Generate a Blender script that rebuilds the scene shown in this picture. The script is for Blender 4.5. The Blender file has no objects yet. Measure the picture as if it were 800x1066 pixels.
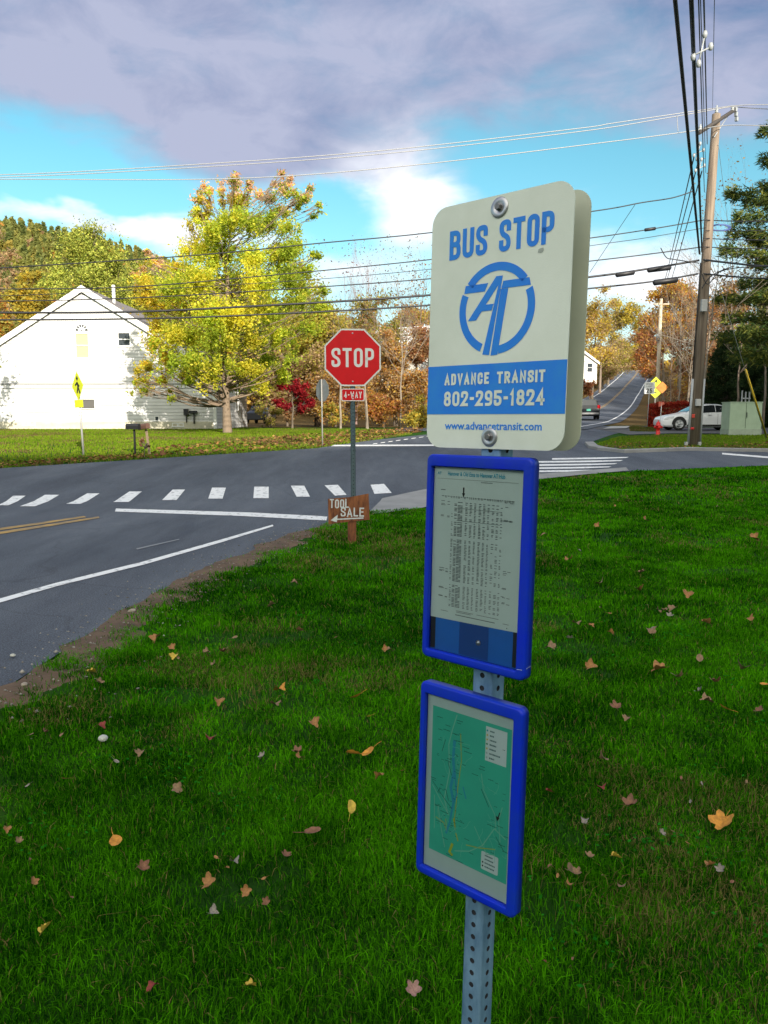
import bpy, bmesh, math, random
import numpy as np
from mathutils import Vector, Matrix, Euler
R = math.radians
rng = np.random.default_rng(7)
random.seed(7)
scene = bpy.context.scene
col = scene.collection

# ------------------------------------------------------------------ camera geometry
CAMH, FPX = 1.55, 800.0
PITCH = math.atan((533 - 434) / FPX)
cF = np.array([0, math.cos(PITCH), -math.sin(PITCH)])
cU = np.array([0, math.sin(PITCH), math.cos(PITCH)])

def smooth(a, b, x):
    t = np.clip((x - a) / (b - a), 0, 1)
    return t * t * (3 - 2 * t)

HA = np.array([-.9, -.7, -.5, -.375, -.3, -.19, -.0875, .06, .12, .3])
HZ = np.array([59, 57, 54, 49, 43.5, 34, 26, 17, 15, 14.])

def H(X, Y):
    X = np.asarray(X, float); Y = np.asarray(Y, float)
    base = .9 * (1 - np.exp(-np.maximum(Y - 14, 0) / 14))
    a = X / np.maximum(Y, 1)
    h2 = .00041 * np.maximum(np.minimum(Y, 222) - 38, 0) ** 2
    hill = np.interp(a, HA, HZ) * smooth(80, 250, Y)
    w = smooth(.10, .2, a)
    # banks rise a little on the right of the hill road
    return base + (1 - w) * hill + w * h2

def ray(px, py):
    return cF + (px - 400) / FPX * np.array([1., 0, 0]) + (533 - py) / FPX * cU

def at(px, py, Y):
    d = ray(px, py)
    p = d * (Y / d[1]); p[2] += CAMH
    return p

def gp(px, py):
    d = ray(px, py)
    lo, hi = .5, 400.
    ts = np.concatenate([np.linspace(.5, 60, 600), np.linspace(60, 400, 400)])
    P = d[None] * (ts / d[1])[:, None]
    below = P[:, 2] + CAMH - H(P[:, 0], P[:, 1])
    i = int(np.argmax(below < 0))
    lo, hi = ts[max(i - 1, 0)], ts[i]
    for _ in range(40):
        m = (lo + hi) / 2; p = d * (m / d[1])
        if p[2] + CAMH < H(p[0], p[1]): hi = m
        else: lo = m
    p = d * (lo / d[1])
    return float(p[0]), float(p[1])

def gnd(px, Y, dz=0.):
    x = (px - 400) / FPX * Y
    return np.array([x, Y, float(H(x, Y)) + dz])

# ------------------------------------------------------------------ materials
MATS = {}
def nt(m):
    m.use_nodes = True
    return m.node_tree.nodes, m.node_tree.links

def mat(name, c, rough=.6, metal=0., var=.0, vscale=8., bump=0., bscale=40., c2=None, spec=.5, stretch=None, detail=6.):
    """principled with optional noise variation between c and c2 (object colour patches) and bump"""
    if name in MATS: return MATS[name]
    m = bpy.data.materials.new(name); N, L = nt(m)
    b = N['Principled BSDF']
    b.inputs['Base Color'].default_value = (*c, 1)
    b.inputs['Roughness'].default_value = rough
    b.inputs['Metallic'].default_value = metal
    b.inputs['Specular IOR Level'].default_value = spec
    geo = N.new('ShaderNodeTexCoord')
    vec = geo.outputs['Object']
    if stretch:
        mp = N.new('ShaderNodeMapping'); mp.inputs['Scale'].default_value = stretch
        L.new(vec, mp.inputs['Vector']); vec = mp.outputs['Vector']
    if c2 is not None or var > 0:
        if c2 is None: c2 = tuple(x * (1 - var) for x in c)
        n = N.new('ShaderNodeTexNoise'); n.inputs['Scale'].default_value = vscale
        n.inputs['Detail'].default_value = detail; n.inputs['Roughness'].default_value = .65
        L.new(vec, n.inputs['Vector'])
        r = N.new('ShaderNodeValToRGB')
        r.color_ramp.elements[0].position = .36; r.color_ramp.elements[1].position = .64
        r.color_ramp.elements[0].color = (*c2, 1); r.color_ramp.elements[1].color = (*c, 1)
        L.new(n.outputs['Fac'], r.inputs['Fac']); L.new(r.outputs['Color'], b.inputs['Base Color'])
    if bump > 0:
        n = N.new('ShaderNodeTexNoise'); n.inputs['Scale'].default_value = bscale
        n.inputs['Detail'].default_value = 5
        L.new(vec, n.inputs['Vector'])
        bp = N.new('ShaderNodeBump'); bp.inputs['Strength'].default_value = bump; bp.inputs['Distance'].default_value = .01
        L.new(n.outputs['Fac'], bp.inputs['Height']); L.new(bp.outputs['Normal'], b.inputs['Normal'])
    MATS[name] = m
    return m

def leafmat(name, trans=.4, rough=.6):
    if name in MATS: return MATS[name]
    m = bpy.data.materials.new(name); N, L = nt(m)
    N.remove(N['Principled BSDF'])
    at_ = N.new('ShaderNodeAttribute'); at_.attribute_name = 'tint'
    d = N.new('ShaderNodeBsdfDiffuse'); t = N.new('ShaderNodeBsdfTranslucent')
    mx = N.new('ShaderNodeMixShader'); mx.inputs[0].default_value = trans
    g = N.new('ShaderNodeBsdfGlossy'); g.inputs['Roughness'].default_value = rough
    g.inputs['Color'].default_value = (.8, .8, .8, 1)
    mx2 = N.new('ShaderNodeMixShader'); mx2.inputs[0].default_value = .012
    L.new(at_.outputs['Color'], d.inputs['Color']); L.new(at_.outputs['Color'], t.inputs['Color'])
    L.new(d.outputs[0], mx.inputs[1]); L.new(t.outputs[0], mx.inputs[2])
    L.new(mx.outputs[0], mx2.inputs[1]); L.new(g.outputs[0], mx2.inputs[2])
    L.new(mx2.outputs[0], N['Material Output'].inputs['Surface'])
    MATS[name] = m
    return m

# ------------------------------------------------------------------ object helpers
def tag(o, label=None, cat=None, group=None, kind=None):
    if label: o['label'] = label
    if cat: o['category'] = cat
    if group: o['group'] = group
    if kind: o['kind'] = kind
    return o

def link(o, parent=None):
    col.objects.link(o)
    if parent is not None: o.parent = parent
    return o

def thing(name, label, cat, loc=(0, 0, 0), rot=(0, 0, 0), group=None):
    o = bpy.data.objects.new(name, None); link(o)
    o.empty_display_size = .2
    o.location = tuple(float(v) for v in loc); o.rotation_euler = rot
    return tag(o, label, cat, group)

def np_mesh(name, V, Fc, m, tint=None, parent=None):
    """V (n,3), Fc (m,k) uniform polygons"""
    me = bpy.data.meshes.new(name)
    V = np.ascontiguousarray(V, np.float32); Fc = np.ascontiguousarray(Fc, np.int32)
    k = Fc.shape[1]
    me.vertices.add(len(V)); me.vertices.foreach_set('co', V.ravel())
    me.loops.add(Fc.size); me.loops.foreach_set('vertex_index', Fc.ravel())
    me.polygons.add(len(Fc)); me.polygons.foreach_set('loop_start', np.arange(0, Fc.size, k, dtype=np.int32))
    me.update(calc_edges=True)
    if tint is not None:
        a = me.attributes.new('tint', 'FLOAT_COLOR', 'POINT')
        c = np.ones((len(V), 4), np.float32); c[:, :3] = tint
        a.data.foreach_set('color', c.ravel())
    me.materials.append(m)
    return link(bpy.data.objects.new(name, me), parent)

class MB:
    def __init__(s): s.v = []; s.f = []; s.m = []; s.sm = []
    def add(s, vs, fs, mi=0, smooth_=False, M=None):
        o = len(s.v)
        if M is not None: vs = [M @ Vector(v) for v in vs]
        s.v += [tuple(float(c) for c in v) for v in vs]
        for f in fs:
            s.f.append([i + o for i in f]); s.m.append(mi); s.sm.append(smooth_)
        return s
    def box(s, c, sz, M=None, mi=0):
        x, y, z = c; a, b, h = sz[0] / 2, sz[1] / 2, sz[2] / 2
        vs = [(x + i * a, y + j * b, z + k * h) for i in (-1, 1) for j in (-1, 1) for k in (-1, 1)]
        return s.add(vs, [(0, 1, 3, 2), (4, 6, 7, 5), (0, 4, 5, 1), (2, 3, 7, 6), (0, 2, 6, 4), (1, 5, 7, 3)], mi, False, M)
    def tube(s, pts, r, seg=8, mi=0, caps=True, smooth_=True):
        pts = [Vector(p) for p in pts]; n = len(pts)
        rs = r if isinstance(r, (list, tuple)) else [r] * n
        vs = []; ref = None
        for i, p in enumerate(pts):
            d = (pts[min(i + 1, n - 1)] - pts[max(i - 1, 0)]).normalized()
            if ref is None:
                ref = d.orthogonal().normalized()
            u = (ref - d * ref.dot(d)).normalized(); ref = u; w = d.cross(u)
            for k in range(seg):
                a = 2 * math.pi * k / seg
                vs.append(p + (u * math.cos(a) + w * math.sin(a)) * rs[i])
        fs = [(i * seg + k, i * seg + (k + 1) % seg, (i + 1) * seg + (k + 1) % seg, (i + 1) * seg + k) for i in range(n - 1) for k in range(seg)]
        s.add(vs, fs, mi, smooth_)
        if caps:
            o = len(s.v) - n * seg
            s.f.append([o + k for k in range(seg)][::-1]); s.m.append(mi); s.sm.append(False)
            s.f.append([o + (n - 1) * seg + k for k in range(seg)]); s.m.append(mi); s.sm.append(False)
        return s
    def prism(s, poly, d0, d1, M=None, mi=0):
        """poly in local (x,z), extruded along y from d0 to d1"""
        n = len(poly)
        vs = [(x, d0, z) for x, z in poly] + [(x, d1, z) for x, z in poly]
        fs = [tuple(range(n)), tuple(range(2 * n - 1, n - 1, -1))] + [(i, i + n, (i + 1) % n + n, (i + 1) % n) for i in range(n)]
        return s.add(vs, fs, mi, False, M)
    def lathe(s, prof, seg=24, M=None, mi=0, smooth_=True):
        n = len(prof)
        vs = [(r * math.cos(2 * math.pi * k / seg), r * math.sin(2 * math.pi * k / seg), z) for r, z in prof for k in range(seg)]
        fs = [(i * seg + k, i * seg + (k + 1) % seg, (i + 1) * seg + (k + 1) % seg, (i + 1) * seg + k) for i in range(n - 1) for k in range(seg)]
        return s.add(vs, fs, mi, smooth_, M)
    def loops(s, rings, mi=0, smooth_=False, close_first=False, close_last=False):
        n = len(rings[0]); vs = [p for r in rings for p in r]
        fs = [(i * n + k, i * n + (k + 1) % n, (i + 1) * n + (k + 1) % n, (i + 1) * n + k) for i in range(len(rings) - 1) for k in range(n)]
        if close_first: fs.append(tuple(range(n))[::-1])
        if close_last: fs.append(tuple((len(rings) - 1) * n + k for k in range(n)))
        return s.add(vs, fs, mi, smooth_)
    def build(s, name, mats, parent=None, bevel=0, fix=True):
        me = bpy.data.meshes.new(name)
        me.from_pydata(s.v, [], s.f)
        for m in (mats if isinstance(mats, (list, tuple)) else [mats]): me.materials.append(m)
        me.polygons.foreach_set('material_index', s.m)
        me.polygons.foreach_set('use_smooth', s.sm)
        if fix:
            bm = bmesh.new(); bm.from_mesh(me); bmesh.ops.recalc_face_normals(bm, faces=bm.faces); bm.to_mesh(me); bm.free()
        me.update()
        o = link(bpy.data.objects.new(name, me), parent)
        if bevel:
            bv = o.modifiers.new('bevel', 'BEVEL'); bv.width = bevel; bv.segments = 2; bv.limit_method = 'ANGLE'; bv.angle_limit = R(40)
        return o

def rrect(x0, x1, z0, z1, r, n=6):
    out = []
    for cx, cz, a0 in ((x1 - r, z1 - r, 0), (x0 + r, z1 - r, 90), (x0 + r, z0 + r, 180), (x1 - r, z0 + r, 270)):
        for k in range(n + 1):
            a = R(a0 + 90 * k / n); out.append((cx + r * math.cos(a), cz + r * math.sin(a)))
    return out

# ------------------------------------------------------------------ stroke lettering
r_ = 1
GL = {
 'A': [(0, [(0, 0), (.5, 1), (1, 0)]), (0, [(.17, .3), (.83, .3)])],
 'B': [(1, [(0, 0), (1, 0, 1), (1, .53, 1), (0, .53)]), (1, [(0, .53), (.95, .53, 1), (.95, 1, 1), (0, 1)])],
 'C': [(0, [(1, .72), (1, 1, 1), (0, 1, 1), (0, 0, 1), (1, 0, 1), (1, .28)])],
 'D': [(1, [(0, 0), (1, 0, 1), (1, 1, 1), (0, 1)])],
 'E': [(0, [(1, 1), (0, 1), (0, 0), (1, 0)]), (0, [(0, .52), (.8, .52)])],
 'I': [(0, [(.5, 0), (.5, 1)])],
 'L': [(0, [(0, 1), (0, 0), (1, 0)])],
 'M': [(0, [(0, 0), (0, 1), (.5, .3), (1, 1), (1, 0)])],
 'N': [(0, [(0, 0), (0, 1), (1, 0), (1, 1)])],
 'O': [(1, [(0, 0, 1), (1, 0, 1), (1, 1, 1), (0, 1, 1)])],
 'P': [(0, [(0, 0), (0, 1), (1, 1, 1), (1, .43, 1), (0, .43)])],
 'R': [(0, [(0, 0), (0, 1), (1, 1, 1), (1, .48, 1), (0, .48)]), (0, [(.45, .48), (1, 0)])],
 'S': [(0, [(1, .76), (1, 1, 1), (0, 1, 1), (0, .58, 1), (1, .42, 1), (1, 0, 1), (0, 0, 1), (0, .24)])],
 'T': [(0, [(0, 1), (1, 1)]), (0, [(.5, 0), (.5, .97)])],
 'U': [(0, [(0, 1), (0, 0, 1), (1, 0, 1), (1, 1)])],
 'V': [(0, [(0, 1), (.5, 0), (1, 1)])],
 'W': [(0, [(0, 1), (.25, 0), (.5, .7), (.75, 0), (1, 1)])],
 'Y': [(0, [(0, 1), (.5, .45), (1, 1)]), (0, [(.5, 0), (.5, .47)])],
 '0': [(1, [(0, 0, 1), (1, 0, 1), (1, 1, 1), (0, 1, 1)])],
 '1': [(0, [(.15, .8), (.6, 1), (.6, 0)])],
 '2': [(0, [(0, .72), (0, 1, 1), (1, 1, 1), (1, .62, 1), (0, 0), (1, 0)])],
 '4': [(0, [(.75, 0), (.75, 1), (0, .28), (1, .28)])],
 '5': [(0, [(1, 1), (0, 1), (0, .57), (1, .57, 1), (1, 0, 1), (0, 0, 1), (0, .24)])],
 '8': [(1, [(0, 0, 1), (1, 0, 1), (1, .53, 1), (0, .53, 1)]), (1, [(.05, .53, 1), (.95, .53, 1), (.95, 1, 1), (.05, 1, 1)])],
 '9': [(0, [(.1, 0), (1, 0, 1), (1, 1, 1), (0, 1, 1), (0, .42, 1), (.97, .42)])],
 '-': [(0, [(.1, .5), (.9, .5)])],
}
WID = {'I': .25, '1': .62, '-': .62, 'W': 1.3, 'M': 1.25, 'A': 1.08, 'V': 1.05, 'L': .92, 'E': .92}

def fillet(pts, closed, rad):
    out = []; n = len(pts)
    for i, p in enumerate(pts):
        flag = len(p) > 2 and p[2]
        q = Vector(p[:2])
        if not flag or (not closed and i in (0, n - 1)):
            out.append(q); continue
        a = Vector(pts[i - 1][:2]); b = Vector(pts[(i + 1) % n][:2])
        da = (a - q); db = (b - q); la, lb = da.length, db.length
        if la < 1e-9 or lb < 1e-9: out.append(q); continue
        t = min(rad, la * .499, lb * .499)
        p0 = q + da / la * t; p1 = q + db / lb * t
        for k in range(6):
            s = k / 5
            out.append((1 - s) ** 2 * p0 + 2 * s * (1 - s) * q * .9 + 2 * s * (1 - s) * (p0 + p1) * .05 + s * s * p1)
    return out

def stroke(mb, pts, closed, t, y, mi=0, cap=False):
    """flat ribbon in local (x,z) at depth y"""
    cl = []
    for p in pts:
        if not cl or (p - cl[-1]).length > 1e-7: cl.append(p)
    if closed and (cl[0] - cl[-1]).length < 1e-7: cl.pop()
    pts = [p.copy() for p in cl]; n = len(pts); vs = []
    if not closed and n > 1 and cap:
        e0 = (cl[0] - cl[1]).normalized() * t / 2; e1 = (cl[-1] - cl[-2]).normalized() * t / 2
        pts[0] = cl[0] + e0; pts[-1] = cl[-1] + e1
    for i, p in enumerate(pts):
        a = pts[i - 1] if (closed or i > 0) else None
        b = pts[(i + 1) % n] if (closed or i < n - 1) else None
        d0 = (p - a).normalized() if a is not None else None
        d1 = (b - p).normalized() if b is not None else None
        if d0 is None: d0 = d1
        if d1 is None: d1 = d0
        n0 = Vector((-d0.y, d0.x)); n1 = Vector((-d1.y, d1.x))
        m = (n0 + n1)
        if m.length < 1e-3: m = n0
        m.normalize(); k = 1 / max(m.dot(n0), .42)
        vs += [(p.x + m.x * t / 2 * k, y, p.y + m.y * t / 2 * k), (p.x - m.x * t / 2 * k, y, p.y - m.y * t / 2 * k)]
    fs = []
    for i in range(n if closed else n - 1):
        j = (i + 1) % n
        fs.append((2 * i, 2 * i + 1, 2 * j + 1, 2 * j))
    mb.add(vs, fs, mi)

def text(mb, s, x0, x1, z0, z1, t, y, gap=None, mi=0, slant=0., jit=0.):
    """fit string s in the box, stroke thickness t"""
    if gap is None: gap = t * .75
    tot = sum(WID.get(c, 1.) if c != ' ' else .7 for c in s)
    g = gap * (len(s) - 1)
    u = (x1 - x0 - g) / tot
    x = x0; k = 0
    for c in s:
        w = u * (WID.get(c, 1.) if c != ' ' else .7)
        if c != ' ':
            jz = random.uniform(-jit, jit); js = random.uniform(1 - jit * 4, 1 + jit * 4)
            for closed, pts in GL[c]:
                k += 1
                q = []
                for p in pts:
                    xx = x + t / 2 + p[0] * max(w - t, 0) if w > t * 1.01 else x + w / 2
                    zz = z0 + t / 2 + p[1] * (z1 - z0 - t) * js + jz
                    q.append((xx + slant * (zz - z0), zz, p[2] if len(p) > 2 else 0))
                stroke(mb, fillet(q, closed, u * .42), closed, t, y - .00004 * (k % 3), mi, True)
        x += w + gap

def font_text(name, s, x, z, size, y, m, parent, sx=1., off=0., align='LEFT'):
    cu = bpy.data.curves.new(name, 'FONT'); cu.body = s; cu.size = size; cu.offset = off; cu.align_x = align
    cu.resolution_u = 2
    tmp = bpy.data.objects.new(name, cu); col.objects.link(tmp)
    dg = bpy.context.evaluated_depsgraph_get(); dg.update()
    me = bpy.data.meshes.new_from_object(tmp.evaluated_get(dg))
    bpy.data.objects.remove(tmp)
    M = Matrix(((sx, 0, 0, x), (0, 0, -1, y), (0, 1, 0, z), (0, 0, 0, 1)))
    me.transform(M); me.materials.clear(); me.materials.append(m); me.name = name
    o = bpy.data.objects.new(name, me)
    return link(o, parent)

# ------------------------------------------------------------------ world, sun, camera
SUN = np.array([-.40, 1., -.36]); SUN /= np.linalg.norm(SUN)
SUN_EL = math.asin(-SUN[2]); SUN_AZ = math.atan2(-SUN[0], -SUN[1])

def build_world():
    w = bpy.data.worlds.new("World"); scene.world = w; w.use_nodes = True
    N, L = w.node_tree.nodes, w.node_tree.links
    out = N['World Output']; bg = N['Background']
    sky = N.new('ShaderNodeTexSky'); sky.sky_type = 'NISHITA'; sky.sun_disc = False
    sky.sun_elevation = SUN_EL; sky.sun_rotation = SUN_AZ; sky.air_density = 1.0; sky.dust_density = .6; sky.ozone_density = 1.6
    hs = N.new('ShaderNodeHueSaturation'); hs.inputs['Hue'].default_value = .462; hs.inputs['Saturation'].default_value = 1.25; hs.inputs['Value'].default_value = 1.25
    L.new(sky.outputs[0], hs.inputs['Color'])
    L.new(hs.outputs[0], bg.inputs['Color']); bg.inputs['Strength'].default_value = .095

    def mth(op, a, b=None, c=None):
        n = N.new('ShaderNodeMath'); n.operation = op
        for i, v in enumerate((a, b, c)):
            if v is None: continue
            if isinstance(v, (int, float)): n.inputs[i].default_value = v
            else: L.new(v, n.inputs[i])
        return n.outputs[0]
    tc = N.new('ShaderNodeTexCoord'); sp = N.new('ShaderNodeSeparateXYZ')
    L.new(tc.outputs['Generated'], sp.inputs[0])
    az = mth('ARCTAN2', sp.outputs[0], sp.outputs[1]); el = mth('ARCSINE', sp.outputs[2])
    # stretched coordinates so that clouds lie flat
    cb = N.new('ShaderNodeCombineXYZ'); L.new(az, cb.inputs[0]); L.new(mth('MULTIPLY', el, 2.1), cb.inputs[1])
    def noise(scale, detail, rough=.55, off=0.):
        n = N.new('ShaderNodeTexNoise'); n.inputs['Scale'].default_value = scale; n.inputs['Detail'].default_value = detail
        n.inputs['Roughness'].default_value = rough; n.inputs['Distortion'].default_value = .35
        a = N.new('ShaderNodeVectorMath'); a.operation = 'ADD'; a.inputs[1].default_value = (off, off * .7, off)
        L.new(cb.outputs[0], a.inputs[0]); L.new(a.outputs[0], n.inputs['Vector'])
        return n.outputs['Fac']
    n1 = noise(3.2, 7); n2 = noise(9., 6, .6, 3.1); n3 = noise(2.0, 3, .5, 8.2)
    AZW = mth('ADD', az, mth('MULTIPLY', mth('SUBTRACT', noise(6, 4, .55, 5.), .5), .16))
    ELW = mth('ADD', el, mth('MULTIPLY', mth('SUBTRACT', noise(6, 4, .55, 7.), .5), .10))
    def blob(px, py, rx, ry):
        d = ray(px, py); d = d / np.linalg.norm(d)
        a0 = math.atan2(d[0], d[1]); e0 = math.asin(d[2])
        u = mth('DIVIDE', mth('SUBTRACT', AZW, a0), rx / 800); v = mth('DIVIDE', mth('SUBTRACT', ELW, e0), ry / 800)
        return mth('POWER', 2.718, mth('MULTIPLY', mth('ADD', mth('MULTIPLY', u, u), mth('MULTIPLY', v, v)), -1.))
    def elev(px, py):
        d = ray(px, py); return math.asin(d[2] / np.linalg.norm(d))
    # cover: full above, open band lower down, with banks placed where they stand in the sky
    upper = N.new('ShaderNodeMapRange'); upper.interpolation_type = 'SMOOTHSTEP'
    upper.inputs['From Min'].default_value = elev(400, 205); upper.inputs['From Max'].default_value = elev(400, 95)
    L.new(ELW, upper.inputs['Value'])
    cover = mth('ADD', mth('MULTIPLY', upper.outputs[0], .85), mth('ADD', mth('MULTIPLY', mth('SUBTRACT', n1, .5), 1.3), mth('MULTIPLY', mth('SUBTRACT', n2, .5), .95)))
    adds = [(260, 165, 150, 44, .75), (425, 205, 62, 40, .85), (420, 170, 14, 22, .5), (660, 285, 80, 30, .95), (640, 205, 60, 16, .35), (60, 228, 150, 13, .9), (170, 240, 120, 14, .8), (360, 285, 60, 28, .6), (560, 215, 60, 20, .3),
            (900, 300, 120, 40, .6), (-150, 240, 150, 40, .6),
            (60, 185, 110, 34, -1.15), (-60, 200, 120, 40, -.8), (560, 190, 150, 28, -.45), (700, 190, 90, 45, -.45), (350, 245, 60, 28, -.8), (540, 150, 90, 30, -.35), (330, 205, 40, 12, -.5), (500, 120, 60, 16, -.4), (700, 250, 60, 18, .35), (560, 235, 50, 14, .4), (120, 130, 60, 14, -.35), (640, 90, 160, 40, -.12)]
    for px, py, rx, ry, k in adds:
        cover = mth('ADD', cover, mth('MULTIPLY', blob(px, py, rx, ry), k))
    mr = N.new('ShaderNodeMapRange'); mr.interpolation_type = 'SMOOTHSTEP'
    mr.inputs['From Min'].default_value = -.22; mr.inputs['From Max'].default_value = 1.0
    L.new(cover, mr.inputs['Value'])
    # cloud colour: grey-lilac undersides above, white lit banks below
    cr = N.new('ShaderNodeMix'); cr.data_type = 'RGBA'
    cr.inputs[6].default_value = (.105, .150, .285, 1); cr.inputs[7].default_value = (.31, .335, .45, 1)
    t = mth('ADD', mth('MULTIPLY', mth('SUBTRACT', n3, .5), 2.6), mth('ADD', mth('MULTIPLY', mth('SUBTRACT', n2, .5), 1.7), .42))
    t = mth('ADD', t, mth('MULTIPLY', blob(230, 110, 200, 60), .15))
    L.new(t, cr.inputs[0]); cr.clamp_factor = True
    wh = N.new('ShaderNodeMix'); wh.data_type = 'RGBA'; wh.clamp_factor = True
    wh.inputs[7].default_value = (.82, .83, .86, 1)
    L.new(cr.outputs[2], wh.inputs[6])
    low = N.new('ShaderNodeMapRange'); low.interpolation_type = 'SMOOTHSTEP'
    low.inputs['From Min'].default_value = elev(400, 175); low.inputs['From Max'].default_value = elev(400, 245)
    L.new(ELW, low.inputs['Value'])
    f = mth('ADD', low.outputs[0], mth('MULTIPLY', blob(430, 190, 60, 40), .85))
    f = mth('MULTIPLY', f, mth('ADD', .35, mth('MULTIPLY', n2, 1.2)))
    L.new(f, wh.inputs[0])
    bg2 = N.new('ShaderNodeBackground'); L.new(wh.outputs[2], bg2.inputs['Color'])
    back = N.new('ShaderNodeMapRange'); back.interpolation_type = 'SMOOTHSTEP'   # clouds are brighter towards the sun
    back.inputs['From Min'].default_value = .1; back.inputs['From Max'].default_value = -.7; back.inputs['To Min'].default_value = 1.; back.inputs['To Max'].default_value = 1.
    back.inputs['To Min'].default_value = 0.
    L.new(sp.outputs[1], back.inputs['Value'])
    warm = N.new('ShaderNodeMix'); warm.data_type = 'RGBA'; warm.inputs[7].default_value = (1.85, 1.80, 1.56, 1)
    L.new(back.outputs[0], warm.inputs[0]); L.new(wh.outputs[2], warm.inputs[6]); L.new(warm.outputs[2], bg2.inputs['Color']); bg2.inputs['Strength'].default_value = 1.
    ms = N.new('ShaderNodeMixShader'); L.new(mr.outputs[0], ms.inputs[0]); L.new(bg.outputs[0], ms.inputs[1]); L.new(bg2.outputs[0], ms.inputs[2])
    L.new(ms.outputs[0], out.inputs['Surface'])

build_world()
ld = bpy.data.lights.new('sun', 'SUN'); ld.energy = 5.0; ld.angle = R(.5); ld.color = (1, .92, .79)
lo = bpy.data.objects.new('sun', ld); col.objects.link(lo)
lo.rotation_euler = Vector(SUN).to_track_quat('-Z', 'Y').to_euler()
cd = bpy.data.cameras.new('camera'); co = bpy.data.objects.new('camera', cd); col.objects.link(co)
co.location = (0, 0, CAMH); co.rotation_euler = (R(90) - PITCH, 0, 0)
cd.sensor_fit = 'VERTICAL'; cd.sensor_height = 36; cd.lens = 36 * FPX / 1066; cd.clip_end = 3000; cd.clip_start = .02
scene.camera = co
scene.render.resolution_x, scene.render.resolution_y = 768, 1024
vs_ = scene.view_settings; vs_.view_transform = 'Standard'; vs_.look = 'None'; vs_.gamma = 1; vs_.exposure = .65
scene.display_settings.display_device = 'sRGB'
cy = scene.cycles; cy.max_bounces = 6; cy.transparent_max_bounces = 12; cy.use_denoising = True; cy.sample_clamp_indirect = 6

# ================================================================== SETTING
# ground material
def ground_mat():
    m = bpy.data.materials.new('ground'); N, L = nt(m); b = N['Principled BSDF']
    b.inputs['Roughness'].default_value = .95; b.inputs['Specular IOR Level'].default_value = .1
    g = N.new('ShaderNodeNewGeometry')
    def noise(sc, det=6):
        n = N.new('ShaderNodeTexNoise'); n.inputs['Scale'].default_value = sc; n.inputs['Detail'].default_value = det; n.inputs['Roughness'].default_value = .7
        L.new(g.outputs['Position'], n.inputs['Vector']); return n.outputs['Fac']
    r = N.new('ShaderNodeValToRGB'); e = r.color_ramp.elements
    e[0].position = .3; e[0].color = (.012, .05, .004, 1); e[1].position = .7; e[1].color = (.03, .10, .006, 1)
    x = e.new(.5); x.color = (.018, .07, .005, 1)
    L.new(noise(.9, 9), r.inputs[0])
    r2 = N.new('ShaderNodeValToRGB'); r2.color_ramp.elements[0].position = .60; r2.color_ramp.elements[1].position = .74
    L.new(noise(.55, 8), r2.inputs[0])
    mx = N.new('ShaderNodeMix'); mx.data_type = 'RGBA'; L.new(r2.outputs[0], mx.inputs[0]); L.new(r.outputs[0], mx.inputs[6]); mx.inputs[7].default_value = (.10, .075, .03, 1)
    # far woodland floor is leaf litter
    sp = N.new('ShaderNodeSeparateXYZ'); L.new(g.outputs['Position'], sp.inputs[0])
    mr = N.new('ShaderNodeMapRange'); mr.inputs['From Min'].default_value = 49; mr.inputs['From Max'].default_value = 56; L.new(sp.outputs[1], mr.inputs['Value'])
    mx2 = N.new('ShaderNodeMix'); mx2.data_type = 'RGBA'; L.new(mr.outputs[0], mx2.inputs[0]); L.new(mx.outputs[2], mx2.inputs[6])
    r3 = N.new('ShaderNodeValToRGB'); r3.color_ramp.elements[0].color = (.05, .04, .015, 1); r3.color_ramp.elements[1].color = (.17, .10, .035, 1); L.new(noise(1.5), r3.inputs[0])
    L.new(r3.outputs[0], mx2.inputs[7]); L.new(mx2.outputs[2], b.inputs['Base Color'])
    bp = N.new('ShaderNodeBump'); bp.inputs['Strength'].default_value = .8; bp.inputs['Distance'].default_value = .05
    L.new(noise(14, 8), bp.inputs['Height']); L.new(bp.outputs[0], b.inputs['Normal'])
    return m

gx = np.concatenate([np.arange(-320, -40, 8.), np.arange(-40, 100, 1.), np.arange(100, 330, 8.)])
gy = np.concatenate([np.arange(-140, -10, 5.), np.arange(-10, 240, 1.), np.arange(240, 500, 8.)])
GX, GY = np.meshgrid(gx, gy)
V = np.stack([GX, GY, H(GX, GY)], -1).reshape(-1, 3)
ni, nj = GX.shape
I = np.arange(ni * nj).reshape(ni, nj)
Fq = np.stack([I[:-1, :-1], I[:-1, 1:], I[1:, 1:], I[1:, :-1]], -1).reshape(-1, 4)
o = np_mesh('ground', V, Fq, ground_mat())
tag(o, 'grassy ground that runs on to the wooded hillside', 'ground', kind='structure')

# unseen ridge added behind the viewpoint, its skyline shaped to shade the corner
rx = np.linspace(-160, 320, 160); ry = np.linspace(-100, -30, 15)
RX, RY = np.meshgrid(rx, ry)
prof = np.interp(RX, [-160, 0, 20, 37, 47, 57, 68, 80, 107, 131, 190, 320], [37, 38, 39, 40.6, 42.3, 49.0, 51, 54, 71, 90, 120, 120])
jag = np.interp(RX, rx, rng.normal(0, .55, len(rx)))
RZ = np.where(RY <= -90, (prof + jag) , (prof) * smooth(-34, -90, RY)) - .2
V = np.stack([RX, RY, RZ], -1).reshape(-1, 3); ni, nj = RX.shape
I = np.arange(ni * nj).reshape(ni, nj)
Fq = np.stack([I[:-1, :-1], I[:-1, 1:], I[1:, 1:], I[1:, :-1]], -1).reshape(-1, 4)
o = np_mesh('shade_ridge', V, Fq, mat('shade_ridge_green', (.03, .06, .015), .95))
tag(o, 'unseen ridge added behind the viewpoint to shade the corner', 'hill', kind='structure')

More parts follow.
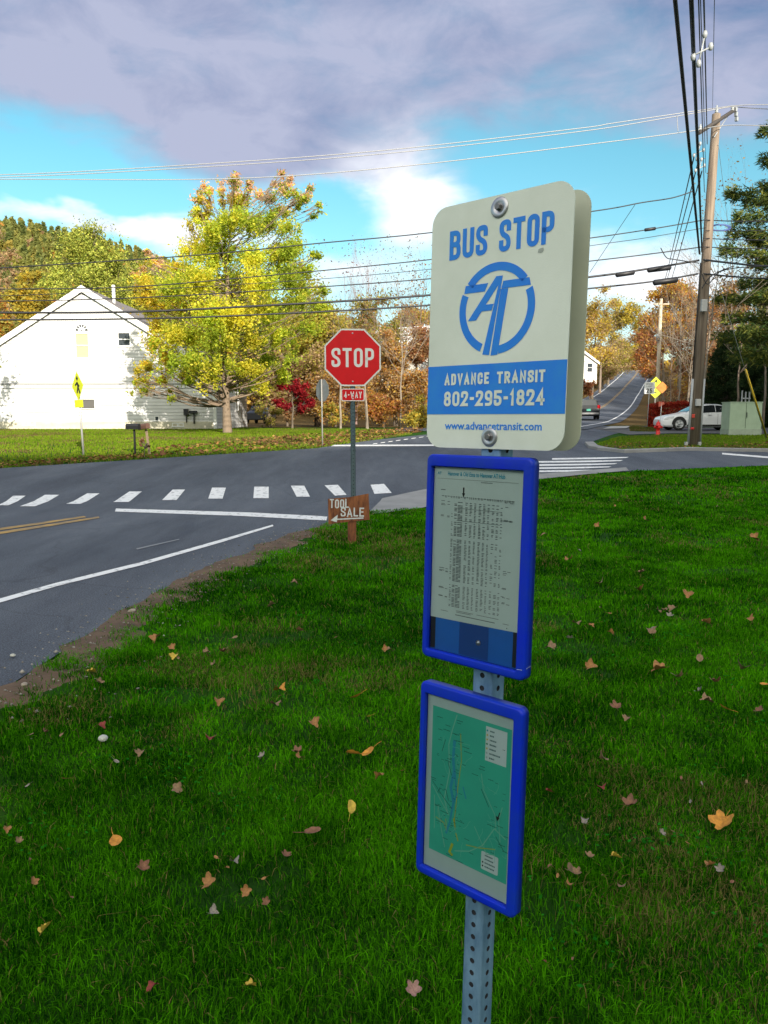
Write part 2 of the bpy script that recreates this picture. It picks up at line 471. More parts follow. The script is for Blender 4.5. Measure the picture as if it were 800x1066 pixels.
def asphalt(name, c1, c2, tintbrown=.0):
    m = bpy.data.materials.new(name); N, L = nt(m); b = N['Principled BSDF']
    b.inputs['Roughness'].default_value = .85; b.inputs['Specular IOR Level'].default_value = .35
    g = N.new('ShaderNodeNewGeometry')
    def noise(sc, det=6, st=None):
        n = N.new('ShaderNodeTexNoise'); n.inputs['Scale'].default_value = sc; n.inputs['Detail'].default_value = det; n.inputs['Roughness'].default_value = .7
        v = g.outputs['Position']
        if st:
            mp = N.new('ShaderNodeMapping'); mp.inputs['Rotation'].default_value = (0, 0, R(-20) * -1); mp.inputs['Scale'].default_value = st; L.new(v, mp.inputs[0]); v = mp.outputs[0]
        L.new(v, n.inputs['Vector']); return n.outputs['Fac']
    r = N.new('ShaderNodeValToRGB'); r.color_ramp.elements[0].position = .35; r.color_ramp.elements[1].position = .68
    r.color_ramp.elements[0].color = (*c1, 1); r.color_ramp.elements[1].color = (*c2, 1)
    L.new(noise(.7, 9, (1, .25, 1)), r.inputs[0])
    sp = N.new('ShaderNodeValToRGB'); sp.color_ramp.elements[0].position = .42; sp.color_ramp.elements[1].position = .62
    sp.color_ramp.elements[0].color = (.58, .58, .58, 1); sp.color_ramp.elements[1].color = (1.5, 1.5, 1.5, 1)
    L.new(noise(90, 4), sp.inputs[0])
    mx = N.new('ShaderNodeMix'); mx.data_type = 'RGBA'; mx.blend_type = 'MULTIPLY'; mx.inputs[0].default_value = 1
    L.new(r.outputs[0], mx.inputs[6]); L.new(sp.outputs[0], mx.inputs[7])
    pw = N.new('ShaderNodeValToRGB'); pw.color_ramp.elements[0].position = .40; pw.color_ramp.elements[1].position = .62   # worn and patched lengths
    pw.color_ramp.elements[0].color = (.74, .74, .76, 1); pw.color_ramp.elements[1].color = (1.12, 1.12, 1.10, 1)
    L.new(noise(.35, 7, (1.6, .22, 1)), pw.inputs[0])
    mxw = N.new('ShaderNodeMix'); mxw.data_type = 'RGBA'; mxw.blend_type = 'MULTIPLY'; mxw.inputs[0].default_value = 1
    L.new(mx.outputs[2], mxw.inputs[6]); L.new(pw.outputs[0], mxw.inputs[7]); last = mxw.outputs[2]
    # tar-sealed cracks
    vo = N.new('ShaderNodeTexVoronoi'); vo.feature = 'DISTANCE_TO_EDGE'; vo.inputs['Scale'].default_value = .22
    ad = N.new('ShaderNodeVectorMath'); ad.operation = 'ADD'
    nz = N.new('ShaderNodeTexNoise'); nz.inputs['Scale'].default_value = .9; L.new(g.outputs['Position'], nz.inputs['Vector'])
    L.new(g.outputs['Position'], ad.inputs[0]); L.new(nz.outputs['Color'], ad.inputs[1]); L.new(ad.outputs[0], vo.inputs['Vector'])
    lt = N.new('ShaderNodeMath'); lt.operation = 'LESS_THAN'; lt.inputs[1].default_value = .004; L.new(vo.outputs['Distance'], lt.inputs[0])
    ml = N.new('ShaderNodeMath'); ml.operation = 'MULTIPLY'; ml.inputs[1].default_value = .18; L.new(lt.outputs[0], ml.inputs[0])
    m3 = N.new('ShaderNodeMix'); m3.data_type = 'RGBA'; L.new(ml.outputs[0], m3.inputs[0]); L.new(last, m3.inputs[6]); m3.inputs[7].default_value = (.02, .02, .022, 1)
    L.new(m3.outputs[2], b.inputs['Base Color'])
    bp = N.new('ShaderNodeBump'); bp.inputs['Strength'].default_value = .5; bp.inputs['Distance'].default_value = .006
    L.new(noise(160, 3), bp.inputs['Height']); L.new(bp.outputs[0], b.inputs['Normal'])
    return m
M_ASPH = asphalt('asphalt', (.070, .082, .106), (.122, .136, .164))
M_CONC = mat('concrete', (.30, .30, .30), .9, var=.25, vscale=1.5, bump=.3, bscale=60)
M_PAINT = mat('road_paint_white', (.80, .80, .80), .7, c2=(.50, .50, .51), vscale=5, detail=9)
for n_ in M_PAINT.node_tree.nodes:
    if n_.type == 'VALTORGB': n_.color_ramp.elements[0].position, n_.color_ramp.elements[1].position = .34, .46; n_.color_ramp.elements[0].color = (.26, .27, .29, 1)
    if n_.type == 'TEX_NOISE': n_.inputs['Scale'].default_value = 11
M_YEL = mat('road_paint_yellow', (.46, .28, .07), .7, c2=(.22, .16, .09), vscale=4, detail=9)

def sheet(name, poly, off, m, step=1.0, label=None, cat=None):
    """polygon on the ground, cut on the ground's own grid so that it follows it"""
    bm = bmesh.new()
    vs = [bm.verts.new((x, y, 0)) for x, y in poly]
    f = bm.faces.new(vs)
    bmesh.ops.triangulate(bm, faces=[f])
    xs = [p[0] for p in poly]; ys = [p[1] for p in poly]
    for lo_, hi_, ax in ((min(xs), max(xs), 0), (min(ys), max(ys), 1)):
        k = math.ceil(lo_ / step) * step
        while k < hi_:
            n = [0, 0, 0]; n[ax] = 1; c = [0, 0, 0]; c[ax] = k
            bmesh.ops.bisect_plane(bm, geom=bm.verts[:] + bm.edges[:] + bm.faces[:], plane_co=c, plane_no=n)
            k += step
    for v in bm.verts: v.co.z = float(H(v.co.x, v.co.y)) + off
    for f in bm.faces:
        f.normal_update()
        if f.normal.z < 0: f.normal_flip()
    me = bpy.data.meshes.new(name); bm.to_mesh(me); bm.free(); me.materials.append(m)
    o = link(bpy.data.objects.new(name, me))
    return tag(o, label, cat, kind='structure')

G = lambda *pts: [gp(*p) for p in pts]
near_edge = [(-9, -9), (-5.2, -2), (-3.3, 2.0)] + G((0, 722), (60, 683), (130, 640), (200, 603), (280, 567), (340, 546), (385, 534))
lawn_top = G((440, 522), (500, 511), (560, 499), (620, 493), (700, 489), (800, 485))
far_kerb = G((800, 471), (720, 469.5), (650, 472), (622, 469))
roadA = near_edge + lawn_top + [(22, 20.0), (45, 21), (45, 25), (22, 24.5)] + far_kerb + G((612, 462), (640, 452)) + [(18, 52), (10, 52), (6, 47), (3, 42)] + G((450, 452), (385, 459), (330, 467), (220, 474), (120, 480.5), (0, 488)) + [(-16, 19.5), (-30, 15), (-45, 12), (-45, -9)]
sheet('road', roadA, .012, M_ASPH, 1.0, 'dark asphalt of the road crossing in the foreground', 'road')
# far street that leaves behind the signs
sheet('road', [(3, 41.9), (6, 46.9), (10, 52), (22, 95), (13, 95), (1.5, 52), (.2, 41)], .020, M_ASPH, 1.0, 'asphalt side street leading away behind the bus stop', 'road')
HR = [(10.5, 44), (12.8, 50), (17.9, 62), (35, 110), (45.2, 139), (58, 174), (73, 213), (80, 232), (86, 250)]
def hr_at(s):
    """point and left normal along the right edge line of the hill road"""
    ys = [p[1] for p in HR]; xs = [p[0] for p in HR]
    x = np.interp(s, ys, xs); d = np.array([np.interp(s + 3, ys, xs) - np.interp(s - 3, ys, xs), 6.]); d /= np.linalg.norm(d)
    return np.array([x, s]), np.array([-d[1], d[0]])
def hr_strip(name, a, b, off, m, y0=46, y1=246, label=None, cat=None, seg=2):
    mb = MB(); rows = []
    ys = np.arange(y0, y1, 1.5)
    vs = []; fs = []
    for s in ys:
        p, n = hr_at(s)
        for k in range(seg + 1):
            q = p + n * (a + (b - a) * k / seg)
            vs.append((q[0], q[1], float(H(q[0], q[1])) + off))
    for i in range(len(ys) - 1):
        for k in range(seg):
            j = i * (seg + 1) + k
            fs.append((j, j + 1, j + seg + 2, j + seg + 1))
    mb.add(vs, fs)
    o = mb.build(name, m, fix=False)
    return tag(o, label, cat, kind='structure')
hr_strip('road', -1.0, 8.4, .05, M_ASPH, 44, 246, 'asphalt road climbing the wooded hill', 'road', 6)
hr_strip('road_marking', -.08, .08, .062, M_PAINT, 46, 240, 'white right edge line of the hill road', 'road marking', 1)
hr_strip('road_marking', 7.12, 7.28, .062, M_PAINT, 50, 240, 'white left edge line of the hill road', 'road marking', 1)
hr_strip('road_marking', 3.42, 3.54, .062, M_YEL, 60, 240, 'left stripe of the double yellow line on the hill road', 'road marking', 1)
hr_strip('road_marking', 3.66, 3.78, .062, M_YEL, 60, 240, 'right stripe of the double yellow line on the hill road', 'road marking', 1)
# driveway where the white car stands, and the pale apron
drive = G((655, 453), (700, 451.5), (800, 452)) + [(30, 38), (30, 47), (13.5, 49), (12.5, 46)]
sheet('driveway', drive, .024, mat('drive_asphalt', (.10, .10, .105), .9, var=.25, vscale=.8), 1.0, 'driveway where the white car stands', 'driveway')
sheet('pavement', G((628, 447.5), (652, 447), (657, 444.5), (636, 444.8)), .07, mat('pale_concrete', (.42, .42, .40), .9, var=.2, vscale=2.), 1.0, 'pale concrete apron beside the hill road', 'pavement')
# sidewalk pad at the corner and along the lawn
swk = G((384, 535), (398, 520), (440, 511), (500, 503), (560, 494.5), (625, 489.5), (652, 487.5)) + G((655, 491), (620, 493.8), (560, 500), (500, 512), (440, 530), (388, 537))
sheet('pavement', swk, .026, M_CONC, 1.0, 'grey concrete sidewalk along the top of the lawn', 'pavement')

# markings
def quadmark(name, pts, off, m, label, cat='road marking'):
    return sheet(name, G(*pts), off, m, 1.0, label, cat)
xw = [(-36, -10, -27, 3, 518.5, 531), ]
cross = [((-2, 527), (9, 527), (27, 517), (14, 517)), ((21, 528), (37, 528), (62, 516), (47, 516)), ((69, 525.5), (84, 525.5), (104, 514.5), (91, 514.5)),
         ((118, 523.5), (134, 523.5), (148, 512.5), (135, 512.5)), ((169, 521.5), (184, 521.5), (193, 510.5), (180, 510.5)),
         ((217, 520), (232, 520), (235.5, 508.5), (221, 508.5)), ((264, 519.5), (280, 519.5), (280, 507.5), (265, 507.5)),
         ((309, 518), (323, 518), (317, 506.5), (303, 506.5)), ((349, 517), (361, 516), (352, 505.5), (338, 506)), ((390, 515), (408, 514), (400, 504.5), (386, 505.5))]
for q in cross:
    quadmark('crosswalk_stripe', q, .018, M_PAINT, 'white stripe of the crosswalk across the near road')['group'] = 'crosswalk stripes of the near road'
quadmark('stop_line', ((120, 533.6), (250, 538.2), (340, 543), (341, 538.8), (262, 534.6), (121, 530.4)), .018, M_PAINT, 'white stop line in front of the near crosswalk')
quadmark('road_marking', ((-60, 647), (60, 612), (150, 589.5), (232, 565.6), (285, 549), (284, 547.4), (230, 563.2), (148, 586.6), (58, 608.8), (-60, 642.2)), .018, M_PAINT, 'white edge line of the near lane')
quadmark('road_marking', ((143, 573.6), (187, 563.2), (187, 562.3), (142, 572.4)), .018, mat('faint_paint', (.22, .23, .25), .8), 'short faint line on the asphalt in the near lane')
quadmark('road_marking', ((-60, 567), (40, 551), (104, 540.3), (103, 538.8), (38, 549), (-60, 564)), .018, M_YEL, 'nearer yellow stripe of the centre line')
quadmark('road_marking', ((-60, 562), (40, 547.4), (90, 539.6), (88, 538.2), (38, 545.6), (-60, 559.2)), .018, M_YEL, 'farther yellow stripe of the centre line')
for k in range(6):
    y = 477.5 + k * 3.3; x0 = 560 - 10; x1 = 655 - k * 6
    if k == 0: x0 = 575
    quadmark('crosswalk_stripe', ((x0, y + 1.7), (x1 - 30, y + .9), (x1 - 3, y - .2), (x1, y - 1.2), (x0, y + .1)), .018, M_PAINT, 'white stripe of the crosswalk beyond the bus stop post')['group'] = 'crosswalk stripes behind the bus stop'
quadmark('stop_line', ((345, 465.3), (452, 465.0), (452, 463.4), (348, 463.8)), .024, M_PAINT, 'white stop line of the far street')
for k in range(9):
    x = 388 + k * 8; y = 463.2 - k * 1.15
    quadmark('crosswalk_stripe', ((x, y), (x + 4.5, y - .5), (x + 5.5, y - 1.3), (x + 1, y - .8)), .024, M_PAINT, 'small white dash of the far crosswalk')['group'] = 'dashes of the far crosswalk'
quadmark('road_marking', ((752, 473.6), (800, 477.6), (860, 482), (860, 480.4), (800, 475.8), (752, 472.0)), .018, M_PAINT, 'white line on the road at the right')

# kerb round the right-hand island
isl = far_kerb[::-1]
isl_pts = G((609, 463), (613, 467)) + isl + [(22, 24.55), (45, 25.05)]
mb = MB()
secs = []
for i, (x, y) in enumerate(isl_pts):
    a = np.array(isl_pts[max(i - 1, 0)]); b = np.array(isl_pts[min(i + 1, len(isl_pts) - 1)]); d = (b - a) / np.linalg.norm(b - a); n = np.array([-d[1], d[0]])
    z = float(H(x, y)); p = np.array([x, y])
    q0, q1 = p + n * 0, p + n * .3
    secs.append([(q0[0], q0[1], z - .05), (q0[0], q0[1], z + .10), (q0[0] + n[0] * .02, q0[1] + n[1] * .02, z + .115), (q1[0], q1[1], z + .115), (q1[0], q1[1], z - .05)])
mb.loops(secs, close_first=True, close_last=True)
tag(mb.build('kerb', M_CONC), 'concrete kerb round the grass island at the right', 'kerb', kind='structure')

# ------------------------------------------------------------------ dirt shoulder
def pip(px, py, poly):
    poly = np.asarray(poly); inside = np.zeros(len(px), bool); n = len(poly); j = n - 1
    for i in range(n):
        xi, yi = poly[i]; xj, yj = poly[j]
        c = ((yi > py) != (yj > py)) & (px < (xj - xi) * (py - yi) / (yj - yi + 1e-12) + xi)
        inside ^= c; j = i
    return inside
def seg_dist(px, py, pts):
    d = np.full(len(px), 1e9)
    for (x0, y0), (x1, y1) in zip(pts[:-1], pts[1:]):
        vx, vy = x1 - x0, y1 - y0; t = np.clip(((px - x0) * vx + (py - y0) * vy) / (vx * vx + vy * vy + 1e-9), 0, 1)
        d = np.minimum(d, np.hypot(px - x0 - t * vx, py - y0 - t * vy))
    return d
def vnoise(x, y, s, seed):
    """cheap value noise 0..1"""
    x = np.asarray(x) * s; y = np.asarray(y) * s
    xi = np.floor(x).astype(np.int64); yi = np.floor(y).astype(np.int64); fx = x - xi; fy = y - yi
    fx = fx * fx * (3 - 2 * fx); fy = fy * fy * (3 - 2 * fy)
    def h(a, b):
        n = (a * 374761393 + b * 668265263 + seed * 974711) & 0x7fffffff
        n = (n ^ (n >> 13)) * 1274126177 & 0x7fffffff
        return ((n ^ (n >> 16)) & 0xffff) / 65535.
    return (h(xi, yi) * (1 - fx) + h(xi + 1, yi) * fx) * (1 - fy) + (h(xi, yi + 1) * (1 - fx) + h(xi + 1, yi + 1) * fx) * fy

def densify(pts, d=.12):
    out = []
    for a, b in zip(pts[:-1], pts[1:]):
        a = np.array(a); b = np.array(b); n = max(1, int(np.linalg.norm(b - a) / d))
        out += [tuple(a + (b - a) * k / n) for k in range(n)]
    return out + [tuple(pts[-1])]
ne = densify(near_edge[2:])
lefts = []; rights = []
for i, (x, y) in enumerate(ne):
    a = np.array(ne[max(i - 1, 0)]); b = np.array(ne[min(i + 1, len(ne) - 1)]); d = (b - a) / np.linalg.norm(b - a); n = np.array([d[1], -d[0]])
    fade = min(1, (len(ne) - 1 - i) / 25)
    w0 = (.22 * (vnoise(x, y, 2.2, 3) - .45) + .10 * (vnoise(x, y, 7, 4) - .5)) * fade
    w1 = .25 + .50 * fade
    lefts.append((x - n[0] * w0, y - n[1] * w0)); rights.append((x + n[0] * w1, y + n[1] * w1))
M_DIRT = mat('dirt', (.155, .098, .060), .95, c2=(.085, .055, .036), vscale=3.0, bump=.9, bscale=45, detail=9)
ds_ = sheet('dirt_shoulder', lefts + rights[::-1], .026, M_DIRT, .12, 'strip of bare brown dirt between the road and the lawn', 'ground')
vx_ = np.array([v.co[:] for v in ds_.data.vertices]); dd_ = seg_dist(vx_[:, 0], vx_[:, 1], ne)   # the outer side sinks under the turf, unevenly
out_ = np.clip(np.where(pip(vx_[:, 0], vx_[:, 1], lefts + rights[::-1]) | (dd_ > .35), dd_, dd_), 0, 2)
zz_ = vx_[:, 2] - .05 * smooth(.12, .50, out_ + .30 * (vnoise(vx_[:, 0], vx_[:, 1], 3.3, 91) - .5) + .16 * (vnoise(vx_[:, 0], vx_[:, 1], 10, 92) - .5)) * (out_ > .12)
for v, z in zip(ds_.data.vertices, zz_): v.co.z = z
SHOULDER = lefts + rights[::-1]

# pebbles along the shoulder
def scatter_quads(P, size, nrm_up, tint, name, m, parent=None, flat=.35):
    n = len(P)
    a = rng.uniform(0, 2 * np.pi, n); u = np.stack([np.cos(a), np.sin(a), rng.normal(0, flat, n)], -1); u /= np.linalg.norm(u, axis=1)[:, None]
    w = rng.normal(0, flat, (n, 3)); w[:, 2] += 1; v = np.cross(w, u); v /= np.linalg.norm(v, axis=1)[:, None]
    s = (size * np.ones(n))[:, None]
    V = np.stack([P - u * s, P - v * s * .6, P + u * s, P + v * s * .6], 1).reshape(-1, 3)
    return np_mesh(name, V, np.arange(4 * n).reshape(n, 4), m, np.repeat(tint, 4, 0), parent)

k = rng.integers(0, len(ne), 1300); px_ = np.array(ne)[k]
off = rng.normal(.12, .28, len(k)); dirn = np.array([.88, -.47])
X = px_[:, 0] + dirn[0] * off; Y = px_[:, 1] + dirn[1] * off
sz = rng.uniform(.004, .012, len(k)) * (1 + (rng.random(len(k)) < .03) * .7)
oct_v = np.array([[1, 0, 0], [0, 1, 0], [-1, 0, 0], [0, -1, 0], [0, 0, .7], [0, 0, -.3]], float)
oct_f = np.array([[0, 1, 4], [1, 2, 4], [2, 3, 4], [3, 0, 4], [1, 0, 5], [2, 1, 5], [3, 2, 5], [0, 3, 5]])
jj = oct_v[None] * sz[:, None, None] * rng.uniform(.6, 1.3, (len(k), 6, 1))
V = jj + np.stack([X, Y, H(X, Y) + .028], -1)[:, None]
g = rng.uniform(.10, .34, len(k)); tint = np.stack([g * 1.08, g, g * .88], -1)
o = np_mesh('gravel', V.reshape(-1, 3), (oct_f[None] + 6 * np.arange(len(k))[:, None, None]).reshape(-1, 3), leafmat('pebble', 0.), np.repeat(tint, 6, 0))
tag(o, 'loose small stones scattered along the road edge', 'gravel', kind='stuff')

# ------------------------------------------------------------------ grass
LAWN = lefts + G((440, 530), (500, 512), (560, 500), (620, 494), (655, 491), (700, 489.5), (800, 485.5)) + [(22, 20.2), (30, 20), (30, .3), (-2.2, .3)]
def blades(X, Y, h, w, tint, lean=.5, z0=0.):
    n = len(X)
    a = rng.uniform(0, 2 * np.pi, n); dx, dy = np.cos(a), np.sin(a)
    b = rng.uniform(0, 2 * np.pi, n); bx, by = np.cos(b), np.sin(b)
    L_ = np.abs(rng.normal(0, lean, n)) * h
    z = H(X, Y) + np.asarray(z0)
    base = np.stack([X, Y, z], -1)
    side = np.stack([dx, dy, 0 * dx], -1) * (w / 2)[:, None]
    mid = base + np.stack([bx * L_ * .35, by * L_ * .35, h * .6], -1)
    tip = base + np.stack([bx * L_, by * L_, h * np.maximum(.45, 1 - .3 * L_ / h)], -1)
    V = np.stack([base - side, base + side, mid + side * .8, mid - side * .8, tip], 1)
    f = np.array([[0, 1, 2], [0, 2, 3], [3, 2, 4]])
    F_ = (f[None] + 5 * np.arange(n)[:, None, None]).reshape(-1, 3)
    return V.reshape(-1, 3), F_, np.repeat(tint, 5, 0)

def grass_tint(X, Y, n):
    t = np.empty((n, 3))
    g = vnoise(X, Y, 1.3, 11) * .5 + vnoise(X, Y, 4.5, 12) * .5
    lo_ = np.array([.004, .050, .001]); hi_ = np.array([.092, .375, .004])
    t[:] = lo_ + (hi_ - lo_) * np.clip((g * 1.25 - .15)[:, None] + rng.normal(0, .36, (n, 1)), 0, 1.45)
    dry = rng.random(n) < .028 + .34 * smooth(.60, .85, vnoise(X, Y, 1.1, 13) * .7 + vnoise(X, Y, 4, 14) * .3)
    t[dry] = np.array([.26, .21, .07]) * rng.uniform(.5, 1.2, (dry.sum(), 1))
    return t
Vs, Fs, Ts = [], [], []; base_i = 0
for (y0, y1, dens, h, w) in ((1.1, 3.2, 24000, .036, .0029), (3.2, 5.5, 13500, .037, .0040), (5.5, 9, 6000, .040, .0060), (9, 14, 2700, .043, .0092), (14, 23.5, 1100, .050, .017)):
    xa, xb = -.62 * y1 - 1.6, .62 * y1 + 2.0
    n = int((xb - xa) * (y1 - y0) * dens)
    X = rng.uniform(xa, xb, n); Y = rng.uniform(y0, y1, n)
    k = (np.abs(X - .1) < .60 * Y + 1.7) & ((np.abs(X) < .56 * Y + .3) | (rng.random(n) < .55)) & pip(X, Y, LAWN)
    X, Y = X[k], Y[k]
    d = seg_dist(X, Y, ne)
    bare = smooth(.60, .80, vnoise(X, Y, 1.7, 21) * .65 + vnoise(X, Y, 6, 22) * .35)
    edge = smooth(.08, .42, d + .55 * (vnoise(X, Y, 1.9, 23) - .5) + .35 * (vnoise(X, Y, 7, 24) - .5)) * np.where(Y > 11, 1, 1)
    edge = np.where((X > -.9) & (Y > 9.6), 1, edge)
    p = (.03 + .97 * edge) * (1 - .75 * bare)
    # bare patch near the shoulder
    p *= 1 - .9 * np.exp(-(((X + 1.15) / .42) ** 2 + ((Y - 5.25) / .25) ** 2)) 
    kk_ = rng.random(len(X)) < p; d2 = d; X, Y = X[kk_], Y[kk_]; n = len(X)
    hh = h * rng.uniform(.45, 1.25, n) * (.40 + .75 * vnoise(X, Y, 2.6, 31) + .75 * vnoise(X, Y, 7.5, 32) ** 1.5) 
    tt = grass_tint(X, Y, n)
    V, F_, T = blades(X, Y, hh, w * rng.uniform(.7, 1.3, n), tt, .85, (.014 * (1 - smooth(.45, 1.3, d2[kk_]))))
    Vs.append(V); Fs.append(F_ + base_i); Ts.append(T); base_i += len(V)
M_GRASS = leafmat('grass_blade', .4, .45)
for n_ in M_GRASS.node_tree.nodes:
    if n_.type == 'MIX_SHADER' and n_.inputs[0].default_value < .1: n_.inputs[0].default_value = 0.
o = np_mesh('grass', np.concatenate(Vs), np.concatenate(Fs), M_GRASS, np.concatenate(Ts))
tag(o, 'short green mown grass of the near lawn', 'grass', kind='stuff')

# clover and other flat weeds in patches
cx0 = rng.uniform(-1.6, 3.2, 60); cy0 = rng.uniform(2.0, 7.5, 60); X = np.repeat(cx0, 60) + rng.normal(0, .11, 3600); Y = np.repeat(cy0, 60) + rng.normal(0, .09, 3600)
k = pip(X, Y, LAWN) & (seg_dist(X, Y, ne) > .3); X, Y = X[k], Y[k]; n = len(X)
P = np.stack([X, Y, H(X, Y) + rng.uniform(.020, .038, n)], -1); t = np.array([.020, .19, .012]) * rng.uniform(.6, 1.5, (n, 1))
o = scatter_quads(P, .0085 * rng.uniform(.6, 1.4, n), True, t, 'clover', M_GRASS, flat=.25); tag(o, 'flat clover and small weeds in the near lawn', 'clover', kind='stuff')
def lawn_patch(poly, dens, h, w, label, lo_, hi_, dryp=.1):
    poly = np.array(poly); x0, y0 = poly.min(0); x1, y1 = poly.max(0)
    n = int((x1 - x0) * (y1 - y0) * dens); X = rng.uniform(x0, x1, n); Y = rng.uniform(y0, y1, n)
    k = pip(X, Y, poly); X, Y = X[k], Y[k]; n = len(X)
    g = np.clip(vnoise(X, Y, .6, 41) * .6 + vnoise(X, Y, 2, 42) * .4 + rng.normal(0, .2, n), 0, 1.2)[:, None]
    t = np.array(lo_) + (np.array(hi_) - np.array(lo_)) * g
    dry = rng.random(n) < dryp + .5 * smooth(.6, .8, vnoise(X, Y, .5, 43)); t[dry] = np.array([.20, .15, .06]) * rng.uniform(.6, 1.2, (dry.sum(), 1))
    V, F_, T = blades(X, Y, h * rng.uniform(.5, 1.3, n), w * rng.uniform(.7, 1.3, n), t, .6)
    return tag(np_mesh('grass', V, F_, M_GRASS, T), label, 'grass', kind='stuff')
FARLAWN = G((0, 488), (120, 480.5), (220, 474), (330, 467), (385, 459), (430, 452)) + [(0, 46), (-8, 47.5), (-28, 48), (-40, 44), (-26, 17)]
lawn_patch(FARLAWN, 190, .07, .03, 'sunlit grass in front of the white house', (.11, .20, .012), (.20, .28, .02), .14)
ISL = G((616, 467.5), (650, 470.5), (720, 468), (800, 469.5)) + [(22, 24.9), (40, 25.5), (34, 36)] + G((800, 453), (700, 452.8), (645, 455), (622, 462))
lawn_patch(ISL, 260, .07, .025, 'grass island round the utility pole', (.10, .20, .012), (.20, .31, .02), .1)  # tint lightened to stand in for sunlight on the island
lawn_patch([(14.5, 40), (17.5, 45.5), (13.0, 50), (11.6, 46)] and [tuple(p) for p in G((655, 444), (684, 446), (683, 450), (656, 449.5))], 260, .10, .03, 'scruffy grass below the speed sign', (.05, .08, .012), (.10, .14, .02), .3)

# leaf litter along the far road edge and under the maple
def litter(poly, n, size, label):
    poly = np.array(poly); x0, y0 = poly.min(0); x1, y1 = poly.max(0)
    X = rng.uniform(x0, x1, n * 4); Y = rng.uniform(y0, y1, n * 4); k = pip(X, Y, poly); X, Y = X[k][:n], Y[k][:n]
    keep = rng.random(len(X)) < .25 + .75 * vnoise(X, Y, .7, 51); X, Y = X[keep], Y[keep]
    P = np.stack([X, Y, H(X, Y) + rng.uniform(.03, .09, len(X))], -1)
    pal = np.array([[.24, .12, .04], [.32, .17, .05], [.17, .085, .04], [.38, .24, .07], [.14, .06, .035]])
    t = pal[rng.integers(0, 5, len(X))] * rng.uniform(.7, 1.2, (len(X), 1))
    o = scatter_quads(P, size * rng.uniform(.6, 1.3, len(X)), True, t, 'leaf_litter', leafmat('dry_leaf', .2))
    return tag(o, label, 'leaf litter', kind='stuff')
litter(G((150, 478), (330, 466.5), (385, 458.5), (440, 450.5), (440, 446), (330, 452), (250, 458), (165, 468)), 3400, .08, 'brown fallen leaves along the far road edge')
litter(G((0, 488), (150, 478), (150, 474), (0, 483)), 700, .05, 'dry leaves by the road in front of the white house')
litter(G((620, 468), (700, 468), (800, 469), (800, 462), (640, 462)), 500, .05, 'dry leaves on the grass island')

# ================================================================== BUS STOP SIGN
M_GALV = mat('galvanised', (.25, .42, .62), .5, .4, c2=(.11, .22, .38), vscale=22, detail=8, stretch=(1, 1, .35), bump=.15, bscale=120)  # blue of the reflected sky is put into the metal's base colour
M_DARKIN = mat('dark_inside', (.02, .022, .03), .9)
M_CREAM = mat('cream_sheeting', (.76, .81, .74), .45, c2=(.67, .72, .64), vscale=5, detail=10, bump=.06, bscale=350, spec=.35)
M_SBLUE = mat('sign_blue', (.007, .19, .80), .45, c2=(.016, .235, .76), vscale=26, detail=9)
M_FRAME = mat('frame_blue', (.002, .022, .56), .42, c2=(.006, .036, .44), vscale=14, detail=10, bump=.05, bscale=200, spec=.28)
M_BOARD = mat('backing_blue', (.012, .16, .60), .5, c2=(.010, .13, .52), vscale=5)
M_PAPER = mat('paper', (.62, .70, .68), .7, c2=(.57, .66, .64), vscale=4, bump=.08, bscale=18)
M_INK = mat('ink_grey', (.13, .15, .15), .8)
M_INKD = mat('ink_black', (.02, .02, .02), .8)
M_TEAL = mat('ink_teal', (.02, .34, .50), .8)
M_STEEL = mat('steel', (.55, .55, .58), .35, .8, c2=(.40, .40, .44), vscale=60)

def perforated(mb, a, z0, z1, pitch=.0254, hole=.0056, sides=(0, 1, 2, 3), cx=0, cy=0):
    """square tube of side a with round holes in the given faces, walls and dark core"""
    n = int((z1 - z0) / pitch)
    for k in range(4):
        ang = k * math.pi / 2; ca, sa = math.cos(ang), math.sin(ang)
        def P(u, z, d=a / 2): return (cx + u * ca + d * sa, cy + u * sa - d * ca, z)
        c = .0035
        for i in range(n):
            za, zb = z0 + i * pitch, z0 + (i + 1) * pitch; zc = (za + zb) / 2
            w = a / 2 - c
            if k in sides:
                ring = [P(hole * math.cos(t), zc + hole * math.sin(t)) for t in [math.pi / 4 * j for j in range(8)]]
                ring_in = [P(hole * math.cos(t), zc + hole * math.sin(t), a / 2 - .003) for t in [math.pi / 4 * j for j in range(8)]]
                out = [P(w, zc), P(w, zb), P(0, zb), P(-w, zb), P(-w, zc), P(-w, za), P(0, za), P(w, za)]
                mb.add(ring + out, [(j, 8 + j, 8 + (j + 1) % 8, (j + 1) % 8) for j in range(8)])
                mb.add(ring + ring_in, [(j, (j + 1) % 8, 8 + (j + 1) % 8, 8 + j) for j in range(8)], 1)
            else:
                mb.add([P(-w, za), P(w, za), P(w, zb), P(-w, zb)], [(0, 1, 2, 3)])
        zt = z0 + n * pitch
        # rounded corner strip
        q = []
        for t in (0, 45, 90):
            u = a / 2 - c + c * math.sin(R(t)); d = a / 2 - c + c * math.cos(R(t))
            q.append((u, d))
        mb.add([P(q[0][0], z0, q[0][1]), P(q[1][0], z0, q[1][1]), P(q[2][0], z0, q[2][1]), P(q[0][0], zt, q[0][1]), P(q[1][0], zt, q[1][1]), P(q[2][0], zt, q[2][1])],
               [(0, 1, 4, 3), (1, 2, 5, 4)], 0, True)
    i = a / 2 - .003
    mb.add([(cx + x, cy + y, z) for z in (z0, z0 + n * pitch) for x, y in ((-i, -i), (i, -i), (i, i), (-i, i))],
           [(0, 1, 5, 4), (1, 2, 6, 5), (2, 3, 7, 6), (3, 0, 4, 7), (4, 5, 6, 7)], 1)

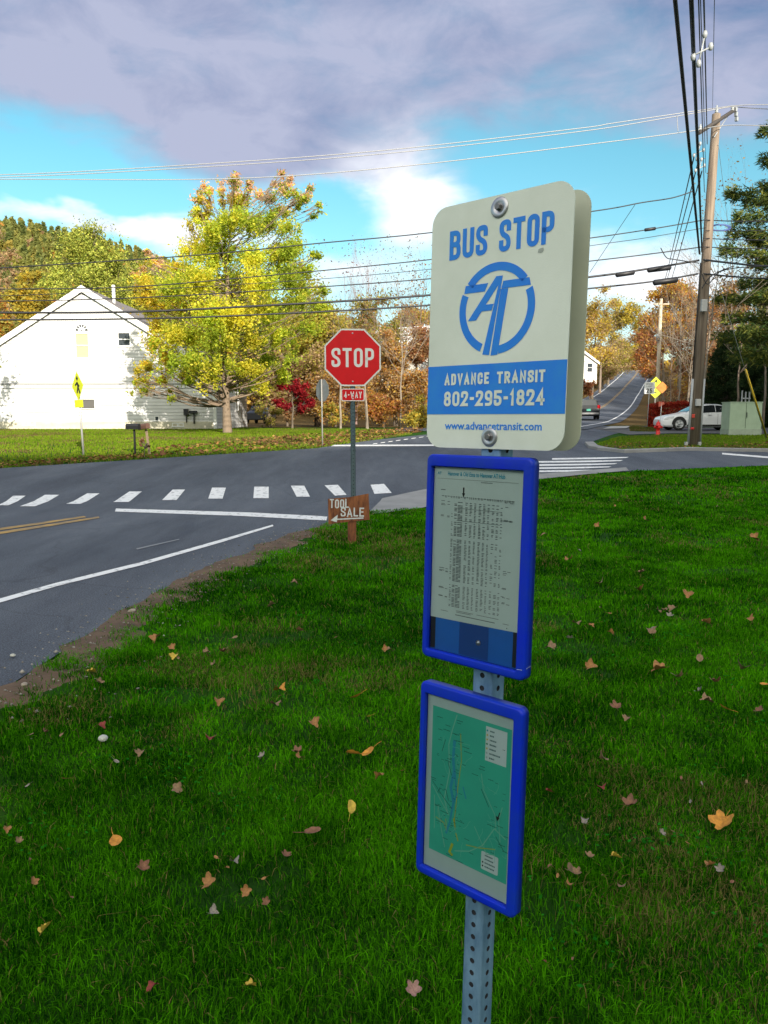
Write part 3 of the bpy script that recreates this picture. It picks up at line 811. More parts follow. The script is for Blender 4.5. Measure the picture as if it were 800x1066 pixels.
SR = Vector((.74007, -.67253, .00097)); SNn = Vector((-.67215, -.73960, .03474)); SU = Vector((.02265, .02636, .99940))
Lz = 1.7202
base = Vector((.20245, 1.43978, 1.71914)) - SU * Lz
bus = thing('bus_stop_sign', 'cream and blue bus stop sign on a perforated steel post with two blue notice frames', 'bus stop sign', base)
bus.rotation_euler = Matrix((SR, -SNn, SU)).transposed().to_euler()
mb = MB(); perforated(mb, .0445, -.25, Lz + .222, sides=(0, 1, 2, 3), cy=.0045 + .02225, cx=-.002)
mb.build('post', [M_GALV, M_DARKIN], bus)

def panel_mesh(y0, y1):
    m = MB()
    m.prism([(x, Lz + z) for x, z in rrect(-.1525, .1525, -.2285, .2285, .034, 8)], y0, y1)
    return m
pan = panel_mesh(0, .002).build('sign_panel', M_CREAM, bus)
panel_mesh(.0575, .0595).build('sign_panel', mat('panel_back', (.56, .58, .45), .5, c2=(.50, .52, .41), vscale=7), bus)
yl = -.0006
mb = MB()
text(mb, 'BUS', -.1085, -.0215, Lz + .1270, Lz + .1810, .0092, yl, gap=.0045)
text(mb, 'STOP', .0040, .1160, Lz + .1270, Lz + .1825, .0092, yl, gap=.0045)
mb.build('heading_text', M_SBLUE, pan, fix=False)
mb = MB()
cxr, czr, ro, ri = .002, .0275, .0825, .0675
def arc(a0, a1):
    n = 28; vs = []
    for k in range(n + 1):
        a = R(a0 + (a1 - a0) * k / n)
        vs += [(cxr + ro * math.cos(a), yl, Lz + czr + ro * math.sin(a)), (cxr + ri * math.cos(a), yl, Lz + czr + ri * math.sin(a))]
    mb.add(vs, [(2 * k, 2 * k + 1, 2 * k + 3, 2 * k + 2) for k in range(n)])
arc(38, 142); arc(-84, 23); arc(157, 247)
def poly2(pts, y=yl): mb.add([(x, y, Lz + z) for x, z in pts], [tuple(range(len(pts)))])
poly2([(-.0705, .0608), (-.0235, .0608), (-.0165, .0750), (-.0675, .0750)])            # left arm of the bar
poly2([(.0125, .0618), (.0745, .0618), (.0710, .0752), (.0160, .0752)])                # right arm
poly2([(-.0600, .0095), (-.0415, .0095), (-.0290, .0250), (-.0070, .0250), (-.0030, .0365), (-.0205, .0365), (.0060, .0690), (-.0245, -.0540), (-.0095, -.0560), (.0150, .0850), (.0005, .0850)])
poly2([(.0115, .0612), (.0275, .0612), (.0090, -.0560), (-.0060, -.0570)], yl - .00005)
mb.build('emblem', M_SBLUE, pan, fix=False)
mb = MB(); mb.add([(-.1524, yl, Lz - .164), (.1524, yl, Lz - .164), (.1524, yl, Lz - .0715), (-.1524, yl, Lz - .0715)], [(0, 1, 2, 3)])
mb.build('blue_band', M_SBLUE, pan, fix=False)
mb = MB(); yb = -.0012
text(mb, 'ADVANCE', -.1105, -.0070, Lz - .1085, Lz - .0870, .0046, yb, gap=.0034)
text(mb, 'TRANSIT', .0105, .1110, Lz - .1085, Lz - .0870, .0046, yb, gap=.0034)
text(mb, '802-295-1824', -.1108, .1118, Lz - .1490, Lz - .1205, .0056, yb, gap=.0036)
mb.build('band_text', M_CREAM, pan, fix=False)
t_ = font_text('web_address', 'www.advancetransit.com', -.1068, Lz - .1928, .0205, yl, M_SBLUE, pan, 1.0, .00042)
xs = [v.co.x for v in t_.data.vertices]; sc = .2155 / (max(xs) - min(xs)); x0 = min(xs)
for v in t_.data.vertices: v.co.x = -.1072 + (v.co.x - x0) * sc; v.co.z = Lz - .1928 + (v.co.z - (Lz - .1928)) * 1.0
# washers and bolts
for bx, bz, r in ((.0025, .2060, .0185), (-.002, -.2067, .0175)):
    mb = MB(); M = Matrix.Translation((bx, -.0002, Lz + bz)) @ Matrix.Rotation(R(90), 4, 'X')
    mb.lathe([(0.0001, .0024), (r * .55, .0024), (r * .62, .0030), (r * .93, .0022), (r, .0012), (r, 0)], 28, M)
    w = mb.build('washer', M_STEEL, pan)
    mb = MB(); M = Matrix.Translation((bx, -.0026, Lz + bz)) @ Matrix.Rotation(R(90), 4, 'X') @ Matrix.Rotation(R(17), 4, 'Z')
    mb.lathe([(.0001, .0062), (.0050, .0062), (.0066, .0050), (.0066, 0)], 6, M, smooth_=False)
    mb.build('bolt', mat('bolt_dark', (.20, .19, .19), .4, .8), pan)
for bz in (.206, -.2067):   # bolts and spacers seen in the gap between the two panels
    mb = MB(); mb.tube([(0, .003, Lz + bz), (0, .0575, Lz + bz)], .011, 10); mb.build('spacer', M_STEEL, bus)
# worn grey scuff on the panel
mb = MB(); mb.add([(.092 + .0055 * math.cos(k * .9) * (1 + .35 * math.sin(k * 2.1)), yl, Lz + .118 + .0055 * math.sin(k * .9) * (1 + .3 * math.cos(k * 1.7))) for k in range(7)], [tuple(range(7))])
mb.build('scuff_mark', mat('scuff', (.36, .40, .37), .7), pan, fix=False)

def frame(zc, kind):
    """blue moulded notice holder; zc relative to the panel centre"""
    z = Lz + zc
    x0, x1, z0, z1 = -.1367, .1040, z - .2025, z + .2025
    ox0, ox1, oz0, oz1 = -.1240, .0845, z - .1860, z + .1790
    nseg = 6
    def ring(a, b, c, d, r, y): return [(p, y, q) for p, q in rrect(a, b, c, d, r, nseg)]
    i = .0045
    rings = [ring(x0, x1, z0, z1, .013, .0040), ring(x0, x1, z0, z1, .013, -.0130),
             ring(x0 + .0014, x1 - .0014, z0 + .0014, z1 - .0014, .012, -.0164), ring(x0 + i, x1 - i, z0 + i, z1 - i, .010, -.0180),
             ring(ox0 - .002, ox1 + .002, oz0 - .002, oz1 + .002, .003, -.0180), ring(ox0, ox1, oz0, oz1, .002, -.0165), ring(ox0, ox1, oz0, oz1, .002, -.0060)]
    m = MB(); m.loops(rings, 0, False, close_first=True)
    fr = m.build('notice_frame', M_FRAME, bus)
    for f in fr.data.polygons: f.use_smooth = True
    fr.data.set_sharp_from_angle(angle=R(75)); fr.modifiers.new('weighted', 'WEIGHTED_NORMAL').weight = 90
    # seam of the removable bottom rail
    m = MB(); zs = z0 + .0205
    m.add([(ox1 + .003, -.01815, zs), (x1 - .005, -.01815, zs + .0012), (x1 - .005, -.01815, zs + .0022), (ox1 + .003, -.01815, zs + .0008)], [(0, 1, 2, 3)])
    m.add([(x1 + .00015, -.0125, zs + .003), (x1 + .00015, .003, zs + .0058), (x1 + .00015, .003, zs + .0066), (x1 + .00015, -.0125, zs + .0042)], [(0, 1, 2, 3)])
    if kind == 'timetable': m.build('rail_seam', mat('worn_edge', (.35, .42, .62), .6), fr, fix=False)
    m = MB(); m.box(((ox0 + ox1) / 2, -.0050, (oz0 + oz1) / 2), (ox1 - ox0 - .001, .002, oz1 - oz0 - .001)); m.build('backing_board', M_BOARD, fr)
    yp = -.0066
    if kind == 'timetable':
        for a, b in ((-.1236, -.1110), (.0700, .0815)):
            m = MB(); m.add([(a, yp + .0003, oz0 + .002), (b, yp + .0003, oz0 + .002), (b, yp + .0003, z - .115), (a, yp + .0003, z - .115)], [(0, 1, 2, 3)])
            m.build('dark_strip', mat('dark_strip', (.014, .016, .020), .5), fr, fix=False)
        m = MB(); m.add([(-.052, yp + .0002, oz0 + .002), (.016, yp + .0002, oz0 + .002), (.016, yp + .0002, z - .119), (-.052, yp + .0002, z - .119)], [(0, 1, 2, 3)])
        m.build('dark_strip', mat('board_patch', (.008, .07, .32), .5), fr, fix=False)
        m = MB(); M = Matrix.Translation((-.0067, yp, z - .1534)) @ Matrix.Rotation(R(90), 4, 'X')
        m.lathe([(.0001, .0030), (.0030, .0026), (.0052, .0012), (.0058, 0)], 16, M); m.build('screw', M_STEEL, fr)
        m = MB()   # the sheet, very slightly wavy
        nx, nz = 10, 12; vs = []
        for b in range(nz + 1):
            for a in range(nx + 1):
                u, v = a / nx, b / nz
                xx = -.1236 + .2056 * u; zz = z + .1780 - .2990 * v + .0035 * u * v
                vs.append((xx, yp - .0006 - .0006 * math.sin(u * 5 + v * 3) * math.sin(v * 4 + 1), zz))
        m.add(vs, [(b * (nx + 1) + a, b * (nx + 1) + a + 1, (b + 1) * (nx + 1) + a + 1, (b + 1) * (nx + 1) + a) for b in range(nz) for a in range(nx)], 0, True)
        sh = m.build('timetable_sheet', M_PAPER, fr, fix=False)
        yt = yp - .0016
        font_text('heading_text', 'Hanover & Old Etna to Hanover AT Hub', -.0905, z + .1625, .0112, yt, M_TEAL, sh, .70, .00022)
        font_text('heading_text', 'AT', -.1152, z + .1635, .0075, yt, M_TEAL, sh, 1., .0002)
        m = MB()
        m.add([(-.1152, yt, z + .1555), (.0700, yt, z + .1555), (.0700, yt, z + .1560), (-.1152, yt, z + .1560)], [(0, 1, 2, 3)])
        m.add([(-.012, yt, z + .1520), (.014, yt, z + .1520), (.014, yt, z + .1530), (-.012, yt, z + .1530)], [(0, 1, 2, 3)])
        ax = -.0512
        def dash(x, zz, w, h=.0010): m.add([(x, yt, zz), (x + w, yt, zz), (x + w, yt, zz + h), (x, yt, zz + h)], [(0, 1, 2, 3)])
        dash(-.106, z + .1335, .011, .0013)
        x = -.1035
        while x < .060:
            w = random.uniform(.0022, .0065); dash(x, z + .1215, w, .0012); 
            if random.random() < .8: dash(x + .001, z + .1195, w * .8, .0009)
            x += w + random.uniform(.0008, .0022)
        cols = [-.0790, -.0720, -.0640, -.0575, -.0460, -.0360, -.0255, -.0150, -.0050, .0050, .0150, .0245, .0340]
        row = 0; zz = .1110
        while zz > -.0955:
            blk = (row // 3)
            for ci, cx_ in enumerate(cols):
                if row in (13, 24, 25) or (55 < row < 58): break
                if random.random() < (.10 if 1 < ci < 9 else .24): continue
                if row < 8 and ci == 0: continue
                if ci >= 10 and (row % 4 == 3): continue
                w = .0062 if ci % 3 else .0048
                if ci in (1, 2, 3): dash(cx_, z + zz, w, .0013)
                else: dash(cx_, z + zz, w * random.uniform(.6, 1), .0011)
            zz -= .00265 if row % 7 else .0036; row += 1
        for zq in (.112, .1065, .104, .084, .082, -.020, -.0245, -.026, -.058, -.0595, -.075, -.076):
            dash(-.1045, z + zq, random.uniform(.007, .013)); 
            if random.random() < .6: dash(-.0890, z + zq - .001, .006)
        for zq in (.118, .110, .086, .084, -.0085, -.0120, -.0150, -.040, -.0415, -.056, -.0575, -.067, -.069):
            dash(.041 + random.uniform(0, .004), z + zq, random.uniform(.006, .010)); 
            if random.random() < .6: dash(.0535, z + zq - .0005, .007)
        dash(.0375, z + .0845, .020, .0007); dash(-.066, z + .100, .10, .0006); dash(-.066, z + .076, .10, .0006)
        dash(-.060, z - .1000, .040, .0009); dash(-.060, z - .1025, .035, .0009); dash(-.012, z - .1000, .050, .0008)
        dash(-.0975, z - .1045, .018, .0009); dash(-.0620, z - .1085, .092, .0014); dash(.048, z - .1065, .013, .0009); dash(.056, z - .114, .002, .002)
        m.build('printed_table', M_INK, sh, fix=False)
        m = MB(); m.add([(ax - .0016, yt - .0001, z + .141), (ax + .0016, yt - .0001, z + .141), (ax + .0016, yt - .0001, z + .130), (ax - .0016, yt - .0001, z + .130)], [(0, 1, 2, 3)])
        m.add([(ax - .0036, yt - .0001, z + .1300), (ax + .0036, yt - .0001, z + .1300), (ax, yt - .0001, z + .1215)], [(0, 1, 2)])
        m.build('arrow', M_INKD, sh, fix=False)
    else:
        m = MB(); m.add([(-.1236, yp, z - .1855), (.0841, yp, z - .1855), (.0841, yp, z + .1785), (-.1236, yp, z + .1785)], [(0, 1, 2, 3)])
        sh = m.build('map_sheet', mat('map_paper', (.50, .60, .60), .7, c2=(.45, .55, .56), vscale=5, bump=.1, bscale=14), fr, fix=False)
        yg = yp - .0004
        m = MB(); m.add([(-.1105, yg, z - .1475), (.0765, yg, z - .1475), (.0765, yg, z + .1545), (-.1105, yg, z + .1545)], [(0, 1, 2, 3)])
        m.build('map_ground', mat('map_green', (.05, .50, .37), .7, c2=(.045, .45, .34), vscale=10), sh, fix=False)
        yr = yg - .0003
        def route(name, m_, lines):
            q = MB()
            for k_, (w, pts) in enumerate(lines):
                stroke(q, [Vector((a, z + b)) for a, b in pts], False, w, yr - .00005 * (k_ % 5))
            return q.build(name, m_, sh, fix=False)
        route('map_river', mat('map_blue', (.03, .33, .48), .7), [(.0065, [(-.054, .098), (-.056, .062), (-.053, .03), (-.060, .0), (-.052, -.03)]), (.0045, [(-.052, -.03), (-.060, -.075), (-.068, -.10)]), (.004, [(-.052, .04), (-.045, -.01), (-.056, -.045)]), (.003, [(-.03, .01), (-.022, -.012)])])
        lanes = []
        for _ in range(34):
            a_, b_ = random.choice([(-.05, .09), (-.055, .02), (-.08, -.06), (-.05, -.09), (.03, -.05), (.05, -.07), (-.03, -.10), (-.04, .06), (.02, .04)]); a_ += random.gauss(0, .014); b_ += random.gauss(0, .020)
            th = random.uniform(0, 6.28); pts_ = [(a_, b_)]
            for _k in range(4):
                th += random.uniform(-.7, .7); a_ += .006 * math.cos(th); b_ += .008 * math.sin(th); pts_.append((max(-.108, min(.074, a_)), max(-.145, min(.150, b_))))
            lanes.append((.0007, pts_))
        route('map_street', mat('map_pale_thin', (.16, .58, .45), .7), lanes)
        route('map_road', mat('map_pale', (.20, .55, .42), .7), [(.0022, [(-.050, .150), (-.060, .118), (-.068, .085), (-.064, .03), (-.075, -.03), (-.064, -.06)]), (.0018, [(-.106, -.01), (-.085, -.035), (-.062, -.06)]), (.0018, [(-.09, -.05), (-.080, -.095), (-.070, -.13)]),
              (.0020, [(-.045, -.128), (-.010, -.115), (.020, -.092), (.046, -.048), (.072, -.060)]), (.0016, [(.012, .05), (.018, .02), (.046, -.02), (.050, -.05)]), (.0016, [(-.10, -.03), (-.098, -.10)]), (.0014, [(.0, -.06), (.03, -.105), (.05, -.10)]), (.0016, [(.062, .0), (.055, -.03), (.06, -.07)])])
        route('map_route', mat('map_yellow', (.42, .48, .04), .7), [(.0017, [(-.040, .115), (-.036, .06), (-.042, .01), (-.048, -.06), (-.046, -.085)]), (.0017, [(-.095, -.075), (-.074, -.080), (-.066, -.095), (-.070, -.07)]), (.0055, [(-.051, -.115), (-.058, -.135), (-.050, -.14)]), (.0017, [(-.018, -.105), (.010, -.100), (.050, -.088)]), (.0035, [(-.050, -.062), (-.046, -.078)]), (.0025, [(-.044, -.09), (-.038, -.105)])])
        q = MB()
        def word(xx, zz, w, h=.0013):
            a = xx
            while a < xx + w:
                b = random.uniform(.0010, .0030); q.add([(a, yr - .0004, z + zz), (a + b, yr - .0004, z + zz), (a + b, yr - .0004, z + zz + h), (a, yr - .0004, z + zz + h)], [(0, 1, 2, 3)]); a += b + .0006
        for xx, zz, w in ((-.098, .134, .012), (-.050, .139, .012), (-.049, .134, .010), (-.077, .122, .012), (-.095, .109, .010), (-.082, .112, .016), (-.045, .098, .012), (-.034, .090, .014), (-.060, .110, .014), (-.030, .082, .018), (-.070, .055, .010), (-.076, .05, .012), (-.033, .054, .008), (.008, .064, .012), (.006, .058, .012), (-.010, .043, .013), (.028, .044, .012), (-.110, .004, .012), (-.108, .0, .010), (-.085, -.004, .006),
                          (-.098, -.050, .016), (-.083, -.058, .018), (-.094, -.082, .014), (-.044, -.064, .020), (-.022, -.094, .010), (.030, -.045, .020), (.052, -.040, .014), (.055, -.075, .016), (.066, -.085, .012), (-.075, -.112, .012), (-.010, -.118, .008), (-.065, -.142, .014), (-.040, -.146, .016), (-.094, .088, .006), (.068, -.055, .008)):
            word(xx, zz, w)
        for _ in range(60):
            word(random.choice([-.05, -.045, -.055, -.085, .05]) + random.uniform(-.012, .012), random.uniform(-.10, .12), random.uniform(.003, .006), .001)
        for pts in (((-.076, .093), (-.084, .066)), ((-.106, -.002), (-.074, -.030), (-.056, -.043)), ((-.086, -.012), (-.092, -.022)), ((-.068, .048), (-.058, .024)), ((.013, .02), (.032, -.010)), ((-.072, -.008), (-.064, -.030)), ((.050, -.062), (.070, -.085))):
            stroke(q, [Vector((a, z + b)) for a, b in pts], False, .0011, yr - .0004)
        q.build('map_lettering', mat('map_ink', (.012, .10, .085), .8), sh, fix=False)
        q = MB(); sx_, sz_ = .0530, z - .022
        stroke(q, [Vector((sx_ + .004, sz_ + .010)), Vector((sx_, sz_ - .004))], False, .0022, yr - .0005)
        q.add([(sx_ - .0045, yr - .0005, sz_ + .001), (sx_ + .004, yr - .0005, sz_ - .001), (sx_ - .0015, yr - .0005, sz_ - .009)], [(0, 1, 2)]); q.build('map_arrow', M_INKD, sh, fix=False)
        q = MB()
        q.add([(.0190, yr, z + .0795), (.0668, yr, z + .0795), (.0668, yr, z + .1470), (.0190, yr, z + .1470)], [(0, 1, 2, 3)])
        q.build('map_legend', mat('legend_paper', (.62, .70, .72), .7), sh, fix=False); q = MB()
        q.add([(p, yr, z + w) for p, w in rrect(.0185, .0575, -.1385, -.1020, .003, 3)], [tuple(range(16))])
        leg = q.build('map_legend', mat('legend_paper', (.62, .70, .72), .7), sh, fix=False)
        q = MB(); cols_ = [0, 1, 1, 2, 1, 3, 3]
        for k_ in range(7):
            zz = .1390 - k_ * .0088
            q.add([(.0225 + .0021 * math.cos(t), yr - .0003, z + zz + .0021 * math.sin(t)) for t in [math.pi / 4 * j for j in range(8)]], [tuple(range(8))], cols_[k_])
            a = .0285
            while a < .0285 + (.009, .008, .015, .014, .013, .022, .011)[k_]:
                b = random.uniform(.0014, .003); q.add([(a, yr - .0003, z + zz - .0014), (a + b, yr - .0003, z + zz - .0014), (a + b, yr - .0003, z + zz + .0016), (a, yr - .0003, z + zz + .0016)], [(0, 1, 2, 3)], 4); a += b + .0007
        for k_ in range(4):
            zz = -.1085 - k_ * .0075; a = .0270
            if k_ > 1: q.add([(.0225 + .0019 * math.cos(t), yr - .0003, z + zz + .0019 * math.sin(t)) for t in [math.pi / 4 * j for j in range(8)]], [tuple(range(8))], 5)
            while a < .027 + (.016, .018, .023, .022)[k_]:
                b = random.uniform(.0014, .003); q.add([(a, yr - .0003, z + zz - .0014), (a + b, yr - .0003, z + zz - .0014), (a + b, yr - .0003, z + zz + .0014), (a, yr - .0003, z + zz + .0014)], [(0, 1, 2, 3)], 4); a += b + .0007
        q.build('legend_print', [mat('lg_teal', (.03, .35, .42), .7), mat('lg_yel', (.6, .5, .1), .7), mat('lg_green', (.03, .28, .14), .7), mat('lg_grey', (.4, .5, .5), .7), mat('lg_ink', (.05, .14, .15), .8), M_INKD], leg, fix=False)
    # clear cover
    if 'clear_cover' not in MATS:
        mm = bpy.data.materials.new('clear_cover'); N, L = nt(mm); N.remove(N['Principled BSDF'])
        tr = N.new('ShaderNodeBsdfTransparent'); tr.inputs[0].default_value = (.90, .95, .96, 1); gl = N.new('ShaderNodeBsdfGlossy'); gl.inputs['Roughness'].default_value = .12
        fn = N.new('ShaderNodeFresnel'); fn.inputs[0].default_value = 1.4; mx = N.new('ShaderNodeMixShader')
        L.new(fn.outputs[0], mx.inputs[0]); L.new(tr.outputs[0], mx.inputs[1]); L.new(gl.outputs[0], mx.inputs[2]); L.new(mx.outputs[0], N['Material Output'].inputs[0]); MATS['clear_cover'] = mm
    m = MB(); m.add([(ox0 + .0005, -.0100, oz0 + .0005), (ox1 - .0005, -.0100, oz0 + .0005), (ox1 - .0005, -.0100, oz1 - .0005), (ox0 + .0005, -.0100, oz1 - .0005)], [(0, 1, 2, 3)])
    m.build('clear_cover', MATS['clear_cover'], fr, fix=False)
    return fr
fr1 = frame(-.4442, 'timetable'); fr1['label'] = 'blue frame holding a printed timetable with a black arrow'
fr2 = frame(-.9005, 'map'); fr2['label'] = 'blue frame holding a green route map'

# ================================================================== STOP SIGN
M_RED = mat('stop_red', (.74, .006, .014), .4, c2=(.66, .005, .012), vscale=5)
M_WHITE = mat('sign_white', (.80, .80, .80), .45)
M_GPOST = mat('green_grey_post', (.10, .15, .17), .6, .2, c2=(.07, .11, .13), vscale=20)
ss = 10.4
sx = (368 - 400) / FPX * ss
stop = thing('stop_sign', 'red octagonal stop sign with a small red plaque below it, near the tool sale board', 'stop sign', (sx, ss, 0), (0, 0, R(5)))
def uchannel(mb, z0, z1, w=.05, d=.028, pitch=.0254 * 2):
    """U-channel post with holes down the web"""
    n = int((z1 - z0) / pitch); h = .007; t = .004
    for i in range(n):
        za, zb = z0 + i * pitch, z0 + (i + 1) * pitch; zc = (za + zb) / 2; a = w * .28
        ring = [(h * math.cos(k * math.pi / 4), 0, zc + h * math.sin(k * math.pi / 4)) for k in range(8)]
        out = [(a, 0, zc), (a, 0, zb), (0, 0, zb), (-a, 0, zb), (-a, 0, zc), (-a, 0, za), (0, 0, za), (a, 0, za)]
        mb.add(ring + out, [(j, 8 + j, 8 + (j + 1) % 8, (j + 1) % 8) for j in range(8)])
    a = w * .28; z1 = z0 + n * pitch
    for s in (-1, 1):
        p = [(s * a, 0), (s * (a + .004), d), (s * w / 2, d), (s * w / 2, d + t), (s * a, d + t), (s * (a - .004), t)]
        mb.loops([[(x, y, z) for x, y in p] for z in (z0, z1)], 0, False, True, True)
    mb.box((0, t + .006, (z0 + z1) / 2), (a * 2 - .01, .002, z1 - z0), mi=1)
mb = MB(); uchannel(mb, -.2, 2.66, .066, .035); mb.build('post', [M_GPOST, M_DARKIN], stop)
zc = 1.55 + (434 - 373.8) * ss / FPX
def octa(r, y, rot=22.5): return [(r * math.cos(R(rot + 45 * k)), y, zc + r * math.sin(R(rot + 45 * k))) for k in range(8)]
ro_ = .375 / math.cos(R(22.5))
mb = MB(); mb.loops([octa(ro_, -.003), octa(ro_, -.006)], 0, False, True, True); so = mb.build('sign_panel', M_WHITE, stop)
mb = MB(); mb.add(octa(ro_ - .022, -.0066), [tuple(range(8))]); mb.build('red_field', M_RED, so, fix=False)
mb = MB(); text(mb, 'STOP', -.283, .283, zc - .125, zc + .125, .037, -.0076, gap=.030); mb.build('stop_text', M_WHITE, so, fix=False)
for q in (.315, -.315):
    mb = MB(); mb.lathe([(.0001, .004), (.008, .003), (.011, 0)], 10, Matrix.Translation((0, -.007, zc + q)) @ Matrix.Rotation(R(90), 4, 'X')); mb.build('bolt', M_STEEL, so)
z4 = 1.55 + (434 - 411.5) * ss / FPX
mb = MB(); mb.prism([(x, z) for x, z in rrect(-.155, .155, z4 - .083, z4 + .083, .02, 4)], -.003, -.006); pl = mb.build('way_plaque', M_WHITE, stop)
mb = MB(); mb.prism([(x, z) for x, z in rrect(-.144, .144, z4 - .072, z4 + .072, .014, 4)], -.0062, -.0066); mb.build('red_field', M_RED, pl)
mb = MB(); text(mb, '4-WAY', -.118, .118, z4 - .043, z4 + .043, .014, -.0076, gap=.012); mb.build('plaque_text', M_WHITE, pl, fix=False)
mb = MB(); mb.lathe([(.0001, .005), (.008, .004), (.012, 0)], 10, Matrix.Translation((.004, -.008, z4 + .01)) @ Matrix.Rotation(R(90), 4, 'X')); mb.build('bolt', M_STEEL, pl)
mb = MB(); mb.lathe([(.0001, .005), (.008, .004), (.012, 0)], 10, Matrix.Translation((.0, -.008, z4 - .055)) @ Matrix.Rotation(R(90), 4, 'X')); mb.build('bolt', M_STEEL, pl)

# ================================================================== TOOL SALE BOARD
M_PLY = mat('rough_board', (.30, .105, .035), .8, c2=(.075, .022, .012), vscale=9, stretch=(2.2, 1, .5), detail=8, bump=.4, bscale=30)
b_y = 10.0; bx_, by_ = gp(366, 572)
by_ = 9.35; bx_ = (366 - 400) / FPX * by_
tool = thing('sale_sign', 'rough brown board on a wooden stake with TOOL SALE painted in white', 'sign', (bx_, by_, 0), (R(-2), R(1), R(4)))
k_ = FPX / by_
def bz(py): return 1.55 - (py - 434) / k_
def bxx(px): return (px - 366) / k_
bp = [(bxx(341.5), bz(546)), (bxx(340.5), bz(519.5)), (bxx(363), bz(517.5)), (bxx(383), bz(513.5)), (bxx(384.5), bz(541)), (bxx(362), bz(543.5))]
mb = MB(); mb.prism(bp, -.012, .0); brd = mb.build('board', M_PLY, tool)
mb = MB(); mb.prism([(bxx(362), bz(575)), (bxx(366), bz(577)), (bxx(370.5), bz(572)), (bxx(370.5), bz(520)), (bxx(361), bz(520))], .001, .032); mb.build('stake', M_PLY, tool)
M_CHALK = mat('hand_paint', (.66, .70, .72), .8, c2=(.50, .52, .54), vscale=30)
mb = MB()
text(mb, 'TOOL', bxx(342.6), bxx(362.5), bz(529.2), bz(519.8), .016, -.0135, gap=.012, jit=.009)
text(mb, 'SALE', bxx(354), bxx(378.5), bz(538.0), bz(528.5), .017, -.0135, gap=.014, jit=.009)
stroke(mb, [Vector((bxx(348), bz(541.0))), Vector((bxx(378), bz(539.2)))], False, .016, -.0137)
mb.add([(bxx(343.5), -.0138, bz(542)), (bxx(350), -.0138, bz(544)), (bxx(351), -.0138, bz(536))], [(0, 1, 2)])
mb.build('painted_text', M_CHALK, brd, fix=False)

# far stop sign seen from behind
fy = 27.5; fx, fyy = gp(336, 465)
fy = fyy; k_ = FPX / fy; zb = float(H(fx, fy))
fs_ = thing('stop_sign', 'back of a grey octagonal sign on a thin post across the road', 'stop sign', (fx, fy, zb), (0, R(-.6), R(-50)))
zc2 = 1.55 + (434 - 407) / k_ - zb
mb = MB(); rr_ = .40
mb.loops([[(rr_ * math.cos(R(22.5 + 45 * k)), y, zc2 + rr_ * math.sin(R(22.5 + 45 * k))) for k in range(8)] for y in (.03, .034)], 0, False, True, True)
mb.build('sign_panel', mat('bare_aluminium', (.24, .25, .26), .5, .5, var=.2, vscale=4), fs_)
mb = MB(); mb.tube([(0, 0, -.2), (0, 0, zc2 + .38)], .025, 8); mb.build('post', mat('weathered_post', (.30, .29, .27), .6, .3), fs_)

# ================================================================== TREES
M_LEAF = leafmat('leaf', .58)
M_NEEDLE = leafmat('needle', .25)
M_BARK = mat('bark', (.17, .135, .10), .9, c2=(.09, .07, .05), vscale=9, stretch=(1, 1, .25), bump=.6, bscale=20)
M_PALEBARK = mat('pale_bark', (.30, .25, .20), .85, c2=(.18, .145, .11), vscale=6, stretch=(1, 1, .4))
M_GREYBARK = mat('grey_bark', (.26, .20, .15), .9, c2=(.15, .11, .085), vscale=6, stretch=(1, 1, .4))

def leaf_cloud(P, size, tint, up=.35):
    """one diamond leaf per point"""
    n = len(P)
    nr = rng.normal(0, 1, (n, 3)); nr[:, 2] = np.abs(nr[:, 2]) + up; nr /= np.linalg.norm(nr, axis=1)[:, None]
    a = rng.normal(0, 1, (n, 3)); u = np.cross(nr, a); u /= np.linalg.norm(u, axis=1)[:, None] + 1e-9; v = np.cross(nr, u)
    s = (size * rng.uniform(.6, 1.35, n))[:, None]
    V = np.stack([P - u * s, P + v * s * .55, P + u * s, P - v * s * .55], 1).reshape(-1, 3)
    return V, np.arange(4 * n).reshape(n, 4), np.repeat(tint, 4, 0)

def palette(n, cols, wts, var=.22):
    cols = np.array(cols); w = np.array(wts, float); w /= w.sum()
    return cols[rng.choice(len(cols), n, p=w)] * rng.uniform(1 - var, 1 + var, (n, 1))

def segs_mesh(name, S, m, parent, sides=5):
    """S: list of (p0,p1,r0,r1)"""
    p0 = np.array([s[0] for s in S]); p1 = np.array([s[1] for s in S]); r0 = np.array([s[2] for s in S]); r1 = np.array([s[3] for s in S])
    d = p1 - p0; d /= np.linalg.norm(d, axis=1)[:, None] + 1e-9
    ref = np.where(np.abs(d[:, 2:3]) < .9, np.array([[0, 0, 1.]]), np.array([[1., 0, 0]])); u = np.cross(d, ref); u /= np.linalg.norm(u, axis=1)[:, None]; v = np.cross(d, u)
    n = len(S); V = np.empty((n, 2 * sides, 3))
    for k in range(sides):
        a = 2 * math.pi * k / sides; o = u * math.cos(a) + v * math.sin(a)
        V[:, k] = p0 + o * r0[:, None]; V[:, sides + k] = p1 + o * r1[:, None]
    f = np.array([[k, (k + 1) % sides, sides + (k + 1) % sides, sides + k] for k in range(sides)])
    F_ = (f[None] + 2 * sides * np.arange(n)[:, None, None]).reshape(-1, 4)
    return np_mesh(name, V.reshape(-1, 3), F_, m, None, parent)

def limb(S, p, q, r0, r1, n=5, sag=.0, wob=.06):
    p = np.array(p, float); q = np.array(q, float); L_ = np.linalg.norm(q - p); prev = p
    for k in range(1, n + 1):
        t = k / n; x = p + (q - p) * t; x = x + np.array([0, 0, -sag * L_ * 4 * t * (1 - t)]) + (rng.normal(0, wob * L_ / n, 3) if k < n else 0)
        S.append((prev, x, r0 + (r1 - r0) * (t - 1 / n), r0 + (r1 - r0) * t)); prev = x

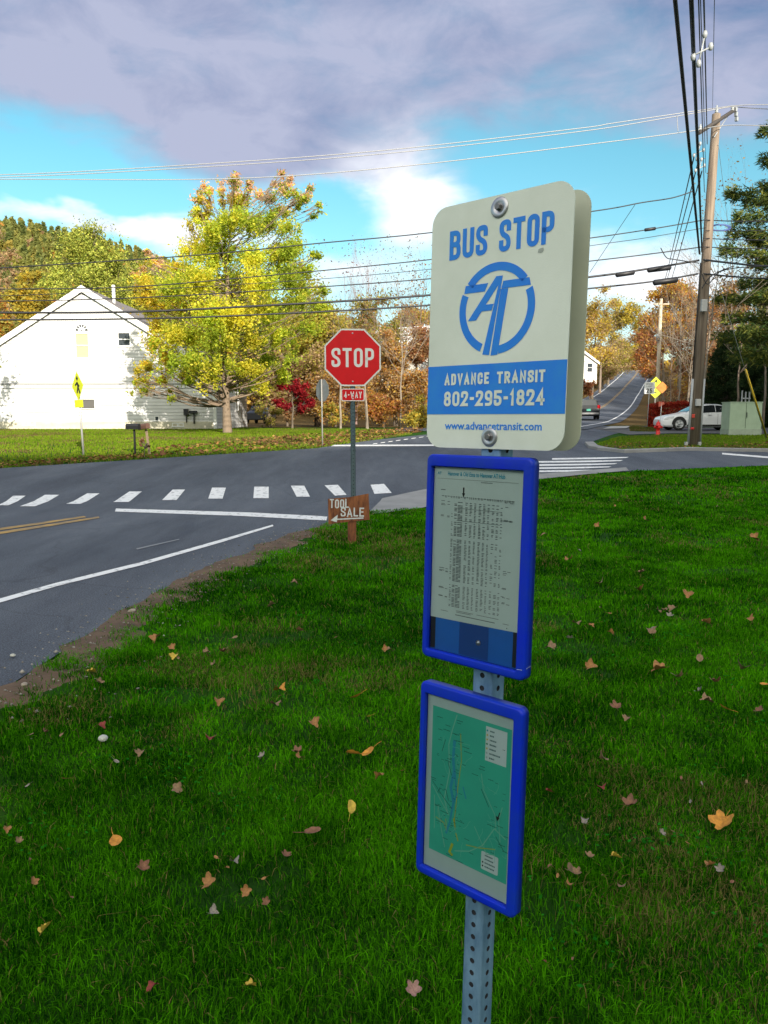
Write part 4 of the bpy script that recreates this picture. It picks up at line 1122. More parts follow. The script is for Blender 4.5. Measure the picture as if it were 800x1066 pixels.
def branch(S, tips, p, d, L_, r, lev, ang=.55, n=3, shrink=.68, up=.12, segn=3):
    p = np.array(p, float); d = np.array(d, float); d /= np.linalg.norm(d); prev = p; r1 = r * .62
    for k in range(segn):
        d = d + rng.normal(0, .11, 3) + np.array([0, 0, up * .3]); d /= np.linalg.norm(d)
        x = prev + d * L_ / segn; S.append((prev, x, r + (r1 - r) * k / segn, r + (r1 - r) * (k + 1) / segn))
        if lev > 0 and k >= (1 if lev > 1 else 0):
            for _ in range(n if k == segn - 1 else max(1, n - 1)):
                a = rng.normal(0, 1, 3); a -= d * (a @ d); a /= np.linalg.norm(a); th = ang * rng.uniform(.6, 1.3)
                dd = d * math.cos(th) + a * math.sin(th) + np.array([0, 0, up])
                branch(S, tips, x, dd, L_ * shrink * rng.uniform(.75, 1.15), r1 * .72, lev - 1, ang, n, shrink, up, segn)
        prev = x
    if lev == 0: tips.append(prev)

def broad_tree(name, label, cat, bx, by, clumps, leaf, per, cols, wts, trunk_r, fork=.3, group=None, bark=M_BARK, colfn=None, hollow=.45, m=M_LEAF, twig=True, tail=.28, gap=.30):
    """clumps: (n,4) world centres and radii; leaves fill each clump; limbs run from the trunk to each clump"""
    bz_ = float(H(bx, by)); t = thing(name, label, cat, (bx, by, bz_), group=group)
    C = np.array(clumps, float); o = np.array([bx, by, bz_]); c = C[:, :3] - o; r = C[:, 3]
    top = c[np.argmax(c[:, 2])]
    S = []; cen = np.array([c[:, 0].mean() * .5, c[:, 1].mean() * .5, 0]); zt = c[:, 2].max()
    zf = max(c[:, 2].min() * .9, zt * fork * .5)
    axis = [np.array([0, 0, -.3])] + [np.array([cen[0] * (k / 8) ** 1.5 + rng.normal(0, .02 * zt * k / 8), cen[1] * (k / 8) ** 1.5, zt * .93 * k / 8]) for k in range(1, 9)]
    axr = [trunk_r * 1.25] + [trunk_r * (1 - .93 * (k / 8)) ** .9 for k in range(1, 9)]
    for k in range(8): S.append((axis[k], axis[k + 1], axr[k], axr[k + 1]))
    segs_mesh('trunk', S, bark, t, 9)
    S = []
    for ci, ri in zip(c, r):
        h0 = max(zf, min(ci[2] - .30 * np.hypot(ci[0], ci[1]), zt * .85)) * rng.uniform(.85, 1.0)
        k = h0 / (zt * .93) * 8; i = int(np.clip(k, 0, 7)); p = axis[i] + (axis[i + 1] - axis[i]) * min(k - i, 1)
        rr_ = np.interp(k, range(9), axr) * .5
        limb(S, p, ci, max(rr_ * .6, .015), .010, 5, .04)
        if twig:
            for _ in range(4):
                a = rng.normal(0, 1, 3); a /= np.linalg.norm(a); limb(S, ci - (ci - p) * rng.uniform(0, .3), ci + a * ri * .85, .018, .006, 3)
    segs_mesh('limb', S, bark, t, 5)
    n = (per * (r / r.mean()) ** 2).astype(int); idx = np.repeat(np.arange(len(c)), n)
    d = rng.normal(0, 1, (len(idx), 3)); d /= np.linalg.norm(d, axis=1)[:, None]
    rad = (rng.random(len(idx)) ** hollow * np.clip(rng.normal(1, tail, len(idx)), .4, 2.2))[:, None]
    P = c[idx] + d * rad * r[idx][:, None] * np.array([1, 1, .78])
    # break the clump into sprays
    nz = vnoise(P[:, 0] + o[0] + P[:, 1] * .3, P[:, 2] + P[:, 1] * .5, 1.6 / max(r.mean(), .3), 61)
    k = nz > gap; P = P[k]; idx = idx[k]
    base_c = palette(len(P), cols, wts) if colfn is None else colfn(P, c, idx, zt)
    base_c = base_c * (.82 + .36 * rng.random(len(c)))[idx][:, None]
    V, F_, T = leaf_cloud(P, leaf, base_c)
    np_mesh('crown', V, F_, m, T, t)
    return t

def ellipsoid_clumps(px, py, Y, rx, ry, n, r, zmin=None, depth=None, shell=.55):
    """n clumps spread through an ellipsoid whose centre and half sizes are given in the photo's frame at distance Y"""
    k = Y / FPX; c = at(px, py, Y); out = []
    for _ in range(n):
        d = rng.normal(0, 1, 3); d /= np.linalg.norm(d); q = rng.uniform(shell, 1.) 
        out.append([c[0] + d[0] * q * rx * k, c[1] + d[1] * q * (depth or rx * k), c[2] + d[2] * q * ry * k, r * rng.uniform(.7, 1.3)])
    return out

# ---- the yellow-green maple by the white house
YM = 38.5
mc = []
def mcl(px, py, r, dy=0.): 
    p = at(px, py, YM + dy); mc.append([p[0], p[1], p[2], r * YM / FPX])
for px, py, r in ((246, 208, 13), (240, 228, 17), (262, 236, 18), (222, 244, 17), (280, 232, 15), (296, 222, 12), (303, 240, 13), (208, 228, 12), (205, 208, 8), (238, 190, 7), (280, 205, 9), (300, 200, 9), (215, 200, 7), (318, 205, 6),
                   (200, 262, 18), (228, 268, 20), (258, 268, 20), (286, 264, 19), (308, 262, 14), (184, 278, 15), (166, 272, 10), (205, 290, 20), (236, 296, 22), (268, 296, 22), (298, 290, 19), (316, 282, 13),
                   (176, 302, 18), (152, 308, 14), (160, 322, 14), (190, 318, 20), (220, 325, 22), (252, 328, 23), (284, 324, 21), (312, 314, 18), (334, 318, 13), (148, 290, 10),
                   (170, 340, 15), (182, 352, 17), (206, 352, 20), (236, 356, 22), (268, 356, 21), (298, 348, 18), (322, 340, 15), (164, 362, 13), (178, 376, 14), (200, 378, 17), (226, 382, 18), (254, 384, 17), (280, 376, 16), (305, 368, 13),
                   (150, 388, 10), (166, 396, 9), (152, 402, 7), (188, 396, 10), (212, 398, 10), (240, 402, 11), (262, 402, 10), (144, 396, 6), (176, 408, 6), (290, 392, 9), (140, 300, 8), (336, 300, 9), (328, 268, 7), (210, 390, 12), (238, 396, 12), (276, 398, 9), (170, 386, 12), (160, 378, 10), (270, 386, 12), (146, 404, 6), (300, 380, 10), (192, 386, 12)):
    spread = 4.2 * math.sqrt(max(0.05, 1 - ((px - 240) / 105) ** 2)) * min(1, .35 + (py - 180) / 120)
    for j in range(3 if r > 16 else 2):
        mcl(px + rng.normal(0, 4), py + rng.normal(0, 3), r * rng.uniform(.55, .95), rng.uniform(-spread, spread))
for px, py in ((246, 184), (284, 192), (300, 186), (312, 204), (210, 194), (216, 210), (330, 214), (292, 180), (262, 190), (232, 198), (204, 218), (322, 196), (196, 232), (158, 262), (150, 274)):
    for j in range(3): mcl(px + rng.normal(0, 2), py + j * 6, 4.2, rng.uniform(-1.5, 1.5))
def maple_col(P, c, idx, zt):
    n = len(P); z = P[:, 2] / zt; x = P[:, 0]
    yel = np.array([.80, .70, .07]); grn = np.array([.44, .54, .05]); ygr = np.array([.68, .68, .06]); pnk = np.array([.88, .55, .36]); gold = np.array([.74, .48, .05])
    out = np.empty((n, 3)); g = vnoise(P[:, 0], P[:, 2] + P[:, 1], .55, 71) + rng.normal(0, .18, n) + .10 * (x > 0) - .08 * (x < -3) - .12 * (z - .5)
    out[:] = np.where((g > .60)[:, None], grn, np.where((g > .40)[:, None], ygr, yel))
    left = (x < -2.6) & (rng.random(n) < .28); out[left] = gold
    tip = (rng.random(n) < smooth(.84, .97, z) * .75) | ((x < -3.6) & (z > .62) & (rng.random(n) < .6)); out[tip] = pnk
    return out * rng.uniform(.75, 1.2, (n, 1))
tx, ty = gp(238, 449.5); 
maple = broad_tree('maple_tree', 'large yellow-green maple with pinkish top beside the white house', 'tree', (238 - 400) / FPX * YM, YM, mc, .068, 840, None, None, .21, .25, colfn=maple_col, hollow=.55, tail=.45, gap=.37, bark=mat('maple_bark', (.22, .16, .11), .9, c2=(.20, .15, .11), vscale=8, stretch=(1, 1, .3), bump=.5, bscale=15))

# ---- tree just outside the frame that shades the left end of the house
cl = ellipsoid_clumps(-62, 330, 37, 40, 95, 26, 1.1)
broad_tree('maple_tree', 'leafy tree whose shade falls on the left end of the white house', 'tree', (-60 - 400) / FPX * 37, 37, cl, .12, 330, [(.3, .3, .03), (.15, .22, .02)], (1, 1), .25)

# ---- white-pine shaped crown on the hill foot behind the house
def pine_round(name, label, px, ytop, ybot, Y, half, cols, wts, n=46, leaf=.12, per=900, group=None):
    k = Y / FPX; out = []
    for i in range(n):
        t = (i + .5) / n; py = ytop + (ybot - ytop) * t
        w = half * (math.sin(min(1, t * 1.15 + .12) * math.pi * .62)) 
        a = i * 2.4; q = rng.uniform(.35, .95)
        p = at(px, py, Y); out.append([p[0] + math.cos(a) * w * k * q, p[1] + math.sin(a) * w * k * q, p[2], rng.uniform(.8, 1.2) * half * k * .34])
    return broad_tree(name, label, 'tree', (px - 400) / FPX * Y, Y, out, leaf, per, cols, wts, .4, .2, m=M_NEEDLE, group=group, hollow=.5)
pine_round('pine_tree', 'big round olive-green pine rising behind the ridge of the white house', 96, 243, 345, 78, 46, [(.34, .38, .06), (.45, .45, .08), (.22, .28, .05)], (4, 3, 2))
pine_round('pine_tree', 'olive pine at the hill foot between the house ridge and the maple', 150, 276, 350, 84, 28, [(.34, .37, .07), (.42, .42, .08), (.22, .27, .05)], (3, 3, 2), 34)
def blob_tree(name, label, px, py, Y, rx, ry, cols, wts, n=22, r=None, leaf=.16, per=380, tr=.16, hollow=.6, group=None, bark=M_BARK, base_px=None, cat='tree', shell=.35):
    k = Y / FPX
    cl = ellipsoid_clumps(px, py, Y, rx, ry, n, (r or min(rx, ry) * .42) * k, shell=shell)
    bx_ = ((base_px or px) - 400) / FPX * Y
    g = float(H(bx_, Y))
    for q in cl: q[2] = max(q[2], g + .25)
    return broad_tree(name, label, cat, bx_, Y, cl, leaf, per, cols, wts, tr, .25, group=group, hollow=hollow, bark=bark)
YEL = [(.70, .50, .06), (.60, .46, .07), (.48, .40, .07)]; ORA = [(.62, .29, .05), (.52, .22, .05), (.60, .40, .08)]; TAN = [(.48, .33, .18), (.40, .26, .14), (.56, .41, .21)]; OLV = [(.42, .38, .07), (.30, .31, .06), (.50, .43, .08)]; RUST = [(.46, .18, .08), (.36, .15, .07), (.46, .28, .11)]
blob_tree('autumn_tree', 'bright yellow tree behind the left slope of the white roof', 30, 306, 66, 22, 30, YEL + OLV, (3, 2, 2, 2, 1, 2), leaf=.15)
blob_tree('autumn_tree', 'orange tree at the left edge just above the white roof', 2, 346, 60, 13, 32, ORA + OLV, (2, 1, 2, 2, 2, 2), leaf=.14)
blob_tree('autumn_tree', 'tan thin tree at the left edge above the orange tree', -6, 290, 72, 22, 50, TAN, (2, 2, 2), leaf=.13, per=220)
blob_tree('autumn_tree', 'small orange-brown tree low behind the left slope of the roof', 48, 335, 70, 20, 28, ORA + OLV, (1, 1, 3, 3, 2, 2), leaf=.15)

# ---- thicket behind the stop sign, tree by tree
blob_tree('autumn_tree', 'tall olive-yellow tree filling the gap between the maple and the stop sign', 330, 345, 58, 36, 52, OLV + YEL, (4, 3, 4, 1, 2, 2), 34, leaf=.13, per=520)
blob_tree('autumn_tree', 'olive-green tree directly above the red stop sign', 392, 352, 66, 30, 40, OLV + TAN, (3, 3, 3, 1, 2, 1), 28, leaf=.14)
blob_tree('autumn_tree', 'tan-brown tree at the right behind the maple trunk', 282, 385, 54, 26, 38, TAN + OLV, (3, 3, 2, 1, 1, 1), 26, leaf=.12, per=520)
blob_tree('autumn_tree', 'tan leafless-looking tree below and left of the stop sign', 332, 398, 56, 30, 36, TAN + OLV, (3, 3, 3, 1, 1, 2), 28, leaf=.11, per=520)
blob_tree('autumn_tree', 'orange-brown tree just right of the stop sign', 412, 388, 58, 26, 44, TAN + ORA, (3, 2, 3, 1, 1, 2), 28, leaf=.11, per=520)
blob_tree('autumn_tree', 'rusty tree at the left edge of the bus stop panel', 446, 378, 60, 26, 44, RUST + TAN, (2, 2, 2, 2, 2, 2), 26, leaf=.11, per=520)
blob_tree('autumn_tree', 'olive tree with orange top above the white metal roof', 440, 338, 92, 36, 22, ORA + OLV, (2, 1, 3, 2, 2, 2), 26, leaf=.16)
blob_tree('autumn_tree', 'brown tree hidden mostly behind the bus stop panel', 500, 380, 64, 40, 60, TAN + RUST, (3, 2, 2, 1, 1, 1), 30, leaf=.13)
blob_tree('autumn_tree', 'dull yellow tree behind the bus stop panel near its right edge', 570, 365, 110, 34, 50, TAN + YEL, (3, 2, 2, 1, 2, 2), 28, leaf=.2)
blob_tree('autumn_tree', 'warm brown thicket tree filling the gap behind the back of the grey octagonal sign', 350, 412, 54, 34, 26, TAN + ORA, (3, 3, 3, 2, 1, 2), 30, leaf=.10, per=460, tr=.08)
blob_tree('autumn_tree', 'orange-tan thicket tree just left of the bus stop panel below the white roof', 432, 408, 56, 24, 28, ORA + TAN, (2, 1, 2, 3, 2, 3), 26, leaf=.10, per=460, tr=.08)
blob_tree('autumn_tree', 'brown thicket tree behind the red Japanese maple', 300, 402, 57, 28, 32, TAN + RUST, (3, 3, 3, 1, 1, 2), 28, leaf=.11, per=440, tr=.09)
blob_tree('shrub', 'orange-red shrub below the stop sign plaque', 400, 425, 50, 22, 20, ORA + RUST, (3, 2, 2, 2, 2, 1), 18, leaf=.09, per=300, tr=.04, cat='shrub')
blob_tree('shrub', 'yellow-green shrub at the left edge of the bus stop panel', 442, 430, 49, 18, 15, OLV + YEL, (2, 2, 2, 2, 2, 1), 16, leaf=.08, per=300, tr=.04, cat='shrub')
blob_tree('shrub', 'low yellowish shrub beside the red Japanese maple', 345, 432, 50, 20, 12, OLV + ORA, (2, 2, 2, 1, 1, 2), 14, leaf=.08, per=260, tr=.03, cat='shrub')
blob_tree('shrub', 'low tan shrub left of the red Japanese maple', 283, 432, 51, 16, 11, OLV + TAN, (2, 2, 2, 1, 1, 2), 12, leaf=.08, per=240, tr=.03, cat='shrub')
# red japanese maple
blob_tree('japanese_maple', 'small dark red Japanese maple between the maple trunk and the stop sign', 305, 413, 47, 24, 19, [(.38, .016, .026), (.26, .012, .02), (.48, .04, .035)], (3, 3, 1), 26, 6 * 47 / 800 * 14, .085, 260, .07, .8)

def bare_tree(name, label, px, Y, h, r, lev=3, ang=.5, n=3, m=M_GREYBARK, up=.15, leaves=0, cols=None, leaf=.09, stems=1, trunk_frac=.3, group=None, spread=.12, lean=(0, 0), shrink=.68):
    bx_ = (px - 400) / FPX * Y; z0 = float(H(bx_, Y)); t = thing(name, label, 'tree', (bx_, Y, z0), group=group)
    S = []; T = []; tips = []
    for s in range(stems):
        a = rng.uniform(0, 6.28); d = np.array([math.cos(a) * spread * (stems > 1) + lean[0], math.sin(a) * spread * (stems > 1) + lean[1], 1.])
        d /= np.linalg.norm(d); q = d * h * trunk_frac
        limb(T, (rng.normal(0, .1) * (stems > 1), 0, -.2), q, r, r * .72, 4, 0, .03)
        # central leader with side branches
        p = q; rr_ = r * .72; k = 7
        for i in range(k):
            x = p + (d + rng.normal(0, .05, 3)) * h * (1 - trunk_frac) / k; T.append((p, x, rr_, rr_ * .80)); rr_ *= .80
            for _ in range(n):
                b = rng.uniform(0, 6.28); dd = np.array([math.cos(b) * math.sin(ang * 1.6), math.sin(b) * math.sin(ang * 1.6), math.cos(ang * 1.6) * .9])
                branch(S, tips, x, dd, h * .30 * (1 - i / k * .6) * rng.uniform(.7, 1.2), rr_ * .55, lev - 1, ang, 2, shrink, up)
            p = x
    segs_mesh('trunk', T, m, t, 7); segs_mesh('limb', S, m, t, 4)
    if leaves:
        tp = np.array(tips); idx = rng.integers(0, len(tp), leaves)
        P = tp[idx] + rng.normal(0, .22, (leaves, 3)); V, F_, c = leaf_cloud(P, leaf, palette(leaves, cols, [1] * len(cols)))
        np_mesh('leaves', V, F_, M_LEAF, c, t)
    return t
PINKB = mat('pink_bark', (.34, .22, .20), .9, var=.3, vscale=5)
bare_tree('bare_tree', 'bare pinkish tree with a few dark leaves at the top above the stop sign', 372, 70, 13.0, .08, 3, .36, 3, PINKB, .25, 200, [(.28, .16, .14), (.2, .12, .12)], .10, stems=3, spread=.08)
bare_tree('bare_tree', 'slim bare tree with a pale trunk left of the stop sign post', 355, 47, 6.0, .075, 2, .5, 2, M_PALEBARK, .2, 240, [(.34, .22, .10), (.4, .26, .08)], .08, trunk_frac=.55)
bare_tree('bare_tree', 'pale double-stemmed trunk just right of the stop sign post', 383, 47, 5.6, .06, 2, .5, 2, M_PALEBARK, .2, 200, [(.34, .2, .08), (.4, .2, .06)], .08, stems=2, spread=.06, trunk_frac=.5)
bare_tree('bare_tree', 'slim pale bare tree between the stop sign and the bus stop panel', 417, 50, 7.5, .07, 3, .5, 3, M_PALEBARK, .2, 500, [(.36, .22, .10), (.34, .15, .06)], .08, trunk_frac=.35)
bare_tree('bare_tree', 'bare grey-brown tree beside the white metal roof', 428, 64, 11.5, .10, 3, .45, 3, M_GREYBARK, .2, 500, [(.36, .24, .12), (.30, .15, .07)], .09, stems=2)

# ---- right of the bus stop
blob_tree('autumn_tree', 'pale yellow tree left of the hill road next to the bus stop panel', 622, 345, 130, 24, 46, YEL + TAN, (2, 3, 2, 2, 1, 3), 30, leaf=.2, per=380, tr=.25, base_px=614)
blob_tree('autumn_tree', 'golden tree overhanging the top of the hill road', 648, 338, 176, 20, 34, YEL + OLV, (3, 3, 2, 2, 1, 1), 28, leaf=.24, per=380, tr=.3, base_px=630)
blob_tree('autumn_tree', 'brown-grey tree left of the hill road below the golden tree', 634, 376, 165, 18, 22, TAN + OLV, (3, 3, 2, 1, 2, 1), 26, leaf=.2, per=260, tr=.25, base_px=624)
bare_tree('bare_tree', 'dark branched tree leaning over the left side of the hill road', 622, 150, 15, .28, 3, .6, 3, M_GREYBARK, .1, 500, [(.3, .22, .08)], .16)
blob_tree('autumn_tree', 'small dark red shrubby tree beside the white gable by the hill road', 612, 404, 112, 8, 12, RUST, (2, 3, 1), 12, leaf=.14, per=220, tr=.1)
for i, (px, Y, rx_, ry_, lab, cc) in enumerate(((606, 140, 8, 8, 'dark brushy shrub left of the hill road next to the bus stop panel', TAN + OLV), (611, 154, 7, 6, 'straw-coloured shrub on the bank halfway along the hill road', TAN), (620, 168, 6, 5, 'olive shrub on the bank near the upper end of the hill road', OLV), (631, 192, 6, 5, 'brown shrub on the bank close to the top of the hill road', TAN + RUST))):
    bx_ = (px - 400) / FPX * Y; py = 434 + (1.55 - float(H(bx_, Y))) * FPX / Y - ry_ * .7
    blob_tree('shrub', lab, px, py, Y, rx_, ry_, cc, [1] * len(cc), 12, leaf=.12, per=200, tr=.04, cat='shrub')
blob_tree('autumn_tree', 'big orange oak behind the pale second utility pole', 704, 326, 92, 26, 42, ORA + YEL, (4, 2, 3, 2, 1, 1), 36, leaf=.17, per=420, tr=.3)
blob_tree('autumn_tree', 'dark brown oak left of the orange oak over the hill road', 682, 348, 112, 22, 40, RUST + ORA, (3, 3, 2, 2, 1, 1), 30, leaf=.18, per=380, tr=.28, base_px=688)
blob_tree('autumn_tree', 'rusty tree at the upper right side of the hill road', 676, 376, 150, 12, 26, RUST + TAN, (2, 2, 2, 2, 2, 2), 24, leaf=.2, per=300, tr=.2, base_px=684)
blob_tree('autumn_tree', 'yellow tree where the hill road goes out of sight', 672, 364, 236, 20, 18, YEL + OLV, (3, 2, 2, 1, 1, 1), 22, leaf=.3, per=260, tr=.3)
blob_tree('autumn_tree', 'brown leafy tree behind the top of the red hedge', 722, 372, 72, 30, 48, TAN + RUST, (3, 2, 2, 2, 2, 2), 34, leaf=.13, per=240, tr=.2)
blob_tree('autumn_tree', 'orange-brown tree behind the tall utility pole', 752, 340, 80, 30, 52, ORA + TAN, (2, 3, 2, 2, 2, 2), 36, leaf=.15, per=340, tr=.25)
blob_tree('autumn_tree', 'brown tree behind the white pine at the right edge', 800, 360, 74, 34, 66, RUST + OLV, (2, 2, 2, 1, 2, 1), 36, leaf=.15, per=340, tr=.25)
bare_tree('bare_tree', 'thin pale bare tree with upright twigs left of the tall pole', 704, 58, 9.5, .075, 3, .42, 3, M_PALEBARK, .3, 0, trunk_frac=.35)
bare_tree('bare_tree', 'second thin bare tree in front of the orange oak, its trunk forked', 713, 54, 8.2, .06, 3, .42, 3, M_PALEBARK, .3, 0, stems=2, spread=.08, trunk_frac=.3)
bare_tree('bare_tree', 'small bare tree with brown twigs next to the second utility pole', 695, 62, 8.0, .06, 3, .5, 3, M_GREYBARK, .2, 150, [(.3, .16, .06)], .09)
bare_tree('bare_tree', 'brown twiggy tree with a few dry leaves behind the green utility cabinet', 764, 46, 8.2, .08, 3, .5, 3, M_GREYBARK, .15, 700, [(.40, .24, .10), (.34, .16, .07), (.42, .30, .12)], .085, trunk_frac=.3)
bare_tree('bare_tree', 'second brown twiggy tree close to the right edge below the pine plumes', 792, 45, 8.8, .08, 3, .5, 3, M_PALEBARK, .15, 500, [(.36, .22, .10), (.30, .26, .08)], .085, trunk_frac=.3)
bare_tree('bare_tree', 'wide bare tree with pale spreading branches right of the tall pole', 726, 40, 9.5, .085, 4, .62, 3, M_PALEBARK, .05, 0, stems=1, trunk_frac=.35, lean=(.06, 0))
bare_tree('bare_tree', 'tall bare grey tree behind the tall pole reaching above the wires', 752, 60, 15.5, .13, 3, .45, 3, M_GREYBARK, .22, 300, [(.28, .15, .07), (.35, .24, .08)], .10)

def conifer(name, label, px, Y, h, R0, whorls, cols, wts, seed=1, per=60, leaf=.12, skip=.0, trunk_r=.22, z_low=.12, droop=.10, power=.8, group=None, plume=.5, br=6):
    bx_ = (px - 400) / FPX * Y; z0 = float(H(bx_, Y)); t = thing(name, label, 'tree', (bx_, Y, z0), group=group)
    segs_mesh('trunk', [(np.array([0, 0, -.3]), np.array([0, 0, h * .5]), trunk_r, trunk_r * .6), (np.array([0, 0, h * .5]), np.array([0, 0, h]), trunk_r * .6, .02)], M_BARK, t, 8)
    S = []; P = []; D = []
    for w in range(whorls):
        u = w / (whorls - 1); z = h * (z_low + (1 - z_low) * u); Rw = R0 * (1 - u) ** power + .25
        for b in range(br):
            if rng.random() < skip: continue
            a = 2 * math.pi * (b + .37 * w) / br + rng.normal(0, .25); L_ = Rw * rng.uniform(.65, 1.12); d = np.array([math.cos(a), math.sin(a), 0])
            q = d * L_ + np.array([0, 0, z - droop * L_ + .12 * L_ * L_ / R0]); p = np.array([0, 0, z])
            limb(S, p, q, .035 * (1 - u) + .012, .008, 4, .02, .05)
            n = int(per * L_ / R0 * (1.2)); s = rng.uniform(.22, 1.03, n) ** .8
            side = np.cross(d, [0, 0, 1]); wd = plume * (0.35 + .65 * np.sin(np.clip(s, 0, 1) * math.pi * .8)) * min(1, L_ / 1.6)
            x = p[None] + (q - p)[None] * s[:, None] + side[None] * (rng.normal(0, .6, n) * wd)[:, None]
            x[:, 2] += rng.normal(.05, .13, n) * (.6 + plume)
            P.append(x); D.append(np.repeat(d[None], n, 0))
    segs_mesh('limb', S, M_BARK, t, 4)
    P = np.concatenate(P); D = np.concatenate(D); n = len(P)
    # needle sprays: three narrow blades per point
    Vs, Fs, Ts, o_ = [], [], [], 0; tint = palette(n, cols, wts)
    for k in range(3):
        dd = D + rng.normal(0, .75, (n, 3)); dd /= np.linalg.norm(dd, axis=1)[:, None]; sd = np.cross(dd, rng.normal(0, 1, (n, 3))); sd /= np.linalg.norm(sd, axis=1)[:, None]
        L_ = (leaf * rng.uniform(.7, 1.4, n))[:, None]; V = np.stack([P - sd * L_ * .16, P + sd * L_ * .16, P + dd * L_ * 1.6], 1).reshape(-1, 3)
        Vs.append(V); Fs.append(np.arange(3 * n).reshape(n, 3) + o_); Ts.append(np.repeat(tint, 3, 0)); o_ += 3 * n
    np_mesh('crown', np.concatenate(Vs), np.concatenate(Fs), M_NEEDLE, np.concatenate(Ts), t)
    return t
GRN = [(.10, .14, .03), (.05, .09, .025), (.22, .23, .04)]
conifer('white_pine', 'tall white pine with long flat plumes at the right edge', 830, 38, 16.8, 4.4, 15, GRN, (3, 2, 2), per=420, leaf=.16, skip=.12, trunk_r=.30, z_low=.20, droop=-.02, power=.4, plume=.62, br=6)
conifer('spruce_tree', 'dark spruce behind the green utility cabinet', 790, 52, 6.8, 2.8, 20, [(.022, .045, .016), (.03, .06, .018), (.05, .08, .02)], (3, 2, 1), per=240, leaf=.14, z_low=.04, droop=.18, power=.9)
conifer('spruce_tree', 'dark spruce partly behind the foot of the tall pole', 752, 56, 6.5, 2.6, 16, [(.02, .04, .014), (.028, .055, .016)], (2, 2), per=220, leaf=.14, z_low=.04, droop=.18)
conifer('spruce_tree', 'dark green spruce at the right edge below the white pine', 834, 48, 10, 3.4, 20, [(.022, .045, .016), (.04, .075, .02)], (3, 2), per=240, leaf=.14, z_low=.05, droop=.15)
conifer('white_pine', 'smaller sunlit green pine low behind the white pine plumes', 800, 62, 12.5, 3.4, 18, GRN, (3, 2, 3), per=260, leaf=.18, skip=.1, z_low=.12, droop=.02, power=.6, plume=.7)

# ---- red hedge
def hedge():
    Y = 49.5; x0, x1 = (676 - 400) / FPX * Y, (722 - 400) / FPX * Y; z0 = float(H((x0 + x1) / 2, Y)); hgt = 1.62
    t = thing('hedge', 'dense dark red clipped hedge behind the white car', 'hedge', ((x0 + x1) / 2, Y, z0))
    n = 9000; W = x1 - x0
    u = rng.uniform(-1, 1, (n, 3)); k = rng.integers(0, 3, n); u[np.arange(n), k] = np.sign(u[np.arange(n), k]) * rng.uniform(.8, 1, n)
    P = u * np.array([W / 2, .7, hgt / 2]) + np.array([0, 0, hgt / 2]); P[:, 2] *= (.90 + .12 * vnoise(P[:, 0] + 9, P[:, 1], 1.6, 81)) * (1 - .10 * np.abs(u[:, 0]) ** 4); P += rng.normal(0, .05, (n, 3))
    V, F_, T = leaf_cloud(P, .075, palette(n, [(.46, .045, .022), (.34, .03, .018), (.52, .09, .03)], (3, 3, 1)))
    np_mesh('foliage', V, F_, M_LEAF, T, t)
    S = []
    for i in range(14):
        x = rng.uniform(-W / 2 * .9, W / 2 * .9); y = rng.uniform(-.4, .4); limb(S, (x, y, -.1), (x + rng.normal(0, .2), y, hgt * .8), .025, .01, 3)
    segs_mesh('stem', S, M_BARK, t, 4)
hedge()

# ---- the wood on the hill: one mass
def hill_wood():
    cx_, cy_ = [], []
    n = 9500; a = rng.uniform(-.80, .75, n); Y = 92 + (rng.random(n) ** .75) * 175; X = a * Y
    hrx = np.interp(Y, [p[1] for p in HR], [p[0] for p in HR])
    k = (~((X > hrx - 17) & (X < hrx + 7)) | (Y > 249)) & ~((Y > 250) & (np.abs(a) > 2)) & ~((np.abs(a - .05) < .06) & (Y < 104)) & ~((a > .2) & (Y < 118) & (a < .30))
    k &= ~((a > .33) & (Y < 110))
    X, Y, a = X[k], Y[k], a[k]; n = len(X)
    Z = H(X, Y); con = rng.random(n) < np.where(a < .0, .62 * smooth(95, 150, Y) + .1, .12)
    ht = np.where(con, rng.uniform(4, 7.5, n), rng.uniform(3.2, 6.0, n)); 
    Ps, Ss, Ts = [], [], []
    pal_c = np.array([[.25, .27, .075], [.31, .32, .085], [.17, .21, .06], [.36, .34, .09]]); pal_d = np.array([[.58, .40, .06], [.54, .28, .06], [.45, .36, .08], [.42, .40, .08], [.46, .31, .16], [.38, .25, .13]])
    for i in range(n):
        m = int(np.clip(190 * (120 / Y[i]) ** 1.1, 60, 190))
        if con[i]:
            u = rng.random(m) ** .7; r = (1 - u) * ht[i] * .26 * rng.uniform(.5, 1.05, m) + .15; z = ht[i] * (1 - u * .92) if False else ht[i] * u; r = (1 - u) ** .8 * ht[i] * .25 * rng.uniform(.6, 1.05, m)
            th = rng.uniform(0, 6.28, m); P = np.stack([r * np.cos(th), r * np.sin(th), z], -1); c = pal_c[rng.integers(0, 4)]
        else:
            d = rng.normal(0, 1, (m, 3)); d /= np.linalg.norm(d, axis=1)[:, None]; d *= (rng.random(m) ** .4)[:, None]
            P = d * np.array([1, 1, .95]) * ht[i] * .36 + np.array([0, 0, ht[i] * .62]); c = pal_d[rng.integers(0, 6)] if a[i] < 0 else pal_d[[0, 1, 4, 5, 5, 4, 1, 3][rng.integers(0, 8)]]
        Ps.append(P + np.array([X[i], Y[i], Z[i] - .3])); Ss.append(np.full(m, .15 + .0022 * Y[i])); Ts.append(np.repeat(c[None], m, 0) * rng.uniform(.85, 1.15, (m, 1)))
    P = np.concatenate(Ps); V, F_, T = leaf_cloud(P, np.concatenate(Ss), np.concatenate(Ts), .2)
    return tag(np_mesh('hillside_woods', V, F_, M_LEAF, T), 'mixed green and autumn woods covering the hillside', 'woods', kind='stuff')
hill_wood()

